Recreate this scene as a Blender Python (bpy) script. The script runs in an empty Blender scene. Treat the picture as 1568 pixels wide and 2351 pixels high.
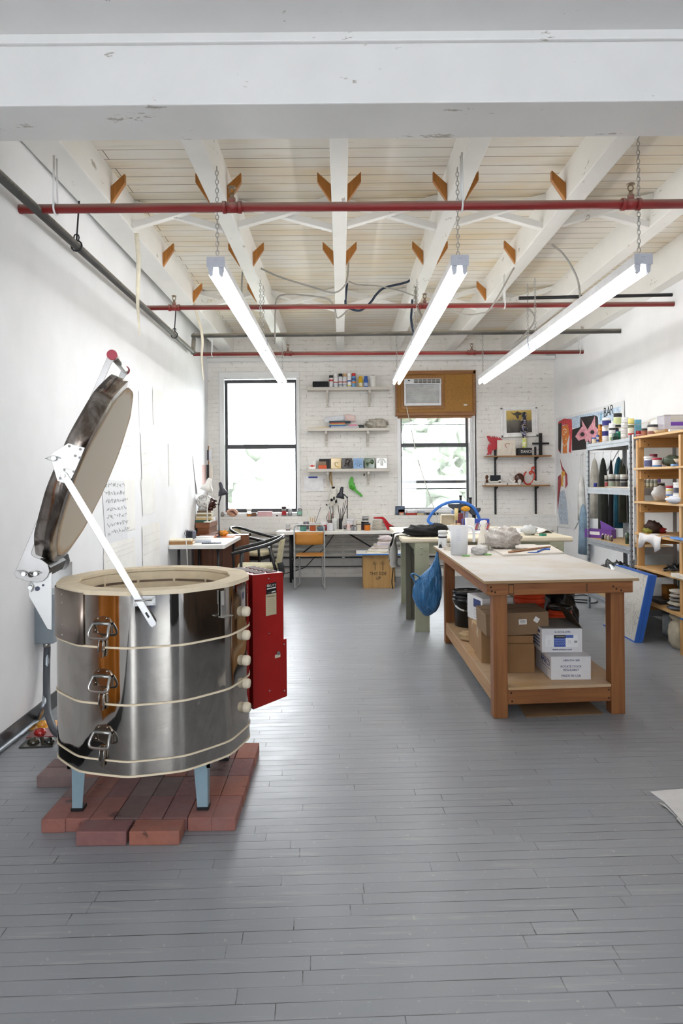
import bpy, bmesh, math, random
from mathutils import Vector as V, Matrix as MX
from math import pi, sin, cos, sqrt, atan2, radians as R
C = bpy.context.scene.collection
SC = bpy.context.scene
# ---------------------------------------------------------------- camera
F, CX, CY, H, ROLL = 1567.0, 784.0, 1105.0, 1.44, R(.45)     # focal length in px of the 1568x2351 frame, horizon row, eye height
cam = bpy.data.cameras.new('camera'); camo = bpy.data.objects.new('camera', cam); C.objects.link(camo)
cam.sensor_fit = 'VERTICAL'; cam.sensor_height = 36; cam.lens = 36 * F / 2351
cam.shift_y = -(1175.5 - CY) / 2351
camo.location = (0, 0, H)
camo.rotation_euler = (MX.Rotation(pi/2, 3, 'X') @ MX.Rotation(-ROLL, 3, 'Z')).to_euler()
cam.clip_start = .05
SC.camera = camo
# ---------------------------------------------------------------- light and exposure
SC.view_settings.view_transform = 'Standard'; SC.view_settings.look = 'None'
SC.view_settings.exposure = 1.0; SC.view_settings.gamma = 1.0; SC.view_settings.use_curve_mapping = False
SC.cycles.max_bounces = 10; SC.cycles.diffuse_bounces = 6; SC.cycles.glossy_bounces = 5; SC.cycles.transmission_bounces = 6; SC.cycles.transparent_max_bounces = 8
SC.cycles.caustics_reflective = False; SC.cycles.caustics_refractive = False; SC.cycles.sample_clamp_indirect = 6
TUBE = 8.6            # emission of the fluorescent tubes
wd = bpy.data.worlds.new('daylight'); SC.world = wd; wd.use_nodes = True
wd.node_tree.nodes['Background'].inputs[0].default_value = (.91, .96, 1, 1)
wd.node_tree.nodes['Background'].inputs[1].default_value = 8.5
def portal(loc, rot, sx, sy):
    l = bpy.data.lights.new('sky_portal', 'AREA'); l.shape = 'RECTANGLE'; l.size = sx; l.size_y = sy; l.cycles.is_portal = True
    o = bpy.data.objects.new('sky_portal', l); o.location = loc; o.rotation_euler = rot; C.objects.link(o); return o
# the sky comes in through the two windows in the wall seen and through openings added in the unseen wall behind the photographer
portal((-1.26, 10.72, 2.0), (R(-90), 0, 0), 1.2, 2.1)
portal((1.42, 10.72, 1.7), (R(-90), 0, 0), 1.1, 1.4)
portal((-.9, -3.95, 1.5), (R(90), 0, 0), 1.7, 1.9)
portal((1.9, -3.95, 1.5), (R(90), 0, 0), 1.7, 1.9)
# ---------------------------------------------------------------- pixel of the photograph -> point of the room
def ray(px, py):
    dx, dy = px - CX, py - CY
    return (dx*cos(ROLL) - dy*sin(ROLL)) / F, (dx*sin(ROLL) + dy*cos(ROLL)) / F
def at(px, py, Y):
    a, b = ray(px, py); return V((a*Y, Y, H - b*Y))
def fl(px, py, z=0):
    a, b = ray(px, py); Y = (H - z) / b; return V((a*Y, Y, z))
def wx(px, py, X):
    a, b = ray(px, py); Y = X / a; return V((X, Y, H - b*Y))
# ---------------------------------------------------------------- mesh builder
class MB:
    def __init__(s): s.v, s.f, s.m, s.s = [], [], [], []
    def add(s, vs, fs, m=0, sm=False):
        n = len(s.v); s.v += [tuple(p) for p in vs]
        for f in fs: s.f.append([n+i for i in f]); s.m.append(m); s.s.append(sm)
        return s
    def hexa(s, p, m=0):
        return s.add(p, [(0,3,2,1),(4,5,6,7),(0,1,5,4),(1,2,6,5),(2,3,7,6),(3,0,4,7)], m)
    def box(s, c, d, m=0, rot=None):
        x, y, z = d[0]/2, d[1]/2, d[2]/2
        p = [V(q) for q in ((-x,-y,-z),(x,-y,-z),(x,y,-z),(-x,y,-z),(-x,-y,z),(x,-y,z),(x,y,z),(-x,y,z))]
        if rot is not None:
            q = rot if hasattr(rot, 'to_4x4') else MX.Rotation(rot, 3, 'Z'); p = [q @ a for a in p]
        return s.hexa([a + V(c) for a in p], m)
    def bb(s, x0, x1, y0, y1, z0, z1, m=0):
        return s.box(((x0+x1)/2, (y0+y1)/2, (z0+z1)/2), (x1-x0, y1-y0, z1-z0), m)
    def tube(s, pts, r, n=8, m=0, caps=True, sm=True, flat=None):
        pts = [V(p) for p in pts]; k = len(pts); rs = r if isinstance(r, (list, tuple)) else [r]*k
        t0 = (pts[1]-pts[0]).normalized(); up = V((0,0,1)) if abs(t0.z) < .9 else V((1,0,0))
        a = t0.cross(up).normalized(); vs, fs = [], []
        for i, p in enumerate(pts):
            t = (pts[min(i+1,k-1)] - pts[max(i-1,0)]).normalized()
            a = (a - t*a.dot(t)); a = a.normalized() if a.length > 1e-6 else t.orthogonal().normalized()
            b = t.cross(a)
            for j in range(n):
                w = 2*pi*(j+.5)/n; q = a*cos(w) + b*sin(w)*(flat or 1); vs.append(p + q*rs[i])
        for i in range(k-1):
            for j in range(n): fs.append((i*n+j, i*n+(j+1) % n, (i+1)*n+(j+1) % n, (i+1)*n+j))
        s.add(vs, fs, m, sm and n > 4)
        if caps: s.add(vs[:n], [tuple(range(n))[::-1]], m); s.add(vs[-n:], [tuple(range(n))], m)
        return s
    def cyl(s, p0, p1, r, r1=None, n=16, m=0, caps=True):
        return s.tube([p0, p1], [r, r if r1 is None else r1], n, m, caps)
    def lathe(s, prof, c=(0,0,0), n=20, m=0, rot=None, sm=True, cap=True):
        vs, fs = [], []; c = V(c)
        for r, z in prof:
            for j in range(n):
                q = V((r*cos(2*pi*j/n), r*sin(2*pi*j/n), z)); vs.append((rot @ q if rot else q) + c)
        k = len(prof)
        for i in range(k-1):
            for j in range(n): fs.append((i*n+j, i*n+(j+1) % n, (i+1)*n+(j+1) % n, (i+1)*n+j))
        s.add(vs, fs, m, sm)
        if cap:
            if prof[0][0] > 1e-4: s.add(vs[:n], [tuple(range(n))[::-1]], m)
            if prof[-1][0] > 1e-4: s.add(vs[-n:], [tuple(range(n))], m)
        return s
    def prism(s, poly, h0, h1, fr=None, m=0, sm=False):
        """polygon in the frame's xy plane, extruded along its z"""
        fr = fr or MX.Identity(4); n = len(poly)
        a = [fr @ V((p[0], p[1], h0)) for p in poly]; b = [fr @ V((p[0], p[1], h1)) for p in poly]
        s.add(a, [tuple(range(n))[::-1]], m); s.add(b, [tuple(range(n))], m)
        return s.add(a+b, [(i, (i+1) % n, n+(i+1) % n, n+i) for i in range(n)], m, sm)
    def sph(s, c, r, n=14, k=9, m=0, rot=None, fn=None):
        r = r if isinstance(r, (tuple, list)) else (r, r, r); vs, fs = [], []; c = V(c)
        for i in range(k+1):
            for j in range(n):
                u, w = pi*i/k, 2*pi*j/n; q = V((sin(u)*cos(w), sin(u)*sin(w), cos(u)))
                g = fn(q) if fn else 1
                q = V((q.x*r[0], q.y*r[1], q.z*r[2]))*g; vs.append((rot @ q if rot else q) + c)
        for i in range(k):
            for j in range(n): fs.append((i*n+j, (i+1)*n+j, (i+1)*n+(j+1) % n, i*n+(j+1) % n))
        return s.add(vs, fs, m, True)
    def grid(s, fn, nu, nv, m=0, t=0, sm=True):
        """sheet: fn(u,v)->point, u,v in 0..1; t thickness along the local normal"""
        P = [[V(fn(i/nu, j/nv)) for j in range(nv+1)] for i in range(nu+1)]
        vs = [p for row in P for p in row]; w = nv+1
        fs = [(i*w+j, (i+1)*w+j, (i+1)*w+j+1, i*w+j+1) for i in range(nu) for j in range(nv)]
        if t:
            def nrm(i, j):
                a = P[min(i+1,nu)][j] - P[max(i-1,0)][j]; b = P[i][min(j+1,nv)] - P[i][max(j-1,0)]
                q = a.cross(b); return q.normalized() if q.length > 1e-9 else V((0,0,1))
            N = len(vs); vs = vs + [P[i][j] - nrm(i,j)*t for i in range(nu+1) for j in range(nv+1)]
            fs = fs + [tuple(N+a for a in f[::-1]) for f in fs]
            rim = [i*w for i in range(nu+1)] + [nu*w+j for j in range(1,nv+1)] + [i*w+nv for i in range(nu-1,-1,-1)] + [j for j in range(nv-1,0,-1)]
            fs += [(rim[k], N+rim[k], N+rim[(k+1) % len(rim)], rim[(k+1) % len(rim)]) for k in range(len(rim))]
        return s.add(vs, fs, m, sm)
    def build(s, name, mats, parent=None, loc=None, rot=None, bevel=0, seg=2, sub=0, weld=True):
        me = bpy.data.meshes.new(name); me.from_pydata(s.v, [], s.f)
        for m in (mats if isinstance(mats, (list, tuple)) else [mats]): me.materials.append(m)
        me.polygons.foreach_set('material_index', s.m); me.polygons.foreach_set('use_smooth', s.s)
        b = bmesh.new(); b.from_mesh(me)
        if weld: bmesh.ops.remove_doubles(b, verts=b.verts, dist=1e-5)
        bmesh.ops.recalc_face_normals(b, faces=b.faces); b.to_mesh(me); b.free()
        o = bpy.data.objects.new(name, me); C.objects.link(o)
        if parent is not None: o.parent = parent
        if loc is not None: o.location = loc
        if rot is not None: o.rotation_euler = rot
        if bevel:
            d = o.modifiers.new('bevel', 'BEVEL'); d.width = bevel; d.segments = seg; d.limit_method = 'ANGLE'; d.angle_limit = R(40)
        if sub:
            d = o.modifiers.new('subsurf', 'SUBSURF'); d.levels = d.render_levels = sub
        return o
def tag(o, label=None, cat=None, group=None, kind=None):
    for k, v in (('label', label), ('category', cat), ('group', group), ('kind', kind)):
        if v: o[k] = v
    return o
def thing(name, label, cat, loc=(0,0,0), rz=0, group=None):
    o = bpy.data.objects.new(name, None); C.objects.link(o); o.empty_display_size = .1
    o.location = loc; o.rotation_euler = (0, 0, rz); return tag(o, label, cat, group)
def mono(mb, name, mats, label, cat, group=None, **k): return tag(mb.build(name, mats, **k), label, cat, group)
def struct(mb, name, mats, **k): return tag(mb.build(name, mats, **k), kind='structure')
def dup(root, loc, rz=None, label=None, group=None):
    kids = list(root.children); r = root.copy(); C.objects.link(r); r.location = loc
    if rz is not None: r.rotation_euler = (0, 0, rz)
    if label: r['label'] = label
    if group: r['group'] = group
    for ch in kids:
        gk = list(ch.children); c = ch.copy(); C.objects.link(c); c.parent = r
        for g in gk: d = g.copy(); C.objects.link(d); d.parent = c
    return r
def txt(name, body, size, m, parent=None, loc=(0,0,0), rot=(R(90),0,0), align='CENTER', ext=.0006, sx=1, space=1):
    cu = bpy.data.curves.new(name, 'FONT'); cu.body = body; cu.size = size; cu.extrude = ext; cu.align_x = align; cu.align_y = 'CENTER'; cu.resolution_u = 2; cu.space_line = space
    t = bpy.data.objects.new(name+'_c', cu); me = bpy.data.meshes.new_from_object(t); bpy.data.objects.remove(t); bpy.data.curves.remove(cu)
    me.materials.clear(); me.materials.append(m)
    o = bpy.data.objects.new(name, me); C.objects.link(o); o.location = loc; o.rotation_euler = rot; o.scale = (sx, 1, 1)
    if parent is not None: o.parent = parent
    return o
def frame(o, x, y, z=None):
    x, y = V(x).normalized(), V(y).normalized(); z = x.cross(y) if z is None else V(z)
    return MX(((x[0],y[0],z[0],o[0]),(x[1],y[1],z[1],o[1]),(x[2],y[2],z[2],o[2]),(0,0,0,1)))
def arc(c, r, a0, a1, n, ax='xz'):
    o = []
    for i in range(n+1):
        a = a0 + (a1-a0)*i/n; p, q = r*cos(a), r*sin(a)
        o.append(V(c) + (V((p,0,q)) if ax == 'xz' else V((p,q,0)) if ax == 'xy' else V((0,p,q))))
    return o
def smooth_path(pts, n=6):
    """Catmull-Rom through points"""
    p = [V(a) for a in pts]; p = [p[0]*2-p[1]] + p + [p[-1]*2-p[-2]]; out = []
    for i in range(1, len(p)-2):
        for k in range(n):
            t = k/n; a, b, c, d = p[i-1], p[i], p[i+1], p[i+2]
            out.append(.5*((2*b) + (c-a)*t + (2*a-5*b+4*c-d)*t*t + (3*b-a-3*c+d)*t**3))
    return out + [p[-2]]
rnd = random.Random(11)
def wob(seed, a=.08, f=3.0):
    q = random.Random(seed); ph = [q.uniform(0, 6.28) for _ in range(9)]; w = [q.uniform(.6, 1.5) for _ in range(9)]
    return lambda d: 1 + a*(sin(f*w[0]*d.x*2+ph[0])*cos(f*w[1]*d.y*2+ph[1]) + .7*sin(f*w[2]*d.z*3+ph[2]+d.x*4) + .6*sin(f*w[3]*(d.x-d.y)*4+ph[3]) + .4*sin(f*w[4]*(d.z+d.y)*6+ph[4]))
# ---------------------------------------------------------------- materials
def lin(c):
    if isinstance(c, str): c = [int(c[i:i+2], 16)/255 for i in (0, 2, 4)]
    return tuple(x/12.92 if x <= .04045 else ((x+.055)/1.055)**2.4 for x in c[:3]) + (1,)
class NT:
    def __init__(s, name):
        s.mat = bpy.data.materials.new(name); s.mat.use_nodes = True; s.t = s.mat.node_tree; s.b = s.t.nodes['Principled BSDF']
    def n(s, typ, **k):
        o = s.t.nodes.new(typ)
        for a, v in k.items(): setattr(o, a, v)
        return o
    def l(s, a, b): s.t.links.new(a, b)
    def pos(s, sc=(1,1,1), rot=(0,0,0), geo=False, loc=(0,0,0)):
        c = s.n('ShaderNodeNewGeometry').outputs['Position'] if geo else s.n('ShaderNodeTexCoord').outputs['Object']
        m = s.n('ShaderNodeMapping'); m.inputs['Scale'].default_value = sc; m.inputs['Rotation'].default_value = rot; m.inputs['Location'].default_value = loc
        s.l(c, m.inputs[0]); return m.outputs[0]
    def noise(s, vec, scale, det=3, rough=.55, dist=0):
        o = s.n('ShaderNodeTexNoise'); o.inputs['Scale'].default_value = scale; o.inputs['Detail'].default_value = det; o.inputs['Roughness'].default_value = rough; o.inputs['Distortion'].default_value = dist
        s.l(vec, o.inputs['Vector']); return o.outputs['Fac']
    def ramp(s, fac, stops):
        r = s.n('ShaderNodeValToRGB'); e = r.color_ramp.elements
        while len(e) < len(stops): e.new(.5)
        for q, (p, c) in zip(e, stops): q.position = p; q.color = c if len(c) == 4 else tuple(c)+(1,)
        s.l(fac, r.inputs[0]); return r.outputs[0]
    def mix(s, fac, a, b, mode='MIX'):
        m = s.n('ShaderNodeMix', data_type='RGBA', blend_type=mode)
        for sock, v in ((m.inputs[0], fac), (m.inputs[6], a), (m.inputs[7], b)):
            if isinstance(v, (int, float)): sock.default_value = v
            elif isinstance(v, tuple): sock.default_value = v
            else: s.l(v, sock)
        return m.outputs[2]
    def math(s, op, a, b=None, c=None):
        m = s.n('ShaderNodeMath', operation=op)
        for i, v in enumerate((a, b, c)):
            if v is None: continue
            if isinstance(v, (int, float)): m.inputs[i].default_value = v
            else: s.l(v, m.inputs[i])
        return m.outputs[0]
    def bump(s, h, strength=.3, dist=.01):
        b = s.n('ShaderNodeBump'); b.inputs['Strength'].default_value = strength; b.inputs['Distance'].default_value = dist
        s.l(h, b.inputs['Height']); s.l(b.outputs[0], s.b.inputs['Normal'])
    def col(s, c):
        if isinstance(c, tuple): s.b.inputs['Base Color'].default_value = c
        else: s.l(c, s.b.inputs['Base Color'])
    def set(s, **k):
        for a, v in k.items():
            i = s.b.inputs[a.replace('_', ' ')]
            if isinstance(v, (int, float, tuple)): i.default_value = v
            else: s.l(v, i)
_M = {}
def mat(col, rough=.5, metal=0, nv=.07, ns=9, bump=0, bs=60, trans=0, alpha=1, ior=1.45, coat=0, sss=0):
    key = (col if isinstance(col, str) else tuple(col), rough, metal, nv, ns, bump, bs, trans, alpha, coat, sss)
    if key in _M: return _M[key]
    t = NT('surface_' + (col if isinstance(col, str) else 'c')); c = lin(col); p = t.pos()
    f = t.noise(p, ns, 3)
    lo = tuple(max(0, x*(1-nv*1.6)) for x in c[:3])+(1,); hi = tuple(min(1, x*(1+nv)) for x in c[:3])+(1,)
    t.col(t.ramp(f, [(.3, lo), (.7, hi)]))
    t.set(Roughness=rough, Metallic=metal, IOR=ior)
    if trans: t.set(Transmission_Weight=trans)
    if alpha < 1: t.set(Alpha=alpha)
    if coat: t.set(Coat_Weight=coat, Coat_Roughness=.08)
    if bump: t.bump(t.noise(p, bs, 4), bump, .004)
    _M[key] = t.mat; return t.mat
def wood(c1, c2, axis='x', sc=1.0, rough=.5, knots=False, bump=.15):
    key = ('wood', c1, c2, axis, sc, rough)
    if key in _M: return _M[key]
    t = NT('wood_' + c1); k = {'x': (1.2, 22, 22), 'y': (22, 1.2, 22), 'z': (22, 22, 1.2)}[axis]
    p = t.pos(tuple(a*sc for a in k)); f = t.noise(p, 1, 4, .6, 1.2); g = t.noise(t.pos(tuple(a*sc*.12 for a in k)), 1, 2)
    cc = t.ramp(f, [(.32, lin(c1)), (.68, lin(c2))])
    t.col(t.mix(t.math('MULTIPLY', g, .55), cc, lin(c1), 'MULTIPLY') if knots else cc)
    t.set(Roughness=rough); t.bump(f, bump, .002); _M[key] = t.mat; return t.mat
# ================================================================ materials of the shell
def m_floor():
    t = NT('grey_painted_strip_floor'); p = t.pos(rot=(0, 0, R(-2.2)), geo=True)
    sx = t.n('ShaderNodeSeparateXYZ'); t.l(p, sx.inputs[0])
    row = t.math('FLOOR', t.math('DIVIDE', sx.outputs[1], .061))
    wn = t.n('ShaderNodeTexWhiteNoise', noise_dimensions='1D'); t.l(row, wn.inputs['W'])
    cx = t.n('ShaderNodeCombineXYZ'); t.l(t.math('ADD', sx.outputs[0], t.math('MULTIPLY', wn.outputs[0], 7.3)), cx.inputs[0]); t.l(sx.outputs[1], cx.inputs[1])
    def brick(mort):
        b = t.n('ShaderNodeTexBrick'); b.offset = 0; b.squash = 1; t.l(cx.outputs[0], b.inputs['Vector'])
        b.inputs['Scale'].default_value = 1; b.inputs['Brick Width'].default_value = .93; b.inputs['Row Height'].default_value = .061
        b.inputs['Mortar Size'].default_value = mort; b.inputs['Mortar Smooth'].default_value = .3; b.inputs['Bias'].default_value = 0
        b.inputs['Color1'].default_value = (.44, .44, .44, 1); b.inputs['Color2'].default_value = (.56, .56, .56, 1); b.inputs['Mortar'].default_value = (.5, .5, .5, 1); return b
    b = brick(.0016)
    gapn = t.noise(t.pos((.7, 9, 1), geo=True), 1.6, 4, .6)                     # some gaps open, others filled with paint
    gap = t.math('MULTIPLY', b.outputs['Fac'], t.ramp(gapn, [(.44, (.22,)*3), (.62, (1,)*3)]))
    base = t.mix(.5, lin('8a8d91'), b.outputs['Color'], 'OVERLAY')
    big = t.noise(t.pos(geo=True), .55, 3); base = t.mix(t.math('MULTIPLY', big, .5), base, lin('969aa1'))
    wear = t.noise(t.pos((2.2, 30, 1), geo=True), 1, 6, .7); sp = t.noise(t.pos(geo=True), 38, 3, .7)
    base = t.mix(t.ramp(wear, [(.57, (0,)*3), (.70, (.6,)*3)]), base, lin('aaaaa6'))
    base = t.mix(t.ramp(sp, [(.64, (0,)*3), (.72, (.6,)*3)]), base, lin('b6b5b0'))
    dk = t.noise(t.pos((.9, 6, 1), geo=True, loc=(3, 1, 0)), 2.2, 5, .65); base = t.mix(t.ramp(dk, [(.87, (0,)*3), (.90, (.6,)*3)]), base, lin('4a4744'))
    t.col(t.mix(gap, base, lin('26231f')))
    rg = t.noise(t.pos((1, 3, 1), geo=True), 5, 5, .65); t.set(Roughness=t.math('ADD', .25, t.math('MULTIPLY', rg, .26)), IOR=1.5)
    b2 = brick(.003); hh = t.math('SUBTRACT', t.math('MULTIPLY', rg, .22), t.math('ADD', t.math('MULTIPLY', gap, .8), t.math('MULTIPLY', b2.outputs['Fac'], .35)))
    t.bump(hh, .45, .004); return t.mat
def m_brickwall():
    t = NT('white_painted_brick'); p = t.pos(geo=True, rot=(R(-90), 0, 0))
    ds = t.n('ShaderNodeVectorMath', operation='ADD'); nz = t.n('ShaderNodeTexNoise'); nz.inputs['Scale'].default_value = 7; nz.inputs['Detail'].default_value = 3; t.l(p, nz.inputs['Vector'])
    sc = t.n('ShaderNodeVectorMath', operation='SCALE'); t.l(nz.outputs['Color'], sc.inputs[0]); sc.inputs['Scale'].default_value = .022; t.l(p, ds.inputs[0]); t.l(sc.outputs[0], ds.inputs[1])
    b = t.n('ShaderNodeTexBrick'); b.offset = .5; t.l(ds.outputs[0], b.inputs['Vector']); b.inputs['Scale'].default_value = 1; b.inputs['Brick Width'].default_value = .205; b.inputs['Row Height'].default_value = .068
    b.inputs['Mortar Size'].default_value = .006; b.inputs['Mortar Smooth'].default_value = .6
    n1 = t.noise(p, 9, 5, .6); chip = t.noise(t.pos((1, 1, 2.2), geo=True), 11, 4, .7)
    f = t.math('MULTIPLY', t.ramp(b.outputs['Fac'], [(.3, (0,)*3), (.9, (1,)*3)]), t.ramp(chip, [(.54, (0,)*3), (.66, (.9,)*3)]))
    base = t.mix(t.ramp(n1, [(.35, (0,)*3), (.75, (.5,)*3)]), lin('eceae6'), lin('dedad3'))
    base = t.mix(t.ramp(chip, [(.675, (0,)*3), (.72, (.5,)*3)]), base, lin('8e857b'))
    t.col(t.mix(f, base, lin('a39c92'))); t.set(Roughness=.55)
    h = t.math('ADD', t.math('MULTIPLY', b.outputs['Fac'], -.7), t.math('MULTIPLY', n1, .9)); t.bump(h, .42, .012); return t.mat
def m_boards():
    t = NT('whitewashed_ceiling_boards'); p = t.pos(geo=True)
    b = t.n('ShaderNodeTexBrick'); b.offset = .37; t.l(p, b.inputs['Vector']); b.inputs['Scale'].default_value = 1; b.inputs['Brick Width'].default_value = 4.3; b.inputs['Row Height'].default_value = .135; b.inputs['Mortar Size'].default_value = .003; b.inputs['Mortar Smooth'].default_value = .2
    b.inputs['Color1'].default_value = (.45,)*3+(1,); b.inputs['Color2'].default_value = (.56,)*3+(1,)
    st = t.noise(t.pos((.6, 1.5, 1), geo=True), 1.1, 4, .6); gr = t.noise(t.pos((1.5, 40, 1), geo=True), 1, 5, .65)
    base = t.mix(t.ramp(st, [(.42, (0,)*3), (.72, (.85,)*3)]), lin('e8e3da'), lin('dcc59a'))
    base = t.mix(t.ramp(gr, [(.56, (0,)*3), (.70, (.45,)*3)]), base, lin('b9aa94'))
    base = t.mix(t.ramp(t.noise(t.pos((2.2, 12, 1), geo=True), 2.6, 4, .7), [(.72, (0,)*3), (.77, (.7,)*3)]), base, lin('6b5c4c'))
    base = t.mix(.35, base, b.outputs['Color'], 'OVERLAY')
    t.col(t.mix(b.outputs['Fac'], base, lin('6a5f52'))); t.set(Roughness=.7)
    t.bump(t.math('SUBTRACT', t.math('MULTIPLY', gr, .3), b.outputs['Fac']), .5, .006); return t.mat
def m_paint(c='ebebe9', flake=.75, rough=.5, fs=6, stretch=(1, 1, 1), dk='9a9186', b=.12):
    t = NT('chipped_white_paint_' + c + str(fs)); p = t.pos(geo=True); q = t.pos(stretch, geo=True)
    f = t.noise(q, fs, 5, .7); n1 = t.noise(p, 3, 4)
    base = t.ramp(n1, [(.3, lin(c)), (.7, tuple(x*.94 for x in lin(c)[:3])+(1,))])
    t.col(t.mix(t.ramp(f, [(flake, (0,)*3), (flake+.03, (.8,)*3)]), base, lin(dk))); t.set(Roughness=rough)
    t.bump(t.noise(p, 40, 4), b, .004); return t.mat
M_FLOOR, M_BRICK, M_BOARDS = m_floor(), m_brickwall(), m_boards()
M_WALL = m_paint('f3f4f6', .80, .6, 5, b=.06); M_JOIST = m_paint('ecebe7', .655, .5, 9, (1, .35, 1)); M_BEAM = m_paint('e6e5e3', .635, .45, 8, (.4, 1, 1)); M_CEIL = m_paint('ecebe9', .68, .55, 7)
M_TRIM = m_paint('edeeee', .74, .35, 9, dk='8b8b88'); M_WHITE = mat('f0f0ee', .4)
M_BLKFRAME = mat('48484c', .4, 0, .1); M_BLACK = mat('17171a', .45); M_DKMET = mat('2b2b2e', .4, .3)
M_STEEL = mat('b9b9b6', .28, 1, .1, 20); M_GALV = mat('aab2ba', .42, .85, .12, 14); M_CHROME = mat('dcdcdc', .08, 1, .03)
def m_glass():
    t = NT('window_pane'); t.set(Roughness=0.0, IOR=1.45)
    tr = t.n('ShaderNodeBsdfTransparent'); gl = t.n('ShaderNodeBsdfGlossy'); gl.inputs['Roughness'].default_value = .02
    fr = t.n('ShaderNodeFresnel'); fr.inputs[0].default_value = 1.45; mx = t.n('ShaderNodeMixShader'); t.l(fr.outputs[0], mx.inputs[0]); t.l(tr.outputs[0], mx.inputs[1]); t.l(gl.outputs[0], mx.inputs[2])
    t.l(mx.outputs[0], t.t.nodes['Material Output'].inputs['Surface']); return t.mat
M_GLASS = m_glass()
# ================================================================ shell
YB, XR, ZC, ZJ = 10.4, 3.25, 3.68, 3.43                  # wall seen, wall by the shelving, ceiling boards, underside of joists
def XL(y): return -1.853 - .0254*(y-3.7)                 # the long wall by the kiln runs slightly off square
struct(MB().bb(-2.6, 3.6, -4.1, 10.9, -.1, 0), 'floor', M_FLOOR)
m = MB(); m.hexa([(XL(-4.1)-.2,-4.1,0),(XL(-4.1),-4.1,0),(XL(YB),YB,0),(XL(YB)-.2,YB,0),(XL(-4.1)-.2,-4.1,ZC+.1),(XL(-4.1),-4.1,ZC+.1),(XL(YB),YB,ZC+.1),(XL(YB)-.2,YB,ZC+.1)]); struct(m, 'wall_left', M_WALL)
struct(MB().bb(XR, XR+.2, -4.1, YB, 0, ZC+.1), 'wall_right', M_WALL)
# wall seen, with two window openings
W1 = [at(507, 862, YB).x, at(685, 862, YB).x, at(596, 1179, YB).z, at(596, 864, YB).z]
W2 = [at(911, 860, YB).x, at(1090, 860, YB).x, at(1000, 1169, YB).z, at(1000, 853, YB).z]
def wall_with_holes(x0, x1, z0, z1, y0, y1, holes):
    m = MB(); xs = sorted({x0, x1} | {h[0] for h in holes} | {h[1] for h in holes}); zs = sorted({z0, z1} | {h[2] for h in holes} | {h[3] for h in holes})
    for a, b in zip(xs, xs[1:]):
        for c, d in zip(zs, zs[1:]):
            if not any(h[0] <= (a+b)/2 <= h[1] and h[2] <= (c+d)/2 <= h[3] for h in holes): m.bb(a, b, y0, y1, c, d)
    return m
struct(wall_with_holes(-2.5, 3.5, 0, ZC+.1, YB, YB+.3, [W1, W2]), 'wall_back', M_BRICK)
struct(wall_with_holes(-2.5, 3.5, 0, ZC+.1, -4.1, -3.9, [(-1.75, -.05, .6, 2.35), (1.05, 2.75, .6, 2.35)]), 'wall_rear', mat('66656a', .6))  # openings added for daylight; dark colour stands in for an unlit rear
# brick ledge below the windows
struct(MB().bb(-2.02, 3.24, YB-.13, YB+.01, 0, at(600, 1186, YB-.13).z), 'trim_2', M_BRICK)
# ceiling boards behind the beam, flat plaster in front
struct(MB().bb(-2.4, 3.5, 3.2, YB+.2, ZC, ZC+.08), 'ceiling', M_BOARDS)
struct(MB().bb(-2.4, 3.5, -4.1, 3.05, 3.395, 3.44), 'ceiling_plaster', M_CEIL)
m = MB().bb(-2.1, 3.3, 2.99, 3.30, 3.095, ZC+.02); m.bb(-2.1, 3.3, 2.968, 2.992, 3.355, 3.40)
struct(m, 'beam', M_BEAM, bevel=.006)
for i, (x, w) in enumerate([(-1.735, .22), (-.86, .125), (0, .112), (.83, .125), (1.68, .135), (2.52, .13)]):
    struct(MB().bb(x-w/2, x+w/2, 3.28, YB+.02, ZJ, ZC+.01), 'ceiling_joist', M_JOIST, bevel=.006)
struct(MB().bb(3.12, 3.26, 3.28, YB, ZJ-.1, ZC), 'ceiling_joist', M_JOIST, bevel=.006)
# white rail across the top of the brick
struct(MB().bb(-2.03, 3.24, YB-.10, YB, at(600, 829, YB-.1).z, at(600, 821, YB-.1).z), 'trim_1', M_TRIM, bevel=.004)
# black baseboard by the kiln
d = 3.0
m = MB(); m.hexa([(XL(-1),-1,0),(XL(-1)+.018,-1,0),(XL(10.2)+.018,10.2,0),(XL(10.2),10.2,0),(XL(-1),-1,.092),(XL(-1)+.012,-1,.092),(XL(10.2)+.012,10.2,.092),(XL(10.2),10.2,.092)])
struct(m, 'baseboard_left', mat('222225', .4, bump=.2, bs=30))
# ---------------------------------------------------------------- windows
def sash(m, x0, x1, z0, z1, y, w, d, wb=None, wt=None):
    wb, wt = wb or w, wt or w
    m.bb(x0, x0+w, y, y+d, z0, z1); m.bb(x1-w, x1, y, y+d, z0, z1); m.bb(x0+w, x1-w, y, y+d, z0, z0+wb); m.bb(x0+w, x1-w, y, y+d, z1-wt, z1)
yw = YB+.10
X = lambda px, Y=yw: at(px, CY, Y).x
Z = lambda py, px=600, Y=yw: at(px, py, Y).z
o = tag(bpy.data.objects.new('window_1', None), kind='structure'); C.objects.link(o)
m = MB(); x0, x1 = W1[0]+.03, W1[1]-.02
sash(m, x0, x1, Z(1029), Z(871), yw+.04, .045, .035, .06, .05); sash(m, x0, x1, Z(1176), Z(1022), yw, .045, .04, .055, .055)
m.build('sash', M_BLKFRAME, o, bevel=.003)
m = MB(); m.bb(x0+.04, x1-.04, yw+.055, yw+.058, Z(1029)+.05, Z(871)-.04); m.bb(x0+.04, x1-.04, yw+.018, yw+.021, Z(1176)+.05, Z(1022)-.04); m.build('pane', M_GLASS, o)
m = MB(); a, b, c, d = at(503, 857, YB), at(687, 857, YB), W1[2]-.02, at(596, 856, YB).z
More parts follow.
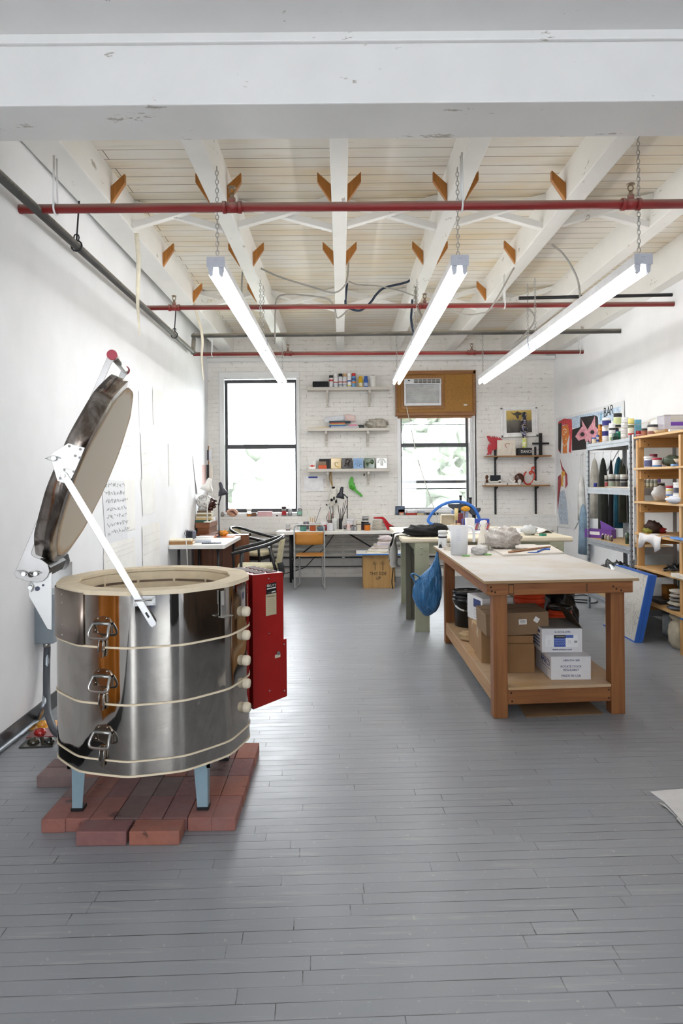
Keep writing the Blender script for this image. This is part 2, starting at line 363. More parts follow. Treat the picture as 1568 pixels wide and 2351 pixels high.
m.bb(a.x, W1[0]+.03, YB-.02, YB+.14, c, d); m.bb(W1[1]-.02, b.x, YB-.02, YB+.14, c, d); m.bb(a.x, b.x, YB-.028, YB+.14, W1[3]-.02, d+.01); m.bb(a.x, b.x, YB-.04, YB+.1, c-.02, c+.025)
m.bb(a.x+.03, W1[0]+.045, YB-.01, YB+.1, c, d-.04); m.bb(W1[1]-.035, b.x-.03, YB-.01, YB+.1, c, d-.04)
m.build('window_frame', M_TRIM, o, bevel=.005)
o = tag(bpy.data.objects.new('window_2', None), kind='structure'); C.objects.link(o)
x0, x1 = W2[0]+.04, W2[1]-.085
m = MB(); sash(m, x0, x1, Z(1026,1000), Z(880,1000), yw+.04, .04, .035, .04); sash(m, x0, x1, Z(1171,1000), Z(1018,1000), yw, .035, .04, .035, .045)
for py, h in ((974, .012), (1106, .045), (1122, .022)): m.bb(x0+.03, x1-.03, yw+.075, yw+.095, Z(py,1000)-h/2, Z(py,1000)+h/2)
m.build('sash', M_BLKFRAME, o, bevel=.003)
m = MB(); m.bb(x0+.03, x1-.03, yw+.055, yw+.058, Z(1026,1000)+.03, Z(900,1000)); m.bb(x0+.03, x1-.03, yw+.018, yw+.021, Z(1171,1000)+.03, Z(1018,1000)-.03); m.build('pane', M_GLASS, o)
m = MB(); c, d = W2[2]-.03, W2[3]
m.bb(W2[0]-.005, x0+.01, YB-.02, YB+.14, c, d); 
for k in range(4): m.bb(x1-.005+k*.028, x1+.02+k*.028, YB-.02+.02*(k % 2), YB+.14, c, d)
m.bb(W2[0], W2[1], YB-.04, YB+.1, c-.02, c+.035); m.build('window_frame', M_TRIM, o, bevel=.004)
# plywood infill with an air conditioner in the top of window 2
M_MDF = mat('a5752f', .55, 0, .1, 30); M_OAK = wood('9a6a38', '7d5028', 'x', 1.4)
o = thing('window_infill_board', 'brown hardboard infill panel with wooden frame filling the top of the second window', 'panel', (0, YB-.03, 0))
xa, xb, za, zb = X(909,YB), X(1092,YB), Z(955,1000,YB), Z(852,1000,YB)
MB().bb(xa+.03, xb-.03, 0, .03, za+.03, zb-.03).build('board', M_MDF, o)
m = MB(); w = .055
m.bb(xa, xb, -.025, .02, zb-w, zb); m.bb(xa, xb, -.03, .02, za, za+w); m.bb(xa, xa+w*.7, -.025, .02, za, zb); m.bb(xb-w*.7, xb, -.025, .02, za, zb); m.bb(xa+.03, xb-.06, -.005, .04, za-.035, za); m.build('frame', M_OAK, o, bevel=.005)
ax, bx, az, bz = X(928,YB), X(1013,YB), Z(933,970,YB), Z(871,970,YB)
m = MB(); k = .045; m.bb(ax-k, bx+k, -.018, .005, bz, bz+k); m.bb(ax-k, bx+k, -.018, .005, az-k, az); m.bb(ax-k, ax, -.018, .005, az, bz); m.bb(bx, bx+k, -.018, .005, az, bz); m.build('inner_trim', wood('a8763a', '8d5f2e', 'z', 1.4), o, bevel=.004)
m = MB(); p = Z(930,1068,YB); m.bb(X(1065,YB), X(1073,YB), -.003, .001, p-.012, p+.012); m.build('sticker', mat('d9d6cc', .5), o)
o = thing('air_conditioner', 'white window air conditioner with louvred grille set in the brown infill panel', 'air conditioner', ((ax+bx)/2, YB-.075, (az+bz)/2))
w, h = (bx-ax)/2-.002, (bz-az)/2-.002
M_ACW = mat('e2e3e6', .35); m = MB(); m.bb(-w, w, -.02, .06, h*.62, h); m.bb(-w, -w*.9, -.02, .06, -h, h*.62); m.bb(w*.9, w, -.02, .06, -h, h*.62); m.bb(-w*.9, w*.9, -.02, .06, -h, -h*.8); m.bb(-w*.9, w*.9, .03, .06, -h*.8, h*.62); m.build('housing', M_ACW, o, bevel=.006)
m = MB()
for k in range(20): z = -h*.78 + k*(h*1.36/20); m.box((0, .012, z+.004), (w*1.8, .024, .0035), rot=MX.Rotation(R(-25), 3, 'X'))
m.build('grille', mat('ececec', .4), o)
m = MB(); m.bb(-w*.48, w*.94, -.024, -.02, h*.66, h*.95); m.build('vent_opening', mat('5d574e', .5), o)
m = MB()
for k in range(7): x = -w*.48 + k*w*1.42/6; m.bb(x-.003, x+.003, -.03, -.02, h*.66, h*.95)
for k in range(4): z = h*.66 + k*h*.29/3; m.bb(-w*.48, w*.94, -.028, -.022, z-.0015, z+.0015)
m.build('louvres', M_ACW, o)
MB().bb(-w*.8, -w*.68, -.024, -.02, h*.83, h*.9).build('display', M_BLACK, o)
m = MB(); m.tube([(-.02+.02*cos(a), -.022, h*.5+.02*sin(a)) for a in [pi*k/6 for k in range(13)]], .0025, 6, caps=False); m.build('badge', M_STEEL, o)
m = MB(); m.tube(smooth_path([at(933, 933, YB-.09), at(944, 985, YB-.12), at(958, 1050, YB-.15), at(980, 1120, YB-.2), at(1003, 1185, YB-.26), at(1010, 1208, YB-.3)]), .006, 6)
mono(m, 'power_cord', mat('d8d6cf', .5), 'thin white power cord hanging down from the air conditioner across the window', 'cord')
# ---------------------------------------------------------------- outside
struct(MB().bb(-40, 40, 10.9, 70, -5.2, -5), 'ground', mat('b3b8a8', .9, 0, .2, .3))
M_LEAF = mat('80867c', .85, 0, .2, 3)
def tree(x, y, z, r, s, lab):
    q = random.Random(s); m = MB()
    for k in range(130):
        u, w, e = q.uniform(0, 6.28), q.uniform(-1, 1), q.uniform(.35, 1); c = V((x + r*e*cos(u)*sqrt(1-w*w), y + r*.7*e*sin(u), z + r*.9*w))
        m.sph(c, r*q.uniform(.07, .17), 7, 4, fn=wob(s*99+k, .22))
    o = thing('tree', lab, 'tree', (0, 0, 0)); m.build('foliage', M_LEAF, o)
    MB().cyl((x, y, -5), (x, y, z), .25, .12, 8).build('trunk', mat('8d8073', .8), o)
tree(-6.6, 27, 1.6, 3.6, 1, 'tall pale green tree outside the first window, beside its kiln-side jamb')
tree(.4, 46, .2, 2.7, 2, 'distant small round tree seen low outside the first window')
tree(2.2, 24, 2.1, 3.3, 4, 'big pale tree filling the view outside the second window')
tree(6.2, 30, 1.2, 3.4, 5, 'pale tree outside the second window, by its far jamb')
o = thing('neighbouring_house', 'low pale brick house roofs outside the first window', 'building', (0, 0, 0))
m = MB(); m.bb(-6.1, -1.2, 38, 44, -5, -.4); m.build('wall', mat('d9d2c8', .8), o)
MB().bb(-4.8, -4.2, 37.6, 38.6, -.4, 1.1).build('chimney', mat('b58d80', .8), o); MB().bb(-3.4, -3.0, 37.6, 38.6, -.4, .6).build('chimney', mat('b58d80', .8), o)
mono(MB().bb(-9, 7, 20, 20.08, -2.0, -1.2), 'garden_fence', mat('cfcfca', .8), 'long pale garden fence outside below both windows', 'fence')
# ================================================================ ceiling: lamps, pipes, bridging, cables
def m_emit():
    t = NT('lit_tube'); t.set(Emission_Color=(1, .985, .96, 1), Emission_Strength=TUBE, Roughness=.3); t.col((.9, .9, .9, 1)); return t.mat
M_TUBE = m_emit(); M_LAMPW = mat('e6e8ec', .35); M_LAMPG = mat('c3c7d2', .35, .2)
def chain(m, top, n, link=.034, r=.0028, x=0):
    for k in range(n):
        z = top - k*link*.82; a = k % 2
        pts = [((.010*cos(w)) * (1 if a else 0) + x, .010*cos(w) * (0 if a else 1), z + link/2*sin(w)) for w in [2*pi*i/8 for i in range(9)]]
        m.tube(pts, r, 5, caps=False)
def lamp(loc, label, near):
    o = thing('fluorescent_light', label, 'ceiling light', loc, 0, 'fluorescent tube lights hung in three rows')
    m = MB(); m.prism([(-.054, 0), (.054, 0), (.048, .062), (-.048, .062)], 0, 2.43, frame((0, 0, 0), (1, 0, 0), (0, 0, 1), (0, 1, 0))); m.build('channel', M_LAMPW, o, bevel=.003)
    m = MB(); m.box((0, -.004, .031), (.112, .012, .066)); m.box((0, -.012, .045), (.03, .004, .008)); m.build('end_plate', M_LAMPG, o, bevel=.002)
    for s in (-1, 1):
        for k in (0, 1):
            y0 = .03 + k*1.2
            MB().cyl((s*.032, y0, -.034), (s*.032, y0+1.17, -.034), .0185, n=12).build('tube', M_TUBE, o)
        for y in (.012, 1.215, 2.415):
            m = MB(); m.prism([(-.016, 0), (.016, 0), (.012, -.045), (0, -.058), (-.012, -.045)], -.012, .012, frame((s*.032, y, 0), (1, 0, 0), (0, 0, 1), (0, -1, 0))); m.build('socket', M_LAMPG, o)
    for y, top in ((.06 if near != .62 or loc[1] < 5 else .17, near), (2.36, .6)):
        m = MB(); chain(m, top, int((top-.055)/.028)); m.build('chain', M_STEEL, o, loc=(0, y, 0))
    return o
ZL = 2.775
for x, nm, far, h in ((-.77, 'first', 'over the kiln side', .64), (.745, 'second', 'in the middle row', .62), (1.885, 'third', 'over the long workbench', .86)):
    k = {'first': 'row above the kiln side', 'second': 'middle row', 'third': 'row above the workbench'}[nm]
    lamp((x, 4.24, ZL), 'lit twin-tube light, near half of the ' + k, h)
    lamp((x, 6.69, ZL), 'lit twin-tube light, window half of the ' + k, .62)
# extra unseen lamps added behind the photographer to brighten the near room
for x in (-.77, .745, 1.885): 
    for y in (-3.4,): lamp((x, y, ZL), 'added unseen twin-tube light behind the photographer, ' + ('over the kiln side' if x < 0 else 'middle row' if x < 1 else 'over the workbench side'), .55)
# ---- sprinkler pipes
def m_pipe(c, dust): 
    t = NT('pipe_' + c); f = t.noise(t.pos((2, 30, 30)), 1, 4, .6); g = t.noise(t.pos(), 3, 3)
    n = t.n('ShaderNodeNewGeometry'); sx = t.n('ShaderNodeSeparateXYZ'); t.l(n.outputs['Normal'], sx.inputs[0])
    up = t.math('ADD', t.math('MULTIPLY', sx.outputs[2], .5), t.math('MULTIPLY', f, .55))     # overspray of ceiling paint and dust on the upper side
    t.col(t.mix(t.ramp(up, [(.12, (0,)*3), (.55, (.8,)*3)]), t.mix(t.ramp(g, [(.4, (0,)*3), (.8, (1,)*3)]), lin(c), tuple(x*.75 for x in lin(c)[:3])+(1,)), lin(dust))); t.set(Roughness=.5); return t.mat
M_RED = m_pipe('8e2422', '9a857a'); M_GREYP = m_pipe('4d4b48', 'a49c8e'); M_BRASS = mat('8c7a62', .45, .5)
def pipe(name, pts, r, m, label, fit=(), drops=()):
    base = V(pts[0]); o = thing(name, label, 'pipe', base)
    MB().tube([V(p)-base for p in pts], r, 14).build('tube', m, o)
    dr = (V(pts[1])-V(pts[0])).normalized() if len(pts) > 1 else V((1, 0, 0))
    for p in fit:
        p = V(p)-base; q = MB(); q.cyl(p-dr*.055, p-dr*.035, r*1.35); q.cyl(p-dr*.036, p+dr*.036, r*1.2); q.cyl(p+dr*.035, p+dr*.055, r*1.35); q.cyl(p, p+V((0, 0, r+.028)), r*.75)
        f = q.build('tee_fitting', m, o)
        q = MB(); z = r+.028; q.cyl(p+V((0, 0, z)), p+V((0, 0, z+.025)), .011); q.tube([p+V((.016*cos(a), 0, z+.04+.018*sin(a))) for a in [2*pi*k/10 for k in range(11)]], .004, 6, caps=False); q.lathe([(0, 0), (.026, .002), (.022, .006), (0, .007)], p+V((0, 0, z+.06)), 12)
        q.build('sprinkler_head', M_BRASS, f)
    for p in drops:
        p = V(p)-base; q = MB(); q.tube([p+V((0, (r+.008)*cos(a), (r+.008)*sin(a))) for a in [2*pi*k/12 for k in range(13)]], .006, 6, caps=False)
        for s in (-1, 1): q.tube([p+V((0, s*(r+.006), 0)), p+V((0, s*.02, ZJ-.02-p.z-base.z if False else .3))], .006, 6)
        q.build('hanger', M_TRIM, o)
    return o
p1l, p1r = at(48, 480, 3.97), wx(2170, 456, XR); p1l.x = XL(p1l.y)
p1r = V((XR, p1l.y+.05, p1l.z+.02))
def on(a, b, px):       # point of a pipe seen at column px
    lo, hi = 0., 1.
    for _ in range(40):
        t = (lo+hi)/2; p = a.lerp(b, t); dx = p.x/p.y*F; dy = (H-p.z)/p.y*F
        if CX + dx*cos(ROLL) + dy*sin(ROLL) < px: lo = t
        else: hi = t
    return a.lerp(b, lo)
pipe('sprinkler_pipe', [p1l, p1r], .0265, M_RED, 'red sprinkler pipe crossing the ceiling just behind the big beam', [on(p1l, p1r, 533), on(p1l, p1r, 1448)], [on(p1l, p1r, 128), on(p1l, p1r, 1060)])
p2l, p2r = at(336, 707, 6.75), wx(1547, 698, XR); p2l.x = XL(p2l.y)
pipe('sprinkler_pipe', [p2l, p2r], .024, M_RED, 'red sprinkler pipe crossing the middle of the ceiling', [on(p2l, p2r, 400), on(p2l, p2r, 975)], [on(p2l, p2r, 1158)])
p3l, p3r = at(445, 813, 9.25), wx(1339, 808, XR); p3l.x = XL(p3l.y)
pipe('sprinkler_pipe', [p3l, p3r], .026, M_RED, 'red sprinkler pipe running close to the window wall', [on(p3l, p3r, 661), on(p3l, p3r, 1083)], [on(p3l, p3r, 487), on(p3l, p3r, 1330)])
a, b = at(-20, 386, 3.40), at(443, 808, 8.8); e = at(445, 771, 8.8); g = wx(1425, 760, XR); d = (b-a).normalized()
o = pipe('steel_pipe', [a, b-d*.04, b, e-V((0, 0, .04)), e, e+V((.05, 0, 0)), g], .027, M_GREYP, 'grey steel pipe along the kiln wall turning across the ceiling before the windows', [], [])
for q in (b, e): MB().sph(q-a, .036, 12, 8).build('elbow', M_GREYP, o)
for px, py in ((180, 563), (403, 768)):
    t = (px+20)/463; p = a.lerp(b, .5)
    lo, hi = 0., 1.
    for _ in range(40):
        t = (lo+hi)/2; p = a.lerp(b, t)
        if CX + p.x/p.y*F < px: lo = t
        else: hi = t
    m = MB(); m.tube([p-a+V((.036*cos(w), 0, .036*sin(w))) for w in [2*pi*k/12 for k in range(13)]], .006, 6, caps=False); m.tube([p-a+V((0, 0, .03)), p-a+V((.02, 0, .3))], .006, 6); m.tube([p-a+V((.018*cos(w), 0, .055+.024*sin(w))) for w in [2*pi*k/8 for k in range(9)]], .005, 6, caps=False); m.build('hanger', M_DKMET, o)
p = wx(1543, 677, XR); pipe('black_pipe', [V((1.75, p.y, p.z-.02)), p], .017, M_DKMET, 'thin black pipe entering the wall above the second red pipe')
# ---- wedges on the joist sides
JX = {'L1': (-1.845, -1.625), 'L2': (-.9225, -.7975), 'C': (-.056, .056), 'R1': (.7675, .8925), 'R2': (1.6125, 1.7475), 'R3': (2.455, 2.585)}
M_WEDGE = wood('b9792f', '9c6223', 'z', 1.6); wedge = None
w_at = []
for y, names in ((4.87, ('L1R', 'L2L', 'L2R', 'CL', 'CR', 'R1L', 'R1R', 'R2L')), (6.28, ('L1R', 'L2L', 'L2R', 'CL', 'CR', 'R1L', 'R1R', 'R2L')), (7.55, ('L1R', 'L2L', 'R2L'))): w_at += [(n, y) for n in names]
pos = {'L1': 'first joist from the kiln wall', 'L2': 'second joist from the kiln wall', 'C': 'third joist from the kiln wall', 'R1': 'fourth joist from the kiln wall', 'R2': 'fifth joist from the kiln wall'}
row = {4.87: 'by the near pipe', 6.28: 'mid ceiling', 7.55: 'by the middle pipe'}
for n, y in w_at:
    s = 1 if n[-1] == 'R' else -1; x = JX[n[:-1]][1 if s > 0 else 0]
    lab = 'orange wedge %s, %s side of the %s' % (row[y], 'shelving' if s > 0 else 'kiln', pos[n[:-1]])
    if wedge is None:
        m = MB(); m.prism([(.001, -.005), (.10, .145), (.10, .21), (.001, .12)], -.02, .02, frame((0, 0, 0), (1, 0, 0), (0, 0, 1), (0, -1, 0))); wedge = mono(m, 'wood_wedge', M_WEDGE, lab, 'wedge', 'orange wooden wedges on the joists', loc=(x, y, ZJ), bevel=.003); c = wedge
    else:
        c = dup(wedge, (x, y, ZJ), 0, lab); 
    c.rotation_euler = (0, 0, 0 if s > 0 else pi)
# ---- crossed bridging slats between joists
keys = ['L1', 'L2', 'C', 'R1', 'R2', 'R3']; bay = ['first', 'second', 'third', 'fourth', 'fifth']
for y, rn in ((5.4, 'behind the near red pipe'), (7.95, 'behind the middle red pipe')):
    for i in range(5):
        a, b = JX[keys[i]][1], JX[keys[i+1]][0]; o = thing('cross_bridging', 'crossed white slats, %s joist bay from the kiln, %s' % (bay[i], rn), 'bridging', ((a+b)/2, y, (ZJ+ZC)/2), 0, 'crossed bridging between joists'); w = (b-a)/2
        for s in (-1, 1):
            p, q = V((-w-.002, -.035*s, -.10*s)), V((w+.002, -.035*s, .10*s)); dv = q-p; an = atan2(dv.z, dv.x)
            MB().box((p+q)/2, (dv.length, .06, .05), rot=MX.Rotation(-an, 3, 'Y')).build('slat', M_JOIST, o, bevel=.003)
# ---- cables
def cable(pts, r, m, label, name='cable'): mono(MB().tube(smooth_path(pts, 6), r, 6), name, m, label, 'cable', 'electric cables under the ceiling')
M_CAB = mat('a4a19b', .5); M_NAVY = mat('25344a', .45)
P = lambda Y, *l: [at(x, y, Y) for x, y in l]
cable(P(6.9, (556, 720), (555, 650), (562, 608), (585, 610), (640, 635), (720, 660), (765, 672), (788, 660), (797, 640), (800, 600), (797, 570)), .009, M_CAB, 'grey cable looping from the first lamp row to the third joist')
cable(P(7.4, (631, 790), (632, 720), (636, 685), (660, 676), (720, 680), (755, 688), (768, 708), (775, 730), (800, 712)), .009, M_CAB, 'grey cable dropping behind the first lamp row, squared bend')
cable(P(7.0, (800, 558), (830, 568), (880, 571), (905, 577), (925, 585), (950, 585), (958, 600), (955, 650), (955, 690), (962, 712), (970, 735)), .013, mat('8f8b82', .5), 'thick grey conduit bending down beside the fourth joist')
cable(P(7.5, (797, 650), (793, 690), (798, 705), (826, 713), (850, 695), (865, 675), (885, 660), (938, 646), (946, 626), (949, 645), (946, 700), (944, 735), (950, 768)), .013, M_NAVY, 'dark blue cable sagging between the third and fourth joists')
cable(P(7.2, (800, 645), (820, 653), (870, 657), (920, 668), (958, 682)), .007, M_CAB, 'thin grey cable between the third and fourth joists')
cable(P(5.6, (1266, 562), (1290, 580), (1312, 612), (1328, 650), (1333, 705)), .009, M_CAB, 'grey cable arching down to the workbench lamp row')
cable(P(8.0, (1202, 700), (1222, 717), (1227, 735), (1212, 760), (1180, 790)), .009, M_CAB, 'grey cable curving behind the workbench lamp row')
cable([V((.745, 6.45, 2.845))] + P(6.4, (1018, 711), (1060, 722), (1100, 720), (1128, 705)) + [V((1.64, 6.4, 3.44))], .007, M_CAB, 'thin grey cable sagging beside the fifth joist')
# ---- strips of tape dangling from the joist by the kiln wall
def strip(pts, w, label, r3):
    p = smooth_path(pts, 5); n = len(p)-1; m = MB()
    m.grid(lambda u, v: p[round(u*n)] + V((w*(v-.5)*cos(u*r3), w*(v-.5)*sin(u*r3), 0)), n, 1, t=.0012); mono(m, 'tape_strip', mat('e9e2cd', .5), label, 'tape')
strip([at(313, 535, 5.37), at(318, 600, 5.37), at(316, 690, 5.37), at(321, 770, 5.37)], .036, 'long strip of masking tape dangling in front of the steel pipe', 1.6)
strip([V((-1.628, 7.6, 3.44)), at(464, 770, 7.6), at(463, 820, 7.6), at(467, 872, 7.6)], .03, 'shorter strip of masking tape dangling near the corner above the desk', 1.4)
# ================================================================ kiln
KC = V((-.862, 3.157, 0)); KR = .435; KA = R(190); KH = V((cos(KA), sin(KA), 0)); KX = V((KH.y, -KH.x, 0)).normalized()   # hinge direction, hinge axis (towards far)
def m_steel(name, c, c2, rough, stain, sc=6):
    t = NT(name); p = t.pos((1, 1, .35)); f = t.noise(t.pos((1, 1, .6)), sc, 5, .65, .8); s = t.noise(t.pos(), 55, 4, .7); q = t.noise(p, 9, 4, .6)
    t.col(t.mix(t.ramp(f, [(.45-stain*.1, (0,)*3), (.75-stain*.12, (stain,)*3)]), lin(c), lin(c2)))
    t.set(Metallic=1.0, Roughness=t.math('ADD', rough, t.math('MULTIPLY', t.ramp(q, [(.45, (0,)*3), (.8, (1,)*3)]), .10)))
    t.bump(q, .03, .01); return t.mat
M_MIRROR = m_steel('polished_stainless', 'b9b4ad', '8f867d', .035, .45); M_HEAT = m_steel('heat_stained_stainless', 'b5ada6', '6a5c52', .18, 1.0, 9); M_BRUSH = m_steel('brushed_stainless', 'a89b91', '93867b', .36, .4)
M_ALU = mat('d9d9da', .38, .7, .05, 12); M_FBRICK = mat('e8d9bd', .85, 0, .06, 14, .12, 90); M_FLOORBR = mat('dccab0', .85, 0, .07, 12)
def rpoly(Rr, sub=8, rc=.986, n=12):
    A = Rr*cos(pi/n); o = []
    for i in range(n*sub):
        th = 2*pi*i/(n*sub); dl = ((th + pi/n) % (2*pi/n)) - pi/n; dl = (th % (2*pi/n)) - pi/n; rp = A/cos(dl); k = 260/Rr*.435
        r = -math.log(math.exp(-k*(rp-A)) + math.exp(-k*(rc*Rr-A)))/k + A; o.append((r*cos(th), r*sin(th)))
    return o
def ring(m, po, pi_, z0, z1, mi=0, sm=True):
    n = len(po)
    vs = [(x, y, z0) for x, y in po] + [(x, y, z1) for x, y in po] + [(x, y, z1) for x, y in pi_] + [(x, y, z0) for x, y in pi_]
    for a, b, s in ((0, 1, sm), (1, 2, False), (2, 3, sm), (3, 0, False)):
        m.add([vs[a*n+i] for i in range(n)] + [vs[b*n+i] for i in range(n)], [(i, (i+1) % n, n+(i+1) % n, n+i) for i in range(n)], mi, s)
kiln = thing('ceramic_kiln', 'large polished steel twelve-sided kiln with open lid standing on red pavers', 'kiln', KC + V((0, 0, .018)))
po, pin, pr = rpoly(KR), rpoly(.345, 8, 1.0), rpoly(KR-.004)
P0 = rpoly(KR-.012)
levels = [(.251, .304), (.311, .529), (.537, .757), (.765, .972)]
for i, (a, b) in enumerate(levels):
    m = MB(); ring(m, po, P0, a, b); m.build('jacket_base' if i == 0 else 'jacket_ring', M_MIRROR, kiln, weld=False)
m = MB(); ring(m, rpoly(KR+.003), pin, .304, .311); ring(m, rpoly(KR+.003), pin, .529, .537); ring(m, rpoly(KR+.003), pin, .757, .765); ring(m, rpoly(KR+.001), pin, .970, .988); ring(m, rpoly(KR+.002), rpoly(.30), .243, .2515)
ring(m, P0, pin, .30, .975); m.build('firebrick_wall', M_FBRICK, kiln, weld=False)
m = MB(); m.prism(rpoly(.40), .252, .31); m.build('kiln_floor', M_FLOORBR, kiln)
# heating coils in the grooves of the inner wall
A = .345*cos(pi/12)
for z in (.925, .855, .785, .70, .63):
    m = MB()
    for k in range(12):
        a0, a1 = 2*pi*k/12, 2*pi*(k+1)/12; p, q = V((.343*cos(a0), .343*sin(a0), z)), V((.343*cos(a1), .343*sin(a1), z)); p, q = p.lerp(q, .04), p.lerp(q, .96); nn = (p+q).normalized(); nn.z = 0
        m.tube([p.lerp(q, i/48) + V((0, 0, .006*(1 if i % 2 else -1))) - nn*.002 for i in range(49)], .0022, 4, caps=False)
        m.box((p+q)/2 + V((0, 0, 0)) - nn*.001, ((q-p).length, .003, .009), rot=MX.Rotation(atan2((q-p).y, (q-p).x), 3, 'Z'))
    m.build('heating_coil', mat('7d6b5a', .7), kiln)
# stand
M_LEG = mat('8fa9b5', .4, .25, .06)
for sx, sy in ((-1, -1), (1, -1), (-1, 1), (1, 1)):
    m = MB(); x, y = sx*.285, sy*.275
    m.prism([(0, .245), (-sx*.056, .245), (-sx*.044, .02), (0, .02)] if False else [(0, .247), (-sx*.058, .247), (-sx*.042, .012), (0, .012)], -.0016, .0016, frame((x, y, 0), (1, 0, 0), (0, 0, 1), (0, -1, 0)))
    m.prism([(0, .247), (-sy*.058, .247), (-sy*.042, .012), (0, .012)], -.0016, .0016, frame((x, y, 0), (0, 1, 0), (0, 0, 1), (1, 0, 0)))
    l = m.build('leg', M_LEG, kiln, loc=(0, 0, .039)); 
    for p in l.data.vertices: p.co.z = max(.0, p.co.z*(1 if p.co.z < .1 else .85))
    MB().box((x-sx*.02, y-sy*.02, .063), (.05, .05, .013)).build('rubber_foot', M_BLACK, l, loc=(0, 0, -.057))
m = MB(); m.bb(-.30, .30, -.29, -.275, .222, .243); m.bb(-.30, .30, .275, .29, .222, .243); m.bb(-.30, -.285, -.29, .29, .222, .243); m.bb(.285, .30, -.29, .29, .222, .243); m.build('stand_frame', M_LEG, kiln)
# three carrying handles with draw latches below, on the facet towards the camera
TH = R(255); kn = V((cos(TH), sin(TH), 0)); kt = V((-sin(TH), cos(TH), 0)); ap = KR*cos(pi/12)
M_NICKEL = m_steel('nickel_hardware', 'a89b8e', '6d6056', .16, .6, 20)
def fac(u, w, z): return kn*(ap+w) + kt*(u) + V((0, 0, z))
for zc in (.852, .640, .415):
    u0 = .005; fr = frame(fac(u0, 0, zc), kt, (0, 0, 1), kn)
    m = MB(); m.prism([(-.036, .022), (-.028, .030), (0, .035), (.028, .030), (.036, .022), (.042, .012), (.04, .006), (-.04, .006), (-.042, .012)], .0, .004, fr); m.box(fac(u0, .004, zc-.017), (.085, .006, .034), rot=MX.Rotation(TH+pi/2, 3, 'Z'))
    for u, z in ((-.02, .024), (.02, .026), (-.032, -.022), (.032, -.022)): m.sph(fac(u0+u, .004, zc+z), .006, 8, 5)
    hb = m.build('handle_plate', M_NICKEL, kiln, bevel=.001)
    m = MB(); m.tube([fac(u0-.037, .010, zc+.006), fac(u0+.037, .010, zc+.006)], .0065, 10); 
    m.tube(smooth_path([fac(u0-.037, .010, zc+.006), fac(u0-.042, .028, zc-.018), fac(u0-.044, .034, zc-.036), fac(u0-.034, .036, zc-.047), fac(u0, .036, zc-.049), fac(u0+.034, .036, zc-.047), fac(u0+.044, .034, zc-.036), fac(u0+.042, .028, zc-.018), fac(u0+.037, .010, zc+.006)], 5), .0058, 10, caps=False)
    m.build('bail_handle', M_STEEL, hb)
    zl = zc-.095
    m = MB(); m.box(fac(u0-.002, .009, zl+.012), (.026, .014, .034), rot=MX.Rotation(TH+pi/2, 3, 'Z')); m.prism([(-.012, -.012), (.012, -.012), (.008, -.045), (-.004, -.045)], .004, .016, frame(fac(u0, 0, zl+.01), kt, (0, 0, 1), kn)); m.box(fac(u0, .004, zl+.042), (.02, .008, .014), rot=MX.Rotation(TH+pi/2, 3, 'Z'))
    l = m.build('draw_latch', M_NICKEL, kiln, bevel=.0015)
    m = MB(); m.tube([fac(u0+.009, .012, zl+.045), fac(u0+.010, .020, zl-.012)], .0025, 6); m.tube([fac(u0-.009, .012, zl+.045), fac(u0-.010, .020, zl-.012)], .0025, 6); m.build('wire_loop', M_STEEL, l)
# hinge panel of brushed steel wrapped over two facets
m = MB(); pp = rpoly(KR+.004); n8 = 8
idx = [i for i in range(96) if R(181) <= 2*pi*i/96 <= R(246)]
m.grid(lambda u, v: V((*pp[idx[round(u*(len(idx)-1))]], .765 + .212*v)), len(idx)-1, 1, t=-.003); hp_ = m.build('hinge_panel', M_BRUSH, kiln)
m = MB()
for a in (196, 205, 212, 222, 234): 
    for z in (.785, .83, .92, .955): r = KR*.975; m.sph((r*cos(R(a))+.004*cos(R(a)), r*sin(R(a)), z), .0045, 8, 5)
m.build('rivets', M_STEEL, hp_)
# lid, spring hinge arms, props: plane of the hinge (s outward along the hinge direction, v along its axis)
def K(s, v, z): return KH*s + KX*v + V((0, 0, z))
lu = V((-.375, 0, .927)); ls_ = lambda s, z: KH*s + V((0, 0, z))
Lu = (KH*(-.375) + V((0, 0, .927))).normalized(); Ln = (KH*(-.927) - V((0, 0, .375))).normalized()      # along the lid; through its thickness to the brick face
Lc = K(.332, 0, 1.508)
fr = frame(Lc, KX, Lu, Ln)
lp = [(x*cos(R(15)) - y*sin(R(15)), x*sin(R(15)) + y*cos(R(15))) for x, y in rpoly(.448)]; li = [(x*.935, y*.935) for x, y in lp]
m = MB(); n = len(lp)
def ringf(m, A_, B_, sm, mi=0): m.add([fr @ V(p) for p in A_] + [fr @ V(p) for p in B_], [(i, (i+1) % n, n+(i+1) % n, n+i) for i in range(n)], mi, sm)
lo = [(x, y, 0) for x, y in lp]; l1 = [(x, y, .078) for x, y in lp]; l2 = [(x, y, .082) for x, y in li]
m.add([fr @ V(p) for p in lo], [tuple(range(n))]); ringf(m, lo, l1, True); ringf(m, l1, l2, False)
lid = m.build('lid', M_HEAT, kiln)
def m_lidbrick():
    t = NT('lid_firebrick'); f = t.noise(t.pos(), 7, 4, .6)
    c = t.n('ShaderNodeTexCoord').outputs['Object']; d = t.n('ShaderNodeVectorMath', operation='DISTANCE'); t.l(c, d.inputs[0]); d.inputs[1].default_value = tuple(fr @ V((0, 0, .08)))
    e = t.math('ADD', d.outputs['Value'], t.math('MULTIPLY', f, .09)); t.col(t.ramp(e, [(.415, lin('cfc6b6')), (.44, lin('b99c77')), (.455, lin('a09080'))])); t.set(Roughness=.85); return t.mat
MB().prism([(x*.995, y*.995) for x, y in li], .02, .0835, fr).build('lid_brick', m_lidbrick(), lid)
M_WPL = mat('d2d2d1', .38, .35, .03)
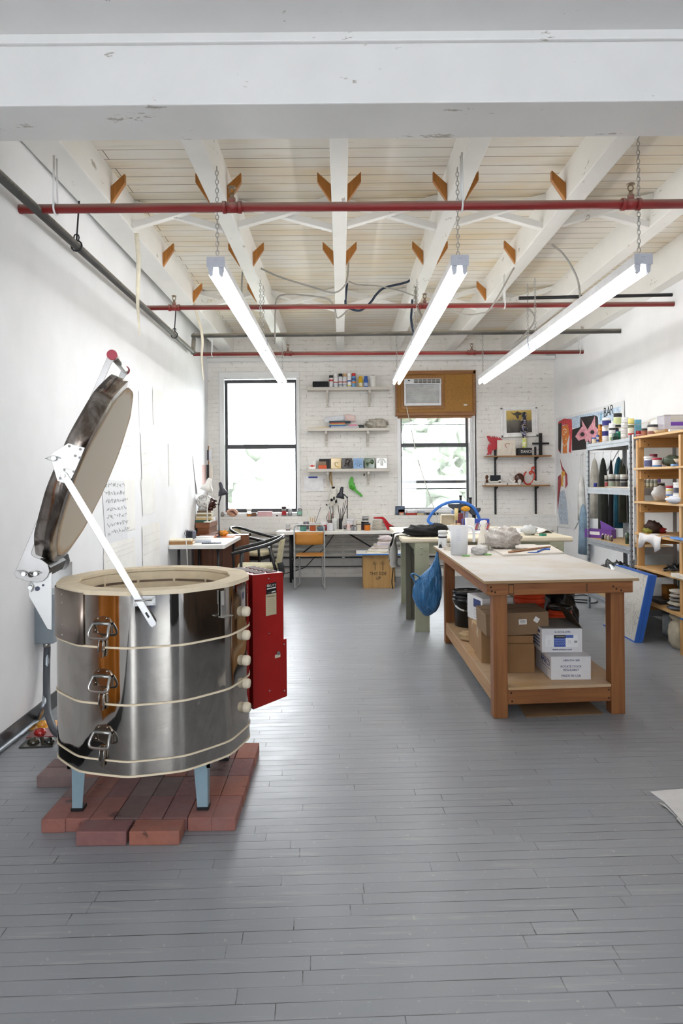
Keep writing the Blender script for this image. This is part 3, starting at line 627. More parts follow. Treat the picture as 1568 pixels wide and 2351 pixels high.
def hplate(poly, v, th, name, m, par, bev=.0015):
    f = frame(K(0, v, 0), KH, (0, 0, 1), -KX); b = MB(); b.prism(poly, -th/2, th/2, f); return b.build(name, m, par, bevel=bev)
armp = [(.557, 1.045), (.548, 1.028), (.508, 1.012), (.469, 1.006), (.443, 1.010), (.426, 1.026), (.417, 1.05), (.424, 1.081), (.449, 1.102), (.472, 1.111), (.485, 1.12), (.489, 1.130), (.477, 1.166), (.345, 1.487), (.162, 1.93), (.140, 1.965), (.143, 1.982), (.158, 1.988), (.172, 1.975)]
def pin(par, s, z, v, ang=.4, ln=.05):
    m = MB(); m.cyl(K(s, v-.004, z), K(s, v-.024, z), .009, n=10)
    m.tube([K(s + ln*(-.4+.1*k)*cos(ang) - .009*sin(pi*k/9)*sin(ang), v-.016, z + ln*(-.4+.1*k)*sin(ang) + .009*sin(pi*k/9)*cos(ang)) for k in range(10)] + [K(s+.6*ln*cos(ang)-.0*sin(ang), v-.016, z+.6*ln*sin(ang))] + [K(s + ln*(.5-.1*k)*cos(ang) + .009*sin(pi*(9-k)/9)*sin(ang), v-.016, z + ln*(.5-.1*k)*sin(ang) - .009*sin(pi*(9-k)/9)*cos(ang)) for k in range(7)], .0018, 5)
    m.build('cotter_pin', M_STEEL, par)
M_ARM = mat('9c9a99', .34, .85, .1, 5)
for v in (-.2, .2):
    p = hplate(armp, v, .004, 'hinge_arm', M_ARM, kiln)
    if v < 0: pin(p, .515, 1.045, v, .5, .055); pin(p, .468, 1.045, v, 0, .05)
    q = hplate([(.504, 1.012), (.41, 1.046), (.412, .80), (.43, .806), (.504, .95)], v+.012, .005, 'hinge_plate', M_WPL, kiln)
    if v < 0:
        pin(q, .492, .985, v+.012, 1.5, .045); m = MB(); m.cyl(K(.468, v+.005, .978), K(.468, v+.011, .978), .010, n=12); m.cyl(K(.445, v+.005, .992), K(.445, v+.011, .992), .005, n=8); m.build('bolt_hole', mat('3b4257', .4), q)
m = MB(); m.cyl(K(.156, -.2, 1.972), K(.156, .2, 1.972), .0165); m.build('lift_bar', M_STEEL, kiln)
for v0, v1, r in ((-.21, -.204, .022), (.204, .21, .022), (-.19, -.178, .02)): MB().cyl(K(.156, v0, 1.972), K(.156, v1, 1.972), r).build('grip_ring', mat('b03a4c', .45), kiln)
m = MB(); m.cyl(K(.49, -.21, 1.04), K(.49, .21, 1.04), .012); m.prism([(.44, 1.02), (.49, 1.09), (.455, 1.095), (.425, 1.06)], -.15, .15, frame(K(0, 0, 0), KH, (0, 0, 1), -KX)); m.build('hinge_spring_bar', mat('3a3836', .5, .5), kiln)
# near rim: bracket plates and the prop that holds the lid
p = hplate([(.356, 1.530), (.342, 1.546), (.288, 1.580), (.226, 1.562), (.258, 1.482), (.292, 1.418), (.330, 1.432)], -.4375, .003, 'lid_bracket', M_WPL, lid)
pin(p, .338, 1.52, -.4375, 0, .06)
for s, z in ((.284, 1.568), (.243, 1.556), (.262, 1.530), (.245, 1.523)): MB().cyl(K(s, -.438, z), K(s, -.442, z), .0055, n=8).build('bolt', mat('6d6a68', .4, .6), p)
q = hplate([(.300, 1.482), (.262, 1.470), (.282, 1.43), (.325, 1.438)], -.442, .003, 'prop_bracket', M_ALU, lid)
for s, z in ((.302, 1.476), (.268, 1.468), (.318, 1.443)): MB().cyl(K(s, -.443, z), K(s, -.446, z), .005, n=8).build('bolt', mat('6d6a68', .4, .6), q)
A0, A1 = V((.303, 1.456)), V((-.030, .858)); dd = (A1-A0).normalized(); nn = V((-dd.y, dd.x))
poly = [A0+nn*.0135, A0+nn*.009-dd*.012, A0-dd*.016, A0-nn*.009-dd*.012, A0-nn*.0135, A1-nn*.0135, A1-nn*.009+dd*.008, A1+nn*.009+dd*.008, A1+nn*.0135]
pr_ = hplate([(a.x, a.y) for a in poly], -.452, .008, 'lid_prop', M_ALU, kiln)
m = MB(); m.cyl(K(.303, -.452, 1.452), K(.303, -.468, 1.452), .008, n=10); m.build('prop_pin', M_STEEL, pr_)
m = MB(); a = A1-dd*.045; f = frame(K(0, -.4562, 0), KH, (0, 0, 1), -KX); m.prism([a+nn*.004-dd*.012, a-nn*.004-dd*.012, a-nn*.004+dd*.012, a+nn*.004+dd*.012], -.0005, .0005, f); m.build('slot', M_BLACK, pr_)
TH2 = R(285); kn2 = V((cos(TH2), sin(TH2), 0)); kt2 = V((-sin(TH2), cos(TH2), 0)); fac2 = lambda u, w, z: kn2*(ap+w) + kt2*u + V((0, 0, z))
m = MB(); m.prism([(-.056, -.023), (.03, -.023), (.03, .016), (-.056, .016)], .0, .003, frame(fac2(-.03, .003, .952), kt2, (0, 0, 1), kn2))
br = m.build('prop_guide', M_WPL, kiln, bevel=.001)
m = MB(); m.tube([fac2(-.078, .006, .958), fac2(-.078, .042, .957), fac2(-.015, .042, .957), fac2(-.015, .006, .958)], .003, 6); 
for u in (-.08, -.006): 
    for z in (.936, .962): m.sph(fac2(u, .006, z), .003, 6, 4)
m.build('guide_wire', M_STEEL, br)
# sensor bracket near the control box facet
TH3 = R(325); f3 = lambda u, w, z: V((cos(TH3), sin(TH3), 0))*(KR*.985+w) + V((-sin(TH3), cos(TH3), 0))*u + V((0, 0, z))
m = MB(); m.box(f3(.0, .004, .905), (.028, .006, .11), rot=MX.Rotation(TH3+pi/2, 3, 'Z')); m.box(f3(0, .018, .853), (.06, .032, .004), rot=MX.Rotation(TH3+pi/2, 3, 'Z')); m.box(f3(-.008, .012, .93), (.008, .014, .06), rot=MX.Rotation(TH3+pi/2, 3, 'Z')); m.build('latch_bracket', M_STEEL, kiln, bevel=.001)
# ceramic peephole plugs
M_PLUG = mat('e9dcc4', .6, 0, .06, 12)
for z, px in ((.838, 585), (.731, 582), (.617, 584), (.513, 583), (.405, 583)):
    d = V((cos(R(350)), sin(R(350)), 0)); p = d*(KR-.045) + V((0, 0, z)); b = MB()
    b.lathe([(0, 0), (.014, 0), (.015, .022), (.021, .026), (.023, .034), (.023, .05), (.019, .058), (0, .059)], p, 16, rot=(d.to_track_quat('Z', 'Y').to_matrix() @ MX.Identity(3))); b.build('peephole_plug', M_PLUG, kiln)
# red control box
e = V((.82, .572, 0)); nb = V((.572, -.82, 0)); M_REDBOX = mat('971612', .42, 0, .05, 6); KB = lambda r, w, z: e*r + nb*w + V((0, 0, z-.018))
m = MB()
def kbox(m, r0, r1, w0, w1, z0, z1, slope=0): m.hexa([KB(r0, w0, z0), KB(r1, w0, z0+slope), KB(r1, w1, z0+slope), KB(r0, w1, z0), KB(r0, w0, z1), KB(r1, w0, z1), KB(r1, w1, z1), KB(r0, w1, z1)])
kbox(m, .425, .595, -.15, .142, .66, .992); kbox(m, .425, .612, -.15, .142, .345, .66, .03)
cb = m.build('control_box', M_REDBOX, kiln)
m = MB()
for i in range(2):
    for k in range(6): m.hexa([KB(.455+i*.07, -.13+k*.044, .9915), KB(.51+i*.07, -.13+k*.044, .9915), KB(.51+i*.07, -.108+k*.044, .9925), KB(.455+i*.07, -.108+k*.044, .9925), KB(.455+i*.07, -.125+k*.044, .998), KB(.51+i*.07, -.125+k*.044, .998), KB(.51+i*.07, -.108+k*.044, .994), KB(.455+i*.07, -.108+k*.044, .994)])
m.build('cooling_louvres', mat('3d0d10', .4), cb)
fb = frame(KB(.425, .1425, 0), e, (0, 0, 1), nb); m = MB(); m.prism([(.075, .845), (.131, .855), (.131, .948), (.075, .94)], 0, .0008, fb); lb = m.build('rating_label', mat('1b1b1d', .4), cb)
m = MB(); m.prism([(.071, .786), (.130, .79), (.130, .895), (.071, .89)], 0.0002, .0010, fb); m.build('warning_label', mat('b9ac8f', .5), cb)
rb = (MX(((e.x, 0, nb.x), (e.y, 0, nb.y), (0, 1, 0)))).to_euler()
T = lambda s, z, size, mm, u=.103, al='CENTER', sx=1: txt('lettering', s, size, mm, cb, fb @ V((u, z, .0012)), rb, al, .0002, sx)
M_INKB = mat('26241f', .6); M_INKW = mat('e8e6de', .5)
T('SKUTT', .932, .017, M_INKW, .104); T('WARNING', .880, .010, M_INKB, .1); 
for k in range(7): T('- - -- --- -- ---' if k % 2 else '-- ---- - --- --', .866-k*.0095, .008, M_INKB, .1)
T('-- --- ---- --', .90, .006, M_INKW, .1); m = MB(); m.prism([(.078, .915), (.128, .919), (.128, .924), (.078, .920)], .0009, .0012, fb); m.prism([(.104, .897), (.126, .9), (.126, .906), (.104, .903)], .0009, .0012, fb); m.tube([fb @ V((.084+.006*cos(w), .933+.006*sin(w), .001)) for w in [2*pi*k/12 for k in range(13)]], .0009, 4, caps=False); m.build('label_bars', M_INKW, lb)
m = MB()
for u, z in ((.088, .967), (.088, .70), (.088, .42), (.172, .635), (.172, .405)): m.sph(fb @ V((u, z, .001)), .004, 8, 5)
m.build('screws', M_STEEL, cb)
m = MB(); m.cyl(fb @ V((.135, .598, 0)), fb @ V((.135, .598, .012)), .009, n=12); m.build('toggle_switch', M_CHROME, cb); m = MB(); m.prism([(.12, .573), (.15, .576), (.15, .592), (.12, .589)], 0, .001, fb); m.build('switch_label', mat('cfc5b0', .5), cb)
# ---------------------------------------------------------------- pavers under the kiln
def m_paver(c, s):
    t = NT('paver_'+c); p = t.pos(geo=True); f = t.noise(p, 26, 4, .7); g = t.noise(p, 7, 3); st = t.noise(t.pos((1, 2, 1), geo=True), 6.5, 4, .7)
    b = t.mix(t.ramp(f, [(.35, (0,)*3), (.7, (.6,)*3)]), lin(c), tuple(x*1.35 for x in lin(c)[:3])+(1,)); b = t.mix(t.ramp(st, [(.62, (0,)*3), (.68, (.75,)*3)]), b, lin('3d2a26')); t.col(t.mix(t.ramp(g, [(.5, (0,)*3), (.8, (.4,)*3)]), b, lin('7b6f70'))); t.set(Roughness=.85); t.bump(f, .4, .004); return t.mat
PV = [m_paver(c, 0) for c in ('8c5c53', '7e5654', '775f60', '925d4e', '766260', '6d5855')]
m = MB(); m.bb(-.0495, .0495, -.1, .1, 0, .0565); pv = m.build('paver_brick', PV[0], bevel=.004); pvs = []
spots = []
for r in range(4):
    for c in range(8): spots.append((-.498-.1003*c + rnd.uniform(-.002, .002), 2.915+.2012*r + rnd.uniform(-.004, .004), 0))
spots += [(-.966, 2.758, pi/2), (-.755, 2.758, pi/2), (-1.355, 3.28, pi/2), (-1.355, 3.385, pi/2)]
rows = ['front row', 'second row', 'third row', 'back row']; cols = ['at the red control box end', 'second from the control box end', 'third from the control box end', 'fourth from the control box end', 'fourth from the hinge side', 'third from the hinge side', 'second from the hinge side', 'at the hinge side end']
for i, (x, y, a) in enumerate(spots):
    o = pv if i == 0 else pv.copy()
    if i: C.objects.link(o); o.data = pv.data.copy(); o.data.materials[0] = PV[rnd.randrange(6)]
    o.location = (x, y, 0); o.rotation_euler = (0, 0, a)
    tag(o, ('reddish paver in the %s under the kiln, %s' % (rows[i//8], cols[i % 8])) if i < 32 else ['crosswise paver poking out in front, below the latches', 'greyish crosswise paver poking out in front of the kiln legs', 'odd paver sticking out sideways at the hinge side', 'second odd paver behind the sideways one'][i-32], 'paver', 'pavers under the kiln')
# ---------------------------------------------------------------- electrics on the wall behind the kiln
o = thing('junction_box', 'grey electrical disconnect box on the wall behind the kiln hinge', 'electrical box', (XL(4.25)+.055, 4.25, .47))
MB().bb(-.053, .06, -.12, .12, 0, .3).build('box', mat('8d979e', .4, .3), o, bevel=.004); MB().bb(.0, .03, -.126, -.12, .30, .42).build('switch_lever', M_DKMET, o)
m = MB(); m.cyl((.0, -.07, -.03), (.0, -.07, 0), .022); m.build('gland_nut', M_STEEL, o)
b = V((XL(4.18)+.055, 4.18, .44)); mono(MB().tube(smooth_path([b, b+V((0, -.01, -.12)), b+V((.03, -.08, -.26)), b+V((.12, -.25, -.36)), b+V((.30, -.5, -.36)), V((-1.20, 3.47, .2))], 6), .021, 10), 'flexible_hose', mat('4d5158', .5), 'dark flexible power hose from the grey box down to the kiln', 'hose')
w = [at(109, 1478, 4.18), at(107, 1545, 4.16), at(104, 1585, 4.14), at(100, 1620, 4.02), fl(88, 1650, .02), fl(73, 1664, .02), fl(40, 1691, .02), fl(0, 1722, .02), fl(-60, 1767, .02)]
mono(MB().tube(smooth_path(w, 6), .0135, 10), 'metal_conduit', M_GALV, 'bare metal conduit bending from the grey box along the black baseboard', 'conduit')
# glazed relief tiles lying on the floor
tl = None
for (px, py), c, l in (((92, 1706), '2b2a20', 'black glazed tile with domes on the floor beside the kiln'), ((107, 1684), '7d1d1c', 'dark red glazed tile with a dome on the floor beside the kiln'), ((112, 1666), 'dd9a2c', 'yellow glazed tile with a dome on the floor beside the conduit bend by the kiln')):
    p = fl(px, py); o = thing('glazed_tile', l, 'tile', p, .1, 'glazed tiles drying by the kiln'); g = mat(c, .08, 0, .15, 14, coat=.5)
    MB().bb(-.09, .09, -.07, .07, 0, .008).build('slab', g, o, bevel=.003); m = MB(); m.sph((-.035, .0, .006), (.036, .03, .028), 14, 8)
    m.build('dome', mat({'2b2a20': '35301f', '7d1d1c': 'b3231f', 'dd9a2c': 'e3a23c'}[c], .06, 0, .1, coat=.6), o)
    if c == '2b2a20': MB().sph((.05, .0, .006), (.03, .028, .024), 14, 8).build('dome', mat('1d1f1c', .06, coat=.6), o)
# unseen: orange cloth read off its reflection, then blocks added for the steel to mirror
m = MB(); m.grid(lambda u, v: V((XL(1.9)+.05+.02*sin(v*14), 1.6+.5*v+.03*sin(u*5), .15+1.5*u)), 14, 10, t=.004); mono(m, 'orange_drop_cloth', mat('d9831f', .6), 'orange cloth hanging on the near wall beside the camera', 'cloth')
m = MB(); m.bb(-.62, .1, -2.9, -2.3, 0, 1.9); mono(m, 'mirrored_dark_block', mat('3a3634', .5), 'unseen dark block added behind the photographer for the kiln to mirror', 'reflection block')
m = MB(); m.bb(2.75, 3.2, -.5, 3.2, 0, 2.1); mono(m, 'mirrored_tall_block', mat('4a3a2c', .5, 0, .4, 3), 'unseen tall dark block added by the wall for the kiln to mirror', 'rack')
m = MB(); m.bb(.9, 1.9, -1.6, -1.1, 0, 1.5); mono(m, 'mirrored_grey_panel', mat('4a4a4c', .6), 'unseen dark grey panel added behind the photographer for the kiln to mirror', 'screen')
m = MB(); m.bb(.25, .6, -3.2, -2.4, 0, 1.6); mono(m, 'mirrored_blue_block', mat('4f5f9c', .5), 'unseen blue block added behind the photographer for the kiln to mirror', 'crate')
# ================================================================ workbench
def fir(ax): return wood('a8713f', '8a5630', ax, 1.1, .55, True)
def plyw(name, c1, c2, stain):
    t = NT(name); p = t.pos((3, 16, 16)); f = t.noise(p, 1, 4, .6, 1.5); g = t.noise(t.pos(), 2.2, 5, .65); s = t.noise(t.pos((1, 3, 1)), 9, 4, .7)
    b = t.ramp(f, [(.3, lin(c1)), (.7, lin(c2))]); b = t.mix(t.ramp(g, [(.3, (0,)*3), (.55, (stain,)*3)]), b, lin('c6c4c1')); b = t.mix(t.ramp(s, [(.69, (0,)*3), (.74, (.6,)*3)]), b, lin('6f5a48'))
    t.col(b); t.set(Roughness=.6); t.bump(f, .08, .002); return t.mat
M_TOP = plyw('dusty_plywood', 'c2b8ab', 'b5a998', 1.0); M_SHELFPLY = plyw('plywood', 'cda774', 'b88f5c', .25)
def ply_edge():
    t = NT('plywood_edge'); s = t.n('ShaderNodeSeparateXYZ'); t.l(t.pos(geo=True), s.inputs[0]); w = t.math('FRACT', t.math('MULTIPLY', s.outputs[2], 230)); t.col(t.ramp(w, [(.45, lin('c3a47c')), (.55, lin('8a6a48'))])); t.set(Roughness=.7); return t.mat
M_PEDGE = ply_edge()
bench = thing('workbench', 'long wooden workbench with a dusty plywood top and a lower shelf', 'workbench', (.842, 4.05, 0)); SK = .085
def bx(m, x0, x1, y0, y1, z0, z1, mi=0, sk=SK):     # bench-local box, front slightly out of square
    m.hexa([(x, y + sk*x, z) for z in (z0, z1) for x, y in ((x0, y0), (x1, y0), (x1, y1), (x0, y1))], mi); return m
m = MB(); bx(m, 0, .955, 0, 2.24, .823, .84)
tp = m.build('top', [M_TOP, M_PEDGE], bench, bevel=.002)
for p in tp.data.polygons: p.material_index = 0 if abs(p.normal.z) > .5 else 1
bx(MB(), .022, .925, .02, .058, .750, .823).build('apron', fir('x'), bench, bevel=.004); bx(MB(), .022, .925, 2.16, 2.2, .750, .823).build('apron', fir('x'), bench, bevel=.004)
bx(MB(), .022, .06, .059, 2.16, .750, .823).build('apron', fir('y'), bench, bevel=.004); bx(MB(), .887, .925, .059, 2.16, .750, .823).build('apron', fir('y'), bench, bevel=.004)
for x in (.066, .80):
    for y in (.06, 1.97): bx(MB(), x, x+.088, y, y+.088, 0, .75).build('leg', fir('z'), bench, bevel=.004)
bx(MB(), .154, .80, .065, .103, .08, .169).build('stretcher', fir('x'), bench, bevel=.004); bx(MB(), .155, .80, 1.99, 2.03, .08, .169).build('stretcher', fir('x'), bench, bevel=.004)
bx(MB(), .07, .108, .15, 1.97, .08, .169).build('stretcher', wood('b58a58', '9f7242', 'y', 1.1), bench, bevel=.004); bx(MB(), .846, .884, .15, 1.97, .08, .169).build('stretcher', fir('y'), bench, bevel=.004)
m = MB(); bx(m, .156, .798, .06, 2.05, .1695, .186); bx(m, .072, .156, .152, 1.965, .1695, .186); bx(m, .798, .882, .152, 1.965, .1695, .186); m.build('shelf', M_SHELFPLY, bench)
for x, z, o_ in ((.045, .80, .0195), (.05, .775, .0195), (.07, .77, .0195), (.80, .79, .0195), (.85, .765, .0195), (.82, .775, .0195), (.175, .15, .064), (.18, .10, .064), (.785, .15, .064), (.785, .10, .064)): MB().cyl((x, o_+SK*x, z), (x, o_+.0015+SK*x, z), .006, n=8).build('screw_hole', mat('2a1c12', .8), bench)
m = MB(); m.box((.168, .0195+SK*.168, .786), (.034, .002, .062), rot=SK); st_ = m.build('grade_stamp', mat('4a3223', .7), bench); m = MB(); m.box((.168, .018+SK*.168, .786), (.026, .002, .048), rot=SK); m.build('stamp_face', mat('9b6738', .7), st_)
m = MB(); m.box((.635, .0195+SK*.635, .786), (.008, .002, .05), rot=SK); m.build('pencil_mark', mat('5a3c28', .7), bench)
ZT = .8405; ZS = .1865
# ---- boxes and buckets on the lower shelf
M_CARD = mat('a17d57', .8, 0, .07, 6); M_CARD2 = mat('8f6b47', .8, 0, .07, 6); M_TAPE = mat('b08f63', .25); M_WBOX = mat('e3e2e4', .55, 0, .03); M_INK = mat('2f3f78', .6); M_STICK = mat('eceae6', .5)
def carton(name, label, x0, x1, y0, y1, z0, z1, mt, rz=0, group=None, tape=True, rx=0):
    o = thing(name, label, 'box', ((x0+x1)/2, (y0+y1)/2, z0), rz, group); w, d, h = (x1-x0)/2, (y1-y0)/2, z1-z0
    if rx: o.rotation_euler = (0, rx, rz)
    MB().bb(-w, w, -d, d, 0, h).build('carton', mt, o, bevel=.003)
    m = MB(); m.bb(-w+.003, w-.003, -.0016, .0016, h-.0005, h+.0012); m.build('flap_seam', mat('5d452e', .8), o)
    if tape: m = MB(); m.bb(-w-.0006, w+.0006, -.024, .024, h-.0002, h+.0006); m.bb(-w-.0012, -w, -.024, .024, h*.7, h); m.build('packing_tape', M_TAPE, o)
    return o
G = 'cardboard boxes under the workbench'
carton('cardboard_box', 'small brown carton at the open side of the bench shelf, taped light side showing', .95, 1.105, 4.68, 4.93, ZS, .405, M_CARD, 0, G)
carton('cardboard_box', 'dark brown carton on the bench shelf just behind the near bench leg', 1.112, 1.262, 4.65, 4.90, ZS, .375, M_CARD2, 0, G)
carton('cardboard_box', 'slim brown carton standing on the shelf behind the white jar boxes', 1.268, 1.36, 4.66, 4.82, ZS, .285, M_CARD, 0, G, False)
carton('cardboard_box', 'brown carton stacked on the slim carton behind the white jar boxes', 1.25, 1.36, 4.67, 4.83, .286, .425, M_CARD2, .04, G, False)
carton('cardboard_box', 'brown carton carrying the printed white box under the bench', .97, 1.28, 4.955, 5.26, ZS, .40, M_CARD, 0, G)
o = carton('cardboard_box', 'wide brown carton with two white stickers lying across the stacked boxes under the bench', .935, 1.345, 4.44, 4.76, .430, .575, mat('8b7054', .8, 0, .06), 0, G, False, R(-2.2))
m = MB(); m.box((.035, -.161, .085), (.052, .001, .034)); m.box((.035, -.1615, .09), (.036, .001, .012)); s_ = m.build('address_sticker', M_STICK, o)
txt('barcode', '|||||||||', .018, M_INKB, o, (.035, -.1625, .09), sx=.8); txt('barcode', '--- -- ----', .008, M_INKB, o, (.035, -.1625, .076))
m = MB(); m.box((.125, -.161, .095), (.033, .001, .033), rot=MX.Rotation(R(35), 3, 'Y')); m.build('diamond_sticker', M_STICK, o)
m = MB(); m.box((-.085, -.161, .11), (.012, .001, .022)); m.build('edge_sticker', mat('d8c9a2', .5), o)
carton('cardboard_box', 'low brown carton holding up the stickered carton behind the near leg', 1.02, 1.24, 4.44, 4.62, .376, .425, M_CARD2, 0, G, False).location.z = .376
bpy.data.objects[[k for k in bpy.data.objects.keys() if k.startswith('cardboard_box')][-1]].location.y = 4.72 if False else 4.53
sup = carton('cardboard_box', 'brown carton at the bottom behind the near leg, below the stickered carton', 1.02, 1.245, 4.43, 4.62, ZS, .3755, M_CARD2, 0, G, False)
mono(MB().bb(-.03, .03, -.15, .17, 0, .012), 'slat_offcut', wood('d9bb8d', 'c4a273', 'y'), 'pale wooden slat lying on the taped carton under the bench', 'slat', loc=(.985, 4.83, .408), rot=(0, 0, .05))
# printed jar boxes
def jarbox(label, x0, x1, y0, y1, z0, h):
    o = thing('jar_box', label, 'box', ((x0+x1)/2, (y0+y1)/2, z0), 0, 'white printed jar boxes'); w, d = (x1-x0)/2, (y1-y0)/2
    m = MB(); m.bb(-w, w, -d, d, 0, h); m.build('carton', M_WBOX, o, bevel=.003); return o, w, d
o, w, d = jarbox('white printed carton on the bench shelf saying rotate stock regularly, lower of two', 1.302, 1.552, 4.27, 4.61, ZS, .146)
rl = (R(90), 0, R(-90))
for s, z, sz in (('1-800-374-1600', .122, .0175), ('ROTATE STOCK', .083, .019), ('REGULARLY', .062, .019), ('MADE IN USA', .025, .021)): txt('lettering', s, sz, M_INK, o, (0, -d-.0006, z), sx=.95)
txt('lettering', 'AMACO', .052, M_INK, o, (-w-.0006, -.05, .09), rl); m = MB(); 
for z in (.115, .062): m.bb(-w-.001, -w, -.14, .04, z-.0015, z+.0015)
m.build('print_lines', M_INK, o)
for k in range(4): txt('lettering', '--- ---- -- ------ ---', .012, M_INK, o, (-w-.0006, -.05, .048-k*.011), rl)
m = MB(); m.bb(-w-.001, w+.001, -d-.004, -d+.10, .146, .1475); m.bb(-w-.001, w+.001, -d+.104, -d+.2, .146, .1475); m.build('flap', mat('d3d1d2', .6), o)
o, w, d = jarbox('open white jar carton with a blue printed label and raised flap, upper of two', 1.272, 1.53, 4.36, 4.645, ZS+.1485, .153)
for s, z, sz in (('12-16 OZ. JARS', .132, .0165), ('www.amaco.com', .02, .018)): txt('lettering', s, sz, M_INK, o, (0, -d-.0012, z))
m = MB(); m.bb(-.108, .10, -d-.0006, -d, .035, .112); lb = m.build('label_sheet', mat('efeff0', .45), o)
m = MB(); m.bb(-.052, .022, -d-.0010, -d, .036, .093); m.bb(.022, .072, -d-.0010, -d, .093, .112); m.build('blue_panel', mat('4a63b0', .45), lb)
m = MB(); m.bb(-.052, .022, -d-.0010, -d, .093, .112); m.build('black_panel', M_BLACK, lb)
m = MB(); 
for k in range(5): 
    for j in range(2): x = -.045+k*.0135; m.tube([V((x, -d-.0013, .05+j*.016)), V((x+.0068, -d-.0013, .06+j*.016)), V((x+.0135, -d-.0013, .05+j*.016))], .0012, 4)
m.bb(-.05, .02, -d-.0013, -d-.001, .083, .085); m.build('label_pattern', mat('a9b6e0', .45), lb)
txt('lettering', 'DECORATING', .009, M_INKW, o, (-.012, -d-.0016, .102)); txt('lettering', '---- ---\n--- ----\n-- ---', .008, M_INK, o, (.047, -d-.0016, .068)); txt('barcode', '||||||||', .016, M_INKB, o, (.087, -d-.0016, .07), sx=.6); txt('lettering', '-- ----\n--- ---\n---- --\n-- ---', .007, mat('77808f', .5), o, (-.084, -d-.0016, .068))
m = MB()
for k in range(5): m.bb(-w-.001, -w, -.1, .1, .03+k*.022, .036+k*.022+(.012 if k == 4 else 0))
m.build('side_print', M_INK, o)
m = MB(); m.hexa([(w-.002, -d, .15), (w+.002, -d, .15), (w+.002, d, .15), (w-.002, d, .15), (w-.06, -d+.05, .25), (w-.056, -d+.05, .25), (w-.056, d, .25), (w-.06, d, .25)]); m.bb(-w, w, d-.004, d, .15, .165); m.build('flap', mat('4a3828', .8), o)
m = MB(); m.bb(-w+.004, w-.004, -d+.004, d-.004, .153, .1535); m.build('contents', mat('8f8a86', .6), o)
o = thing('printed_box', 'white printed box tilted on a brown carton beside the black bucket', 'box', (1.10, 5.10, .4005), R(12)); MB().bb(-.12, .12, -.14, .14, 0, .18).build('carton', M_WBOX, o, bevel=.003)
m = MB(); m.bb(-.121, -.12, -.11, .02, .10, .16); lb = m.build('side_print', M_INK, o); 
for k in range(4): txt('lettering', '-- ---- ---', .02, M_INK, o, (-.1205, -.03, .08-k*.018), rl)
# buckets
def bucket(name, label, loc, r, h, m1, m2, lidc=True, handle=True):
    o = thing(name, label, 'bucket', loc); b = MB(); b.lathe([(r*.88, 0), (r*.9, .004), (r*.985, h*.72), (r*1.05, h*.725), (r*1.05, h*.76), (r, h*.765), (r, h*.82), (r*1.05, h*.825), (r*1.05, h*.86), (r, h*.865), (r*1.0, h*.95)], (0, 0, 0), 28); b.build('pail', m1, o)
    if lidc: b = MB(); b.lathe([(r*1.0, h*.93), (r*1.08, h*.93), (r*1.08, h*.99), (r*1.02, h), (r*.94, h), (r*.9, h*.975), (0, h*.975)], (0, 0, 0), 28); b.build('lid', m2, o)
    if handle:
        b = MB(); pts = [(-r*1.04*cos(a), -r*1.03*sin(a)-.004, h*.78 - .30*h*sin(a)) for a in [pi*k/14 for k in range(15)]]; b.tube(pts, .003, 6); hd = b.build('wire_handle', M_STEEL, o)
        b = MB(); b.tube(pts[3:7], .0075, 8); b.build('handle_grip', M_WHITE, hd)
    return o
M_BLKP = mat('1d1d1f', .3, 0, .1)
o = bucket('plastic_bucket', 'tall black lidded bucket with white handle grip far down the bench shelf', (1.085, 5.90, ZS), .125, .305, M_BLKP, mat('2b2c2e', .18)); o.rotation_euler = (0, 0, R(-12))
bucket('plastic_bucket', 'small dark grey bucket beside the tall black bucket under the bench', (1.10, 5.49, ZS), .095, .285, mat('3c3d40', .4), mat('35363a', .3), True, False)
M_ORG = mat('d6441b', .45)
bucket('plastic_bucket', 'tall orange bucket behind the stickered carton under the bench', (1.455, 5.32, ZS), .115, .42, M_ORG, M_ORG, True, False)
bucket('plastic_bucket', 'orange bucket with a black lid next to the black rubbish bag', (1.60, 5.02, ZS), .082, .325, M_ORG, M_BLKP, True, False)
m = MB(); m.sph((0, 0, .17), (.15, .21, .25), 26, 18, fn=wob(5, .09, 4)); b_ = mono(m, 'rubbish_bag', mat('141416', .22, 0, .2, 20, .3, 18), 'black plastic rubbish bag slumped over the shelf by the orange bucket', 'bag', loc=(1.73, 5.50, ZS+.01)); 
for v in b_.data.vertices: v.co.z = max(v.co.z, 0)
m = MB(); m.sph((0, 0, .02), (.068, .09, .034), 20, 12, fn=wob(8, .16, 6)); mono(m, 'cloth_rag', mat('c7ab83', .9, bump=.4, bs=40), 'crumpled tan rag on the bench shelf in front of the black bucket', 'cloth', loc=(.99, 5.36, ZS+.0145))
p = [fl(1190, 1619), fl(1208, 1648), fl(1385, 1640), fl(1352, 1612)]
m = MB(); m.add([V((q.x, q.y, z)) for z in (.001, .006) for q in p], [(0, 1, 2, 3), (4, 5, 6, 7), (0, 1, 5, 4), (1, 2, 6, 5), (2, 3, 7, 6), (3, 0, 4, 7)]); mono(m, 'cardboard_sheet', mat('8d6f50', .8), 'flat cardboard sheet on the floor under the bench shelf', 'cardboard')
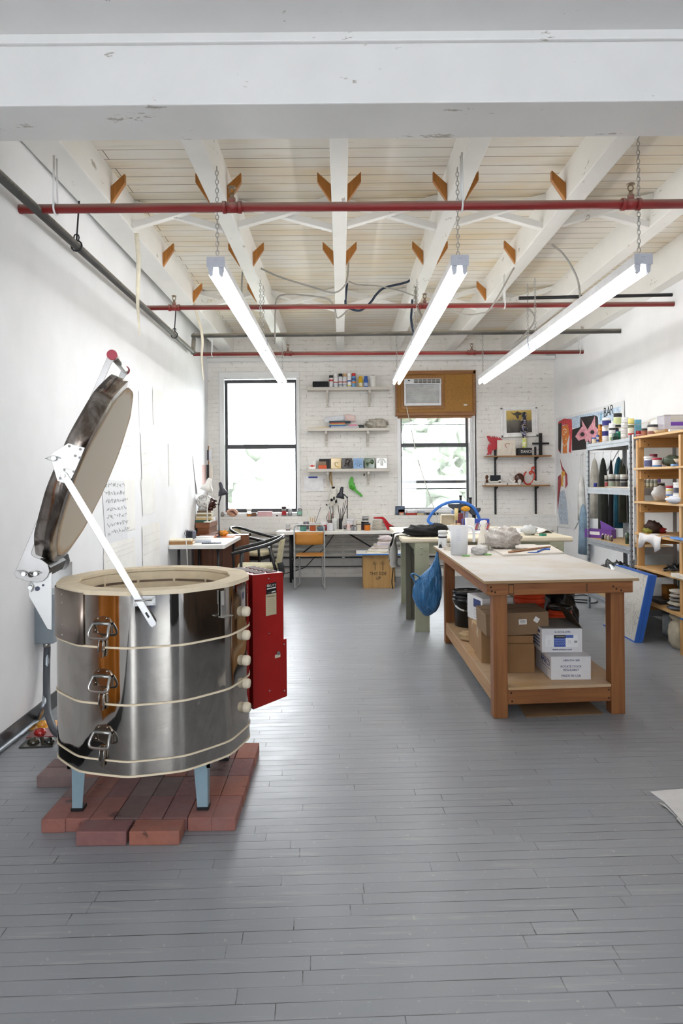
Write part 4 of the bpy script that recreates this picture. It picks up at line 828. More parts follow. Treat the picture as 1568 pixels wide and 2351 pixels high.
# ---- things on the bench top
T = lambda px, py, z=ZT: fl(px, py, z)
M_MILK = mat('dfe0e6', .35, 0, .03, trans=.35); M_CLEAR = mat('eef0f2', .2, 0, .02, trans=.75)
p = T(1008, 1256); p.y -= .02; p.x += .03; o = thing('supplement_tub', 'white tub with a black label band at the far corner of the bench', 'tub', p); MB().lathe([(.037, 0), (.039, .004), (.039, .115), (.036, .12)], n=20).build('tub', mat('e9eaeb', .4), o); MB().lathe([(.041, .12), (.041, .146), (.037, .15)], n=20).build('lid', M_WHITE, o); MB().lathe([(.0395, .085), (.0395, .1)], n=20, cap=False).build('label_band', M_BLACK, o)
p = T(1012, 1257.5); p.x -= .004; m = MB(); m.prism([(-.016, 0), (.016, 0), (.007, .03), (-.007, .03)], -.008, .008, frame((0, 0, 0), (1, 0, 0), (0, 0, 1), (0, -1, 0))); o = thing('binder_clip', 'black binder clip in front of the white tub on the bench', 'clip', p); m.build('clip', M_BLACK, o); m = MB(); m.tube([(.004*cos(a)*2.2, 0, .04+.013*sin(a)) for a in [2*pi*k/10 for k in range(11)]], .0018, 5, caps=False); m.build('wire_lever', M_CHROME, o)
p = T(1057, 1275); p.y += .06; o = thing('measuring_jug', 'translucent plastic measuring jug half full of cloudy water on the bench', 'jug', p)
MB().lathe([(0, 0), (.062, 0), (.066, .006), (.076, .235), (.073, .235), (.063, .009), (0, .006)], n=32).build('jug', mat('eef0f4', .3, 0, .02, alpha=.62), o)
MB().lathe([(0, .008), (.0615, .008), (.067, .115), (0, .115)], n=32).build('water', mat('dfdfd3', .3, 0, .03), o)
m = MB(); m.tube(smooth_path([(.072, 0, .225), (.10, 0, .222), (.118, 0, .195), (.12, 0, .12), (.118, 0, .1)], 5), .011, 8); m.prism([(-.07, .235), (-.098, .236), (-.073, .19)], -.015, .015, frame((0, 0, 0), (1, 0, 0), (0, 0, 1), (0, -1, 0))); m.build('handle', mat('eef0f4', .35, 0, .02), o)
m = MB()
for k in range(6): m.bb(-.03, -.0, -.0775, -.0765, .12+k*.017, .122+k*.017)
m.build('scale_marks', mat('9aa0c4', .5), o)
p = T(1110, 1262); o = thing('spray_bottle', 'cream spray bottle with a white trigger head on the bench', 'bottle', p); MB().lathe([(.048, 0), (.051, .006), (.05, .06), (.036, .13), (.021, .195), (.018, .205), (.018, .215)], n=24).build('bottle', mat('e4ddd0', .4), o)
m = MB(); m.prism([(-.025, .215), (.012, .215), (.014, .225), (.028, .232), (.03, .247), (.012, .256), (-.02, .25), (-.03, .235)], -.012, .012, frame((0, 0, 0), (1, 0, 0), (0, 0, 1), (0, -1, 0))); m.build('spray_head', M_WHITE, o, bevel=.003); m = MB(); m.prism([(.014, .225), (.022, .228), (.03, .19), (.024, .19)], -.005, .005, frame((0, 0, 0), (1, 0, 0), (0, 0, 1), (0, -1, 0))); m.build('trigger', mat('e8e2d8', .4), o); txt('lettering', 'HUDSON', .017, M_INKB, o, (.0, -.0515, .055))
p = T(1104, 1275); m = MB(); m.sph((0, .05, .035), (.066, .05, .042), 22, 14, fn=wob(21, .13, 4)); r_ = mono(m, 'crumpled_rag', mat('d6d4d2', .9, 0, .12, 30, .4, 60), 'crumpled white and grey cleaning rag at the foot of the spray bottle', 'rag', loc=p)
for v in r_.data.vertices: v.co.z = max(v.co.z, .0)
GC = mat('86c070', .4)
for px, py, l in ((1070, 1277.5, 'small green plastic tool on the bench in front of the jug'), (1120, 1274.5, 'small green plastic tool beside the white rag')): p = T(px, py); m = MB(); m.bb(-.03, .03, -.008, .008, 0, .011); mono(m, 'green_tool', GC, l, 'tool', 'little green tools on the bench', loc=p, bevel=.004)
for i, (px, py, s) in enumerate(((1024, 1263, .02), (1034.5, 1264.5, .018), (1026, 1257, .026), (1036, 1256, .024))):
    p = T(px, py); p.y += s; MBx = MB().box((0, 0, s*.75), (s*1.7, s*1.7, s*1.5)); mono(MBx, 'clay_block', mat('cfc6ba', .9, 0, .06, 30), ['squared pale clay block at the bench edge by the jug', 'squared pale clay block touching the jug', 'rounded pale clay lump behind the blocks, next to the tub', 'rounded pale clay lump behind the jug side'][i], 'clay', 'pale clay blocks beside the jug', loc=p, rot=(0, 0, .2*i-.2), bevel=.003 if i < 2 else .012)
# ware board with wrapped clay and tools
q = [T(1123, 1259), T(1155, 1277.5), T(1294, 1272), T(1262, 1254)]
m = MB(); m.add([V((a.x, a.y, z)) for z in (ZT, ZT+.014) for a in q], [(0, 1, 2, 3), (4, 5, 6, 7), (0, 1, 5, 4), (1, 2, 6, 5), (2, 3, 7, 6), (3, 0, 4, 7)]); mono(m, 'ware_board', mat('d3cdc4', .7, 0, .06), 'pale wooden ware board on the bench carrying the wrapped clay', 'board')
zb_ = ZT+.0145; p = T(1162, 1262, zb_); m = MB(); m.sph((0, .13, .085), (.155, .125, .10), 34, 22, fn=wob(31, .07, 5))
def m_clay():
    t = NT('wrapped_clay'); f = t.noise(t.pos((1, 1, 1.6)), 9, 5, .65, 1.2); g = t.noise(t.pos(), 26, 4, .7, 1.5); t.col(t.mix(t.ramp(g, [(.52, (0,)*3), (.72, (.6,)*3)]), t.ramp(f, [(.35, lin('9b9187')), (.62, lin('c9c5c0'))]), lin('e8e7e6'))); t.set(Roughness=.22, Coat_Weight=.6, Coat_Roughness=.1); t.bump(g, .6, .02); return t.mat
c_ = mono(m, 'wrapped_clay', m_clay(), 'lump of grey clay wrapped in clear plastic film on the ware board', 'clay', loc=p)
for v in c_.data.vertices: v.co.z = max(v.co.z, .0)
a, b = T(1168, 1270, zb_), T(1263, 1257.5, zb_); d = (b-a); m = MB(); m.tube([a+V((0, 0, .008)), a+d*.5+V((0, 0, .010)), b+V((0, 0, .008))], [.008, .009, .007], 8); o = thing('wooden_brush', 'long wooden-handled bristle brush lying on the ware board', 'brush', (0, 0, 0)); m.build('handle', wood('b38867', '93694a', 'x'), o); m = MB(); m.box(a.lerp(b, .26)+V((0, .012, .013)), (.20, .02, .016), rot=atan2(d.y, d.x)); m.build('bristles', mat('7f7668', .9, bump=.5, bs=90), o)
a, b = T(1211, 1269.5, zb_), T(1236, 1263, zb_); c = T(1261, 1262, zb_); o = thing('blue_knife', 'blue plastic modelling knife lying on the ware board', 'knife', (0, 0, 0)); m = MB(); m.prism([(0, 0), (.09, -.004), (.10, .03), (.045, .03)], 0, .006, frame(a, (1, .12, 0), (-.12, 1, 0), (0, 0, 1))); m.build('blade', mat('2f5fae', .4), o); m = MB(); m.tube(smooth_path([a+V((.09, .03, .006)), b+V((.05, .015, .006)), c+V((0, -.02, .006))], 5), .007, 8); m.build('handle', mat('3767bd', .4), o)
# pot of tools behind the jug
p = T(1052, 1258); p.y += .03; o = thing('tool_pot', 'small grey pot crowded with wooden tool ends behind the jug', 'pot', p); MB().lathe([(.045, 0), (.047, .16), (.043, .16), (.042, .02), (0, .02)], n=20).build('pot', mat('b9b4aa', .5), o)
m = MB(); m.cyl((-.042, .0, .16), (-.05, .01, .205), .012); m.cyl((0, .02, .165), (0, .025, .215), .03); m.cyl((.045, 0, .16), (.058, 0, .20), .012); m.build('tool_ends', wood('d7b98c', 'c29a64', 'z'), o)
m = MB(); m.tube([p+V((-.01, .0, .03)), p+V((-.012, 0, .26))], .004, 8); k = thing('wooden_mallet', 'pale wooden-headed tool standing up in the pot behind the jug', 'tool', (0, 0, 0)); m.build('shaft', M_DKMET, k); MB().cyl(p+V((-.014, 0, .245)), p+V((-.008, 0, .35)), .017).build('head', wood('e6d39b', 'd3bb80', 'z'), k)
k = thing('sponge_stick', 'orange sponge on a thin stick standing in the pot behind the jug', 'tool', (0, 0, 0)); m = MB(); m.tube([p+V((.02, .01, .03)), p+V((.072, .01, .33))], .004, 8); m.build('stick', wood('8b6247', '6f4b33', 'z'), k); MB().sph(p+V((.075, .01, .345)), (.042, .03, .024), 14, 9).build('sponge', mat('d99a2f', .9, 0, .15, 40, .4, 90), k)
# ---- blue carrier bag hanging from the bench corner
def m_bag(): 
    t = NT('blue_plastic_bag'); f = t.noise(t.pos((2, 2, .7)), 9, 4, .6, 1.0); t.col(t.ramp(f, [(.3, lin('29659c')), (.7, lin('4082ba'))])); t.set(Roughness=.28, Specular_IOR_Level=.6); t.bump(f, 1.0, .05); return t.mat
M_BAG = m_bag(); YB_ = 6.02
prof = [(1266, 1001, 1005), (1285, 996, 1007), (1303, 985, 1009), (1318, 968, 1011), (1332, 953, 1012), (1350, 949, 1013), (1370, 950, 1012), (1388, 955, 1008), (1402, 964, 999), (1410, 972, 988), (1413, 977, 982)]
prof = [tuple(p+(q-p)*t for p, q in zip(u, v)) for u, v in zip(prof, prof[1:]) for t in (0, .5)] + [prof[-1]]
m = MB(); n = 36; vs = []
for i, (py, a, b) in enumerate(prof):
    A, B = at(a, py, YB_), at(b, py, YB_); c = (A+B)/2; w = (B.x-A.x)/2; dp = min(.10, w*.75)
    for j in range(n): 
        q = 2*pi*j/n; k = 1 + .07*sin(5*q+i*.45) + .05*sin(9*q-i*.6) + .04*sin(13*q+i*1.1); vs.append((c.x + w*cos(q)*k, c.y - .03 + dp*sin(q)*k, c.z))
m.add(vs, [(i*n+j, i*n+(j+1) % n, (i+1)*n+(j+1) % n, (i+1)*n+j) for i in range(len(prof)-1) for j in range(n)] + [tuple(range((len(prof)-1)*n, len(prof)*n))], 0, True)
o = thing('carrier_bag', 'blue plastic carrier bag hanging from the far corner of the bench', 'bag', (0, 0, 0)); m.build('bag', M_BAG, o)
m = MB(); l = [at(x, y, YB_-.05) for x, y in ((972, 1332), (962, 1324), (950, 1317), (944, 1321), (950, 1330), (956, 1345))]; m.tube(smooth_path(l, 4), .018, 10, flat=.45); m.build('loose_handle', M_BAG, o)
# ================================================================ generic pots, jars, boxes
XZ = lambda px, py, Y: (at(px, py, Y).x, at(px, py, Y).z)
def jar(name, label, loc, r, h, c, lid=None, band=None, cat='jar', group=None, lh=.2, sq=1, rough=.35, neck=1.0, n=20, bm=None):
    o = thing(name, label, cat, loc, 0, group); bh = h*(1-lh) if lid else h
    prof = [(0, 0), (r*.93, 0), (r, r*.08), (r, bh*.9), (r*.94*neck, bh*.97), (r*.9*neck, bh), (0, bh)]
    MB().lathe(prof, n=n).build('body', c if not isinstance(c, str) else mat(c, rough), o)
    if lid: MB().lathe([(0, bh*.98), (r*1.0*neck, bh*.98), (r*1.02*neck, bh*1.01), (r*1.02*neck, h*.985), (r*.96*neck, h), (0, h)], n=n).build('lid', lid if not isinstance(lid, str) else mat(lid, .4), o)
    if band:
        for c2, a, b in (band if isinstance(band, list) else [band]): MB().lathe([(r*1.012, bh*a), (r*1.012, bh*b)], n=n, cap=False).build('label_band', mat(c2, .5), o)
    return o
def block(name, label, cat, x0, x1, y0, y1, z0, z1, c, group=None, rz=0, bevel=.002):
    return mono(MB().bb(-(x1-x0)/2, (x1-x0)/2, -(y1-y0)/2, (y1-y0)/2, 0, z1-z0), name, c if not isinstance(c, str) else mat(c, .5), label, cat, group, loc=((x0+x1)/2, (y0+y1)/2, z0), rot=(0, 0, rz), bevel=bevel)
def book(label, x0, x1, y0, y1, z0, z1, c, rz=0, group='books', name='book'):
    o = thing(name, label, 'book', ((x0+x1)/2, (y0+y1)/2, z0), rz, group); w, d, h = (x1-x0)/2, (y1-y0)/2, z1-z0
    m = MB(); m.bb(-w, w, -d, d, 0, h*.12); m.bb(-w, w, -d, d, h*.88, h); m.bb(-w, w, -d, -d+.004, h*.12, h*.88); m.build('cover', mat(c, .5), o)
    MB().bb(-w+.003, w-.003, -d+.004, d-.003, h*.12, h*.88).build('pages', mat('e9e2d0', .7), o); return o
# ================================================================ sage steel table in the middle of the room
M_SAGE = mat('a5a78f', .45, .1, .06, 8); M_LINO = mat('ddd3bb', .5, 0, .05, 5)
st = thing('steel_table', 'sage green steel work table with a cream top, standing behind the workbench', 'table', (.57, 6.5, 0))
m = MB(); m.bb(.01, 1.62, .015, 1.70, .858, .874); m.prism([(0, .862), (.006, .850), (.022, .846), (.022, .858), (1.69, .858), (1.7, .862), (1.7, .886), (.012, .892), (.003, .884)], 0, 1.63, frame((0, 0, 0), (0, 1, 0), (0, 0, 1), (1, 0, 0))); m.build('top', M_LINO, st)
m = MB(); m.bb(.12, 1.55, .03, .05, .74, .846); m.bb(.12, .14, .05, 1.62, .78, .846); m.bb(1.53, 1.55, .05, 1.62, .78, .846); m.bb(.12, 1.55, 1.6, 1.62, .74, .846); m.build('apron', M_SAGE, st)
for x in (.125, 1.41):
    m = MB(); m.bb(x, x+.135, .0, .028, 0, .846); m.bb(x, x+.004, .028, .07, 0, .846); m.bb(x+.131, x+.135, .028, .07, 0, .846); l = m.build('leg', M_SAGE, st, bevel=.003)
    m = MB(); 
    for u, z in ((.06, .80), (.095, .775), (.06, .74)): m.sph((x+u, -.001, z), .008, 8, 5)
    m.build('bolt', M_SAGE, l)
    m = MB(); m.bb(x-.035, x+.02, .58, .63, 0, .846); m.bb(x+.02, x+.06, .60, .63, .0, .75); m.build('leg', mat('6a675a', .5, .2), st, bevel=.003); m = MB(); m.bb(x, x+.135, 1.55, 1.60, 0, .846); m.build('leg', M_SAGE, st)  # middle leg: unpainted inner steel, with its shade put into the colour
ZP = .8925
m = MB(); m.sph((0, 0, .045), (.21, .16, .062), 30, 16, fn=wob(41, .12, 3)); k = mono(m, 'black_apron', mat('151517', .85, 0, .2, 20, .4, 40), 'crumpled black canvas apron lying on the cream table top', 'apron', loc=(.83, 6.78, ZP))
for v in k.data.vertices: v.co.z = max(v.co.z, .0); v.co.z += .03 if v.co.x > .08 and v.co.z > .07 else 0
def hang(px, w, py1, Y, label, mt, name, seed, cat='strap', x0=.565):
    """strap laid over the table's end and hanging down its side"""
    z1 = at(px, py1, Y).z; q = random.Random(seed); pts = [(x0+.12, Y+.03, ZP+.004), (x0+.03, Y, ZP+.005), (x0-.012, Y-.005, ZP-.01), (x0-.02, Y-.01, ZP-.08)] + [(x0-.02+q.uniform(-.012, .012), Y-.012+q.uniform(-.01, .01), ZP-.08-(ZP-.08-z1)*t) for t in (.3, .6, .85, 1)]
    p = smooth_path(pts, 5); n = len(p)-1; m = MB(); m.grid(lambda u, v: p[round(u*n)] + V(((v-.5)*w*.42*min(1, max(0, (u-.3)*4)) - .012, (v-.5)*w*(1-.6*u), 0)), n, 2, t=.003); return mono(m, name, mt, label, cat)
M_CANV = mat('dedad4', .8, 0, .06, 12, .2, 60)
hang(908, .21, 1285, 7.18, 'off-white canvas strap hanging over the end of the cream table, farther one', M_CANV, 'canvas_strap', 3); hang(914, .20, 1302, 6.92, 'off-white canvas strap hanging over the end of the cream table, nearer longer one', M_CANV, 'canvas_strap', 4, x0=.563)
hang(909, .022, 1352, 7.02, 'long black apron tie trailing almost to the floor from the cream table', M_BLACK, 'apron_tie', 6, 'strap', .555); hang(906, .10, 1262, 7.05, 'black apron flap hanging over the end of the cream table', mat('1b1b1d', .85), 'apron_flap', 7, 'cloth', .550)
# on the table: cream tub, blue hoop, dark stands, blue brush box, white sheet
a, b = XZ(1012, 1212, 7.9), XZ(1045, 1181, 7.9); o = thing('cream_basin', 'cream plastic basin propped on end on the cream table', 'basin', ((a[0]+b[0])/2, 7.9, ZP)); h = b[1]-ZP; w = (b[0]-a[0])/2
m = MB(); m.prism([(-w, 0), (w, 0), (w, h*.9), (w*.85, h), (-w*.85, h), (-w, h*.9)], -.07, -.05, frame((0, 0, 0), (1, 0, 0), (0, 0, 1), (0, -1, 0))); m.bb(-w, -w+.012, -.02, .05, 0, h*.9); m.bb(w-.012, w, -.02, .05, 0, h*.9); m.bb(-w*.9, w*.9, -.02, .05, h-.014, h); m.build('basin', mat('d9cfba', .5), o, bevel=.006)
l = [at(x, y, 7.75) for x, y in ((1012, 1209), (993, 1204), (983, 1196), (988, 1184), (1000, 1170), (1018, 1158), (1040, 1152), (1062, 1153), (1080, 1160), (1092, 1172), (1100, 1190), (1104, 1212))]; l[0].z = l[-1].z = ZP+.03
mono(MB().tube(smooth_path(l, 5), .017, 10), 'blue_hose', mat('2f6bc0', .35), 'thick blue hose arching over the cream table', 'hose')
def stand(label, px0, px1, py0, py1, Y, base):
    a, b = at(px0, py0, Y), at(px1, py1, Y); w = (b.x-a.x)/2; o = thing('sculpting_stand', label, 'stand', ((a.x+b.x)/2, Y, base)); t = a.z-base; u = b.z-base
    m = MB(); m.prism([(-w, t), (w, t), (w*.98, t-.03), (w*.35, u), (-w*.35, u), (-w*.98, t-.03)], -.05, .05, frame((0, 0, 0), (1, 0, 0), (0, 0, 1), (0, -1, 0))); m.build('platform', mat('3b3e46', .5), o, bevel=.005); m = MB(); m.cyl((0, 0, 0), (0, 0, u+.02), .022); m.build('post', M_DKMET, o); return o, t
o, t = stand('dark grey clamp stand on the cream table under the blue hose', 1029, 1078, 1157, 1172, 7.95, ZP); m = MB(); m.cyl((.02, 0, t-.01), (.02, 0, t+.09), .014); m.cyl((.02, 0, t+.085), (.02, 0, t+.10), .018); m.build('grip', M_BLACK, o)
o, t = stand('dark grey clamp stand on the cream table towards the brown wall shelves', 1074, 1102, 1166, 1182, 7.8, ZP); m = MB(); m.cyl((-.04, 0, t-.01), (-.04, 0, t+.11), .015); m.cyl((-.04, 0, t+.105), (-.04, 0, t+.12), .019); m.build('grip', M_BLACK, o)
a, b = at(1062, 1226, 7.45), at(1123, 1191, 7.45); w, h = (b.x-a.x)/2, b.z-ZP; o = thing('brush_box', 'blue box printed with paint brushes standing behind the spray bottle', 'box', ((a.x+b.x)/2, 7.45, ZP)); MB().bb(-w, w, -.02, .06, 0, h).build('box', mat('2346a0', .45), o, bevel=.008)
for k in range(11):
    u = -w*.2 + k*w*.105; MB().prism([(u, h*.1), (u+.012, h*.1), (u+.03, h*.62), (u+.024, h*.66)], .0205, .0225, frame((0, 0, 0), (1, 0, 0), (0, 0, 1), (0, -1, 0))).build('printed_brush', mat(('d9d4cc', 'c8503c', 'b58a5a', 'e4e2dd')[k % 4], .5), o)
m = MB(); m.bb(w*.62, w*.8, -.022, -.0205, h*.55, h*.9); m.build('printed_brush', mat('d8462f', .5), o)
block('white_carton', 'tall white empty carton standing between the jug and the blue brush box', 'box', at(1069, 1190, 7.3).x, at(1088, 1190, 7.3).x, 7.26, 7.34, ZP, at(1078, 1189, 7.3).z, 'e7e6e4')
block('picture_book', 'maroon-sided picture book leaning behind the pot of tools', 'book', at(1048, 1190, 7.62).x, at(1062, 1190, 7.62).x, 7.6, 7.66, ZP, at(1055, 1178, 7.62).z, '7d4048', rz=.2)
block('blue_case', 'pale blue flat case lying under the dark clamp stands', 'case', at(1036, 1190, 8.08).x, at(1074, 1190, 8.08).x, 8.05, 8.12, ZP, at(1050, 1171, 8.08).z, 'a9b7e0')
m = MB(); p = [V(q) for q in ((1.30, 7.0, ZP+.004), (1.95, 6.95, ZP+.004), (2.10, 7.0, ZP+.03), (2.16, 7.02, ZP+.01), (2.175, 7.03, ZP-.05), (2.15, 7.03, ZP-.10))]; p = smooth_path(p, 5); n = len(p)-1
m.grid(lambda u, v: p[round(u*n)] + V((.10*v*(1-u), .85*v, .0)), n, 4, t=.004); mono(m, 'paper_roll', mat('e7e5e2', .5), 'sheet of white paper curling over the end of the cream table behind the clay', 'paper')
m = MB(); m.sph((0, 0, .045), (.075, .06, .05), 16, 10, fn=wob(51, .15)); mono(m, 'plastic_wrap', mat('dfe3e4', .25, trans=.2), 'crinkled clear plastic wrap beside the wrapped clay on the cream table', 'plastic', loc=(1.86, 6.78, ZP+.004))
block('teal_cutter', 'small teal tool by the plastic wrap on the cream table', 'tool', 1.93, 1.99, 6.64, 6.68, ZP, ZP+.02, '2f8a74', rz=.4)
# ================================================================ white folding tables
M_PLAST = mat('e6e5e1', .4, 0, .03)
def ftable(label, x0, x1, y0, y1, legs, axis):
    o = thing('folding_table', label, 'table', ((x0+x1)/2, (y0+y1)/2, 0), 0, 'white plastic folding tables'); w, d = (x1-x0)/2, (y1-y0)/2
    MB().prism([(-w+.02, -d), (w-.02, -d), (w, -d+.02), (w, d-.02), (w-.02, d), (-w+.02, d), (-w, d-.02), (-w, -d+.02)], .690, .737).build('tabletop', M_PLAST, o, bevel=.006)
    for x, y in legs: MB().tube([(x-o.location.x, y-o.location.y, 0), (x-o.location.x, y-o.location.y, .69)], .016, 10).build('leg', M_DKMET, o)
    return o
xb = at(633, 1218, 9.6).x
o = ftable('long white folding table crowded with paint jars below the wall shelves', xb, .90, 9.62, 10.24, [(-.735, 9.74), (-.735, 10.08), (.74, 9.74), (.74, 10.08)], 'x')
m = MB(); m.tube([(-.70, -.1, .30), (-.20, -.1, .68)], .011, 8); m.tube([(.62, -.1, .38), (.12, -.1, .68)], .011, 8); m.build('leg_brace', M_DKMET, o); m = MB(); m.tube([(-.715, -.19, .3), (-.715, .14, .3)], .011); m.tube([(.755, -.19, .3), (.755, .14, .3)], .011); m.build('leg_spreader', M_DKMET, o)
o = ftable('white folding desk by the kiln wall holding a laptop and papers', XL(8.2)+.015, -1.32, 7.66, 8.93, [(-1.85, 7.74), (-1.405, 7.74), (-1.85, 8.84), (-1.405, 8.84)], 'y')
mono(MB().tube(smooth_path([at(766, 1228, 9.95), at(745, 1258, 9.9), at(720, 1282, 9.85), at(700, 1302, 9.9), at(672, 1312, 10.0), at(640, 1320, 10.05)], 6), .006, 6), 'power_cord', M_BLACK, 'black cord sagging below the jar table towards the floor', 'cord')
ZF = .7375
# ---- radiator pipes and skirting on the wall seen
for x0, x1, l in ((-1.85, 3.15, ''),):
    o = thing('pipe_radiator', 'white horizontal radiator pipes along the brick wall below the windows', 'radiator', (0, 10.18, 0))
    for z in (.665, .585, .505, .425, .345): MB().cyl((x0, 0, z), (x1, 0, z), .031, n=12).build('pipe', mat('d6d3cd', .5, 0, .1, 6), o)
    m = MB(); 
    for x in (-1.82, -.9, .02, .95, 1.9, 3.1): m.bb(x-.02, x+.02, -.012, .07, .30, .70)
    m.build('brackets', M_TRIM, o)
    m = MB(); m.bb(x0, x1, .055, .085, .292, .305); m.bb(x0, x1, .055, .085, .16, .168); m.build('dark_rail', M_BLACK, o)
    MB().bb(x0, x1, .06, .085, .17, .29).build('cover_board', mat('c6c6c3', .5), o)
# ================================================================ chairs
def m_blackchip():
    t = NT('chipped_black_lacquer'); f = t.noise(t.pos((1, 1, .4)), 14, 5, .7); t.col(t.mix(t.ramp(f, [(.64, (0,)*3), (.67, (1,)*3)]), lin('18181b'), lin('b58a58'))); t.set(Roughness=.25); return t.mat
M_LACQ = m_blackchip(); M_VELV = mat('bdb494', .9, 0, .18, 14, .3, 160)
def armchair(loc, rz, label):
    o = thing('armchair', label, 'chair', loc, rz, 'black lacquered armchairs with pale upholstery')
    MB().prism([(-.22, -.20), (.20, -.245), (.235, -.2), (.24, 0), (.235, .2), (.20, .245), (-.22, .20)], .415, .475).build('seat', M_VELV, o, bevel=.022, seg=3)
    MB().prism([(-.215, -.2), (.2, -.235), (.215, -.2), (.215, .2), (.2, .235), (-.215, .2)], .365, .415).build('seat_frame', M_LACQ, o)
    for s in (-1, 1):
        MB().tube([(.19, s*.225, 0), (.19, s*.235, .4), (.185, s*.262, .645)], [.015, .018, .015], 10).build('leg', M_LACQ, o)
        MB().tube([(-.25, s*.19, 0), (-.205, s*.20, .42), (-.13, s*.255, .70)], [.014, .019, .014], 10).build('leg', M_LACQ, o)
        MB().tube([(.19, s*.225, .2), (-.235, s*.195, .2)], .011, 8).build('stretcher', M_LACQ, o)
    pts = [(.29, -.245, .625), (.24, -.262, .640), (.10, -.27, .670), (-.08, -.265, .715), (-.22, -.21, .765), (-.285, -.10, .795), (-.30, 0, .80), (-.285, .10, .795), (-.22, .21, .765), (-.08, .265, .715), (.10, .27, .670), (.24, .262, .640), (.29, .245, .625)]
    MB().tube(smooth_path(pts, 5), .0195, 10).build('arm_rail', M_LACQ, o)
    m = MB(); m.grid(lambda u, v: V((-.215 - .055*v - .03*cos((u-.5)*2.6) + .02, (u-.5)*.36*(1+.12*v), .44 + .335*v)), 10, 6, t=.04); m.build('backrest', M_VELV, o, bevel=.008); return o
armchair((-.985, 8.0, 0), R(180+6), 'worn black armchair with pale seat seen from the side, behind the red control box')
armchair((-1.26, 9.60, 0), R(-14), 'worn black armchair with pale seat facing away from the wooden cabinet near the first window')
m = MB(); m.grid(lambda u, v: V((-.735+.05*u+.02*sin(v*5), 7.70+.10*u-.02*v, .52-.30*v)), 4, 6, t=.01); mono(m, 'dark_jacket', mat('17171a', .85), 'dark cloth draped off the nearer armchair beside the red box', 'cloth')
M_TUBEST = mat('c6c8c8', .3, .55, .05); M_ORW = wood('c98a33', 'b5752a', 'x', .8, .35)
o = thing('stacking_chair', 'tubular steel chair with orange plywood seat and back at the jar table', 'chair', (at(711, 1352, 9.12).x, 9.12, 0)); w = .20
for s in (-1, 1): MB().tube(smooth_path([(s*.19, 0, .845), (s*w, .004, .79), (s*w, .004, .5), (s*w, .004, .06), (s*w, .012, .014), (s*w, .06, .013), (s*(w-.04), .40, .013), (s*(w-.04), .425, .03), (s*(w-.04), .43, .2), (s*(w-.04), .42, .40), (s*(w-.03), .39, .43), (s*w, .02, .43)], 5), .0105, 8).build('leg', M_TUBEST, o)
MB().tube(smooth_path([(-.19, 0, .845), (-.15, 0, .862), (0, 0, .862), (.15, 0, .862), (.19, 0, .845)], 5), .0105, 8).build('back_rail', M_TUBEST, o)
m = MB(); m.grid(lambda u, v: V(((u-.5)*.385, .012+.03*sin(pi*u), .60 + .16*v - .012*sin(pi*u)*(1-v))), 10, 4, t=.009); m.build('backrest', M_ORW, o)
m = MB(); m.bb(-.185, .185, .02, .40, .435, .449); m.build('seat', M_ORW, o, bevel=.004)
# ================================================================ crate with arrows, board and papers on it
xa, xb = at(834, 1340, 9.16).x, at(906, 1340, 9.16).x; o = thing('plywood_crate', 'plywood crate marked this side up with two arrows, under the jar table', 'crate', ((xa+xb)/2, 9.38, 0)); w = (xb-xa)/2
MB().bb(-w, w, -.22, .22, 0, .452).build('crate', wood('c7a068', 'b38b54', 'z', .5, .6), o, bevel=.003)
for s, z in (('THIS SIDE', .195), ('UP', .135)): txt('lettering', s, .062, M_INKB, o, (-.01, -.2212, z), sx=.85)
for u in (-.05, .055):
    m = MB(); m.bb(u-.004, u+.004, -.2215, -.22, .24, .34); m.tube([(u-.03, -.221, .325), (u, -.221, .372), (u+.03, -.221, .325), (u-.03, -.221, .325)], .003, 4); m.tube([(u-.014, -.221, .33), (u-.006, -.221, .355)], .002, 4); m.tube([(u+.002, -.221, .33), (u+.008, -.221, .35)], .002, 4); m.build('arrow', M_INKB, o)
xa, xb = at(819, 1270, 9.08).x, at(931, 1270, 9.08).x; M_BLUET = mat('3f7fd0', .5); o = thing('foam_board', 'white foam board with a blue taped edge lying on the plywood crate', 'board', ((xa+xb)/2, 9.36, .4525)); w = (xb-xa)/2
MB().bb(-w, w, -.27, .27, .0, .016).build('board', M_STICK, o); MB().bb(-w-.001, w+.001, -.272, -.25, -.0, .0166).build('tape_edge', M_BLUET, o); MB().bb(-w-.001, w+.001, .25, .272, -.0, .0166).build('tape_edge', M_BLUET, o)
z = .4695; cs = ['e9e4d8', 'd8cfba', 'efeeea', 'c9b99c', 'e6e0e2', 'dccfc4', 'e9e7e1', 'cfc4d4', 'eadfd8']
for k in range(9):
    h = .012+.004*(k % 3); x = at(866+k*2.2, 1190, 9.25).x; w = .15-.008*k; block('paper_bundle', ['lowest cream bundle of papers on the foam board', 'beige bundle second from the bottom on the foam board', 'white bundle third from the bottom on the foam board', 'tan folded bundle fourth from the bottom on the foam board', 'pale lilac bundle in the middle of the paper pile', 'pinkish paper bundle above the lilac one on the paper pile', 'white sheets third from the top of the paper pile', 'violet-tinted sheets second from the top of the paper pile', 'topmost crumpled pale sheets on the paper pile'][k], 'papers', x-w, x+w, 9.2, 9.42, z, z+h, cs[k], 'paper bundles on the foam board', rnd.uniform(-.25, .25), .001); z += h+.0006
m = MB(); m.sph((0, 0, .035), (.1, .08, .04), 16, 10, fn=wob(61, .2, 4)); k = mono(m, 'tissue_paper', mat('e8dcdc', .8), 'crumpled tissue crowning the paper pile on the crate', 'paper', loc=(at(884, 1190, 9.3).x, 9.3, z+.004))
block('sticker_sheet', 'white sheet with a blue oval beside the paper pile on the foam board', 'paper', at(912, 1190, 9.2).x, at(928, 1190, 9.2).x, 9.15, 9.4, .469, .474, 'e6e8f0')
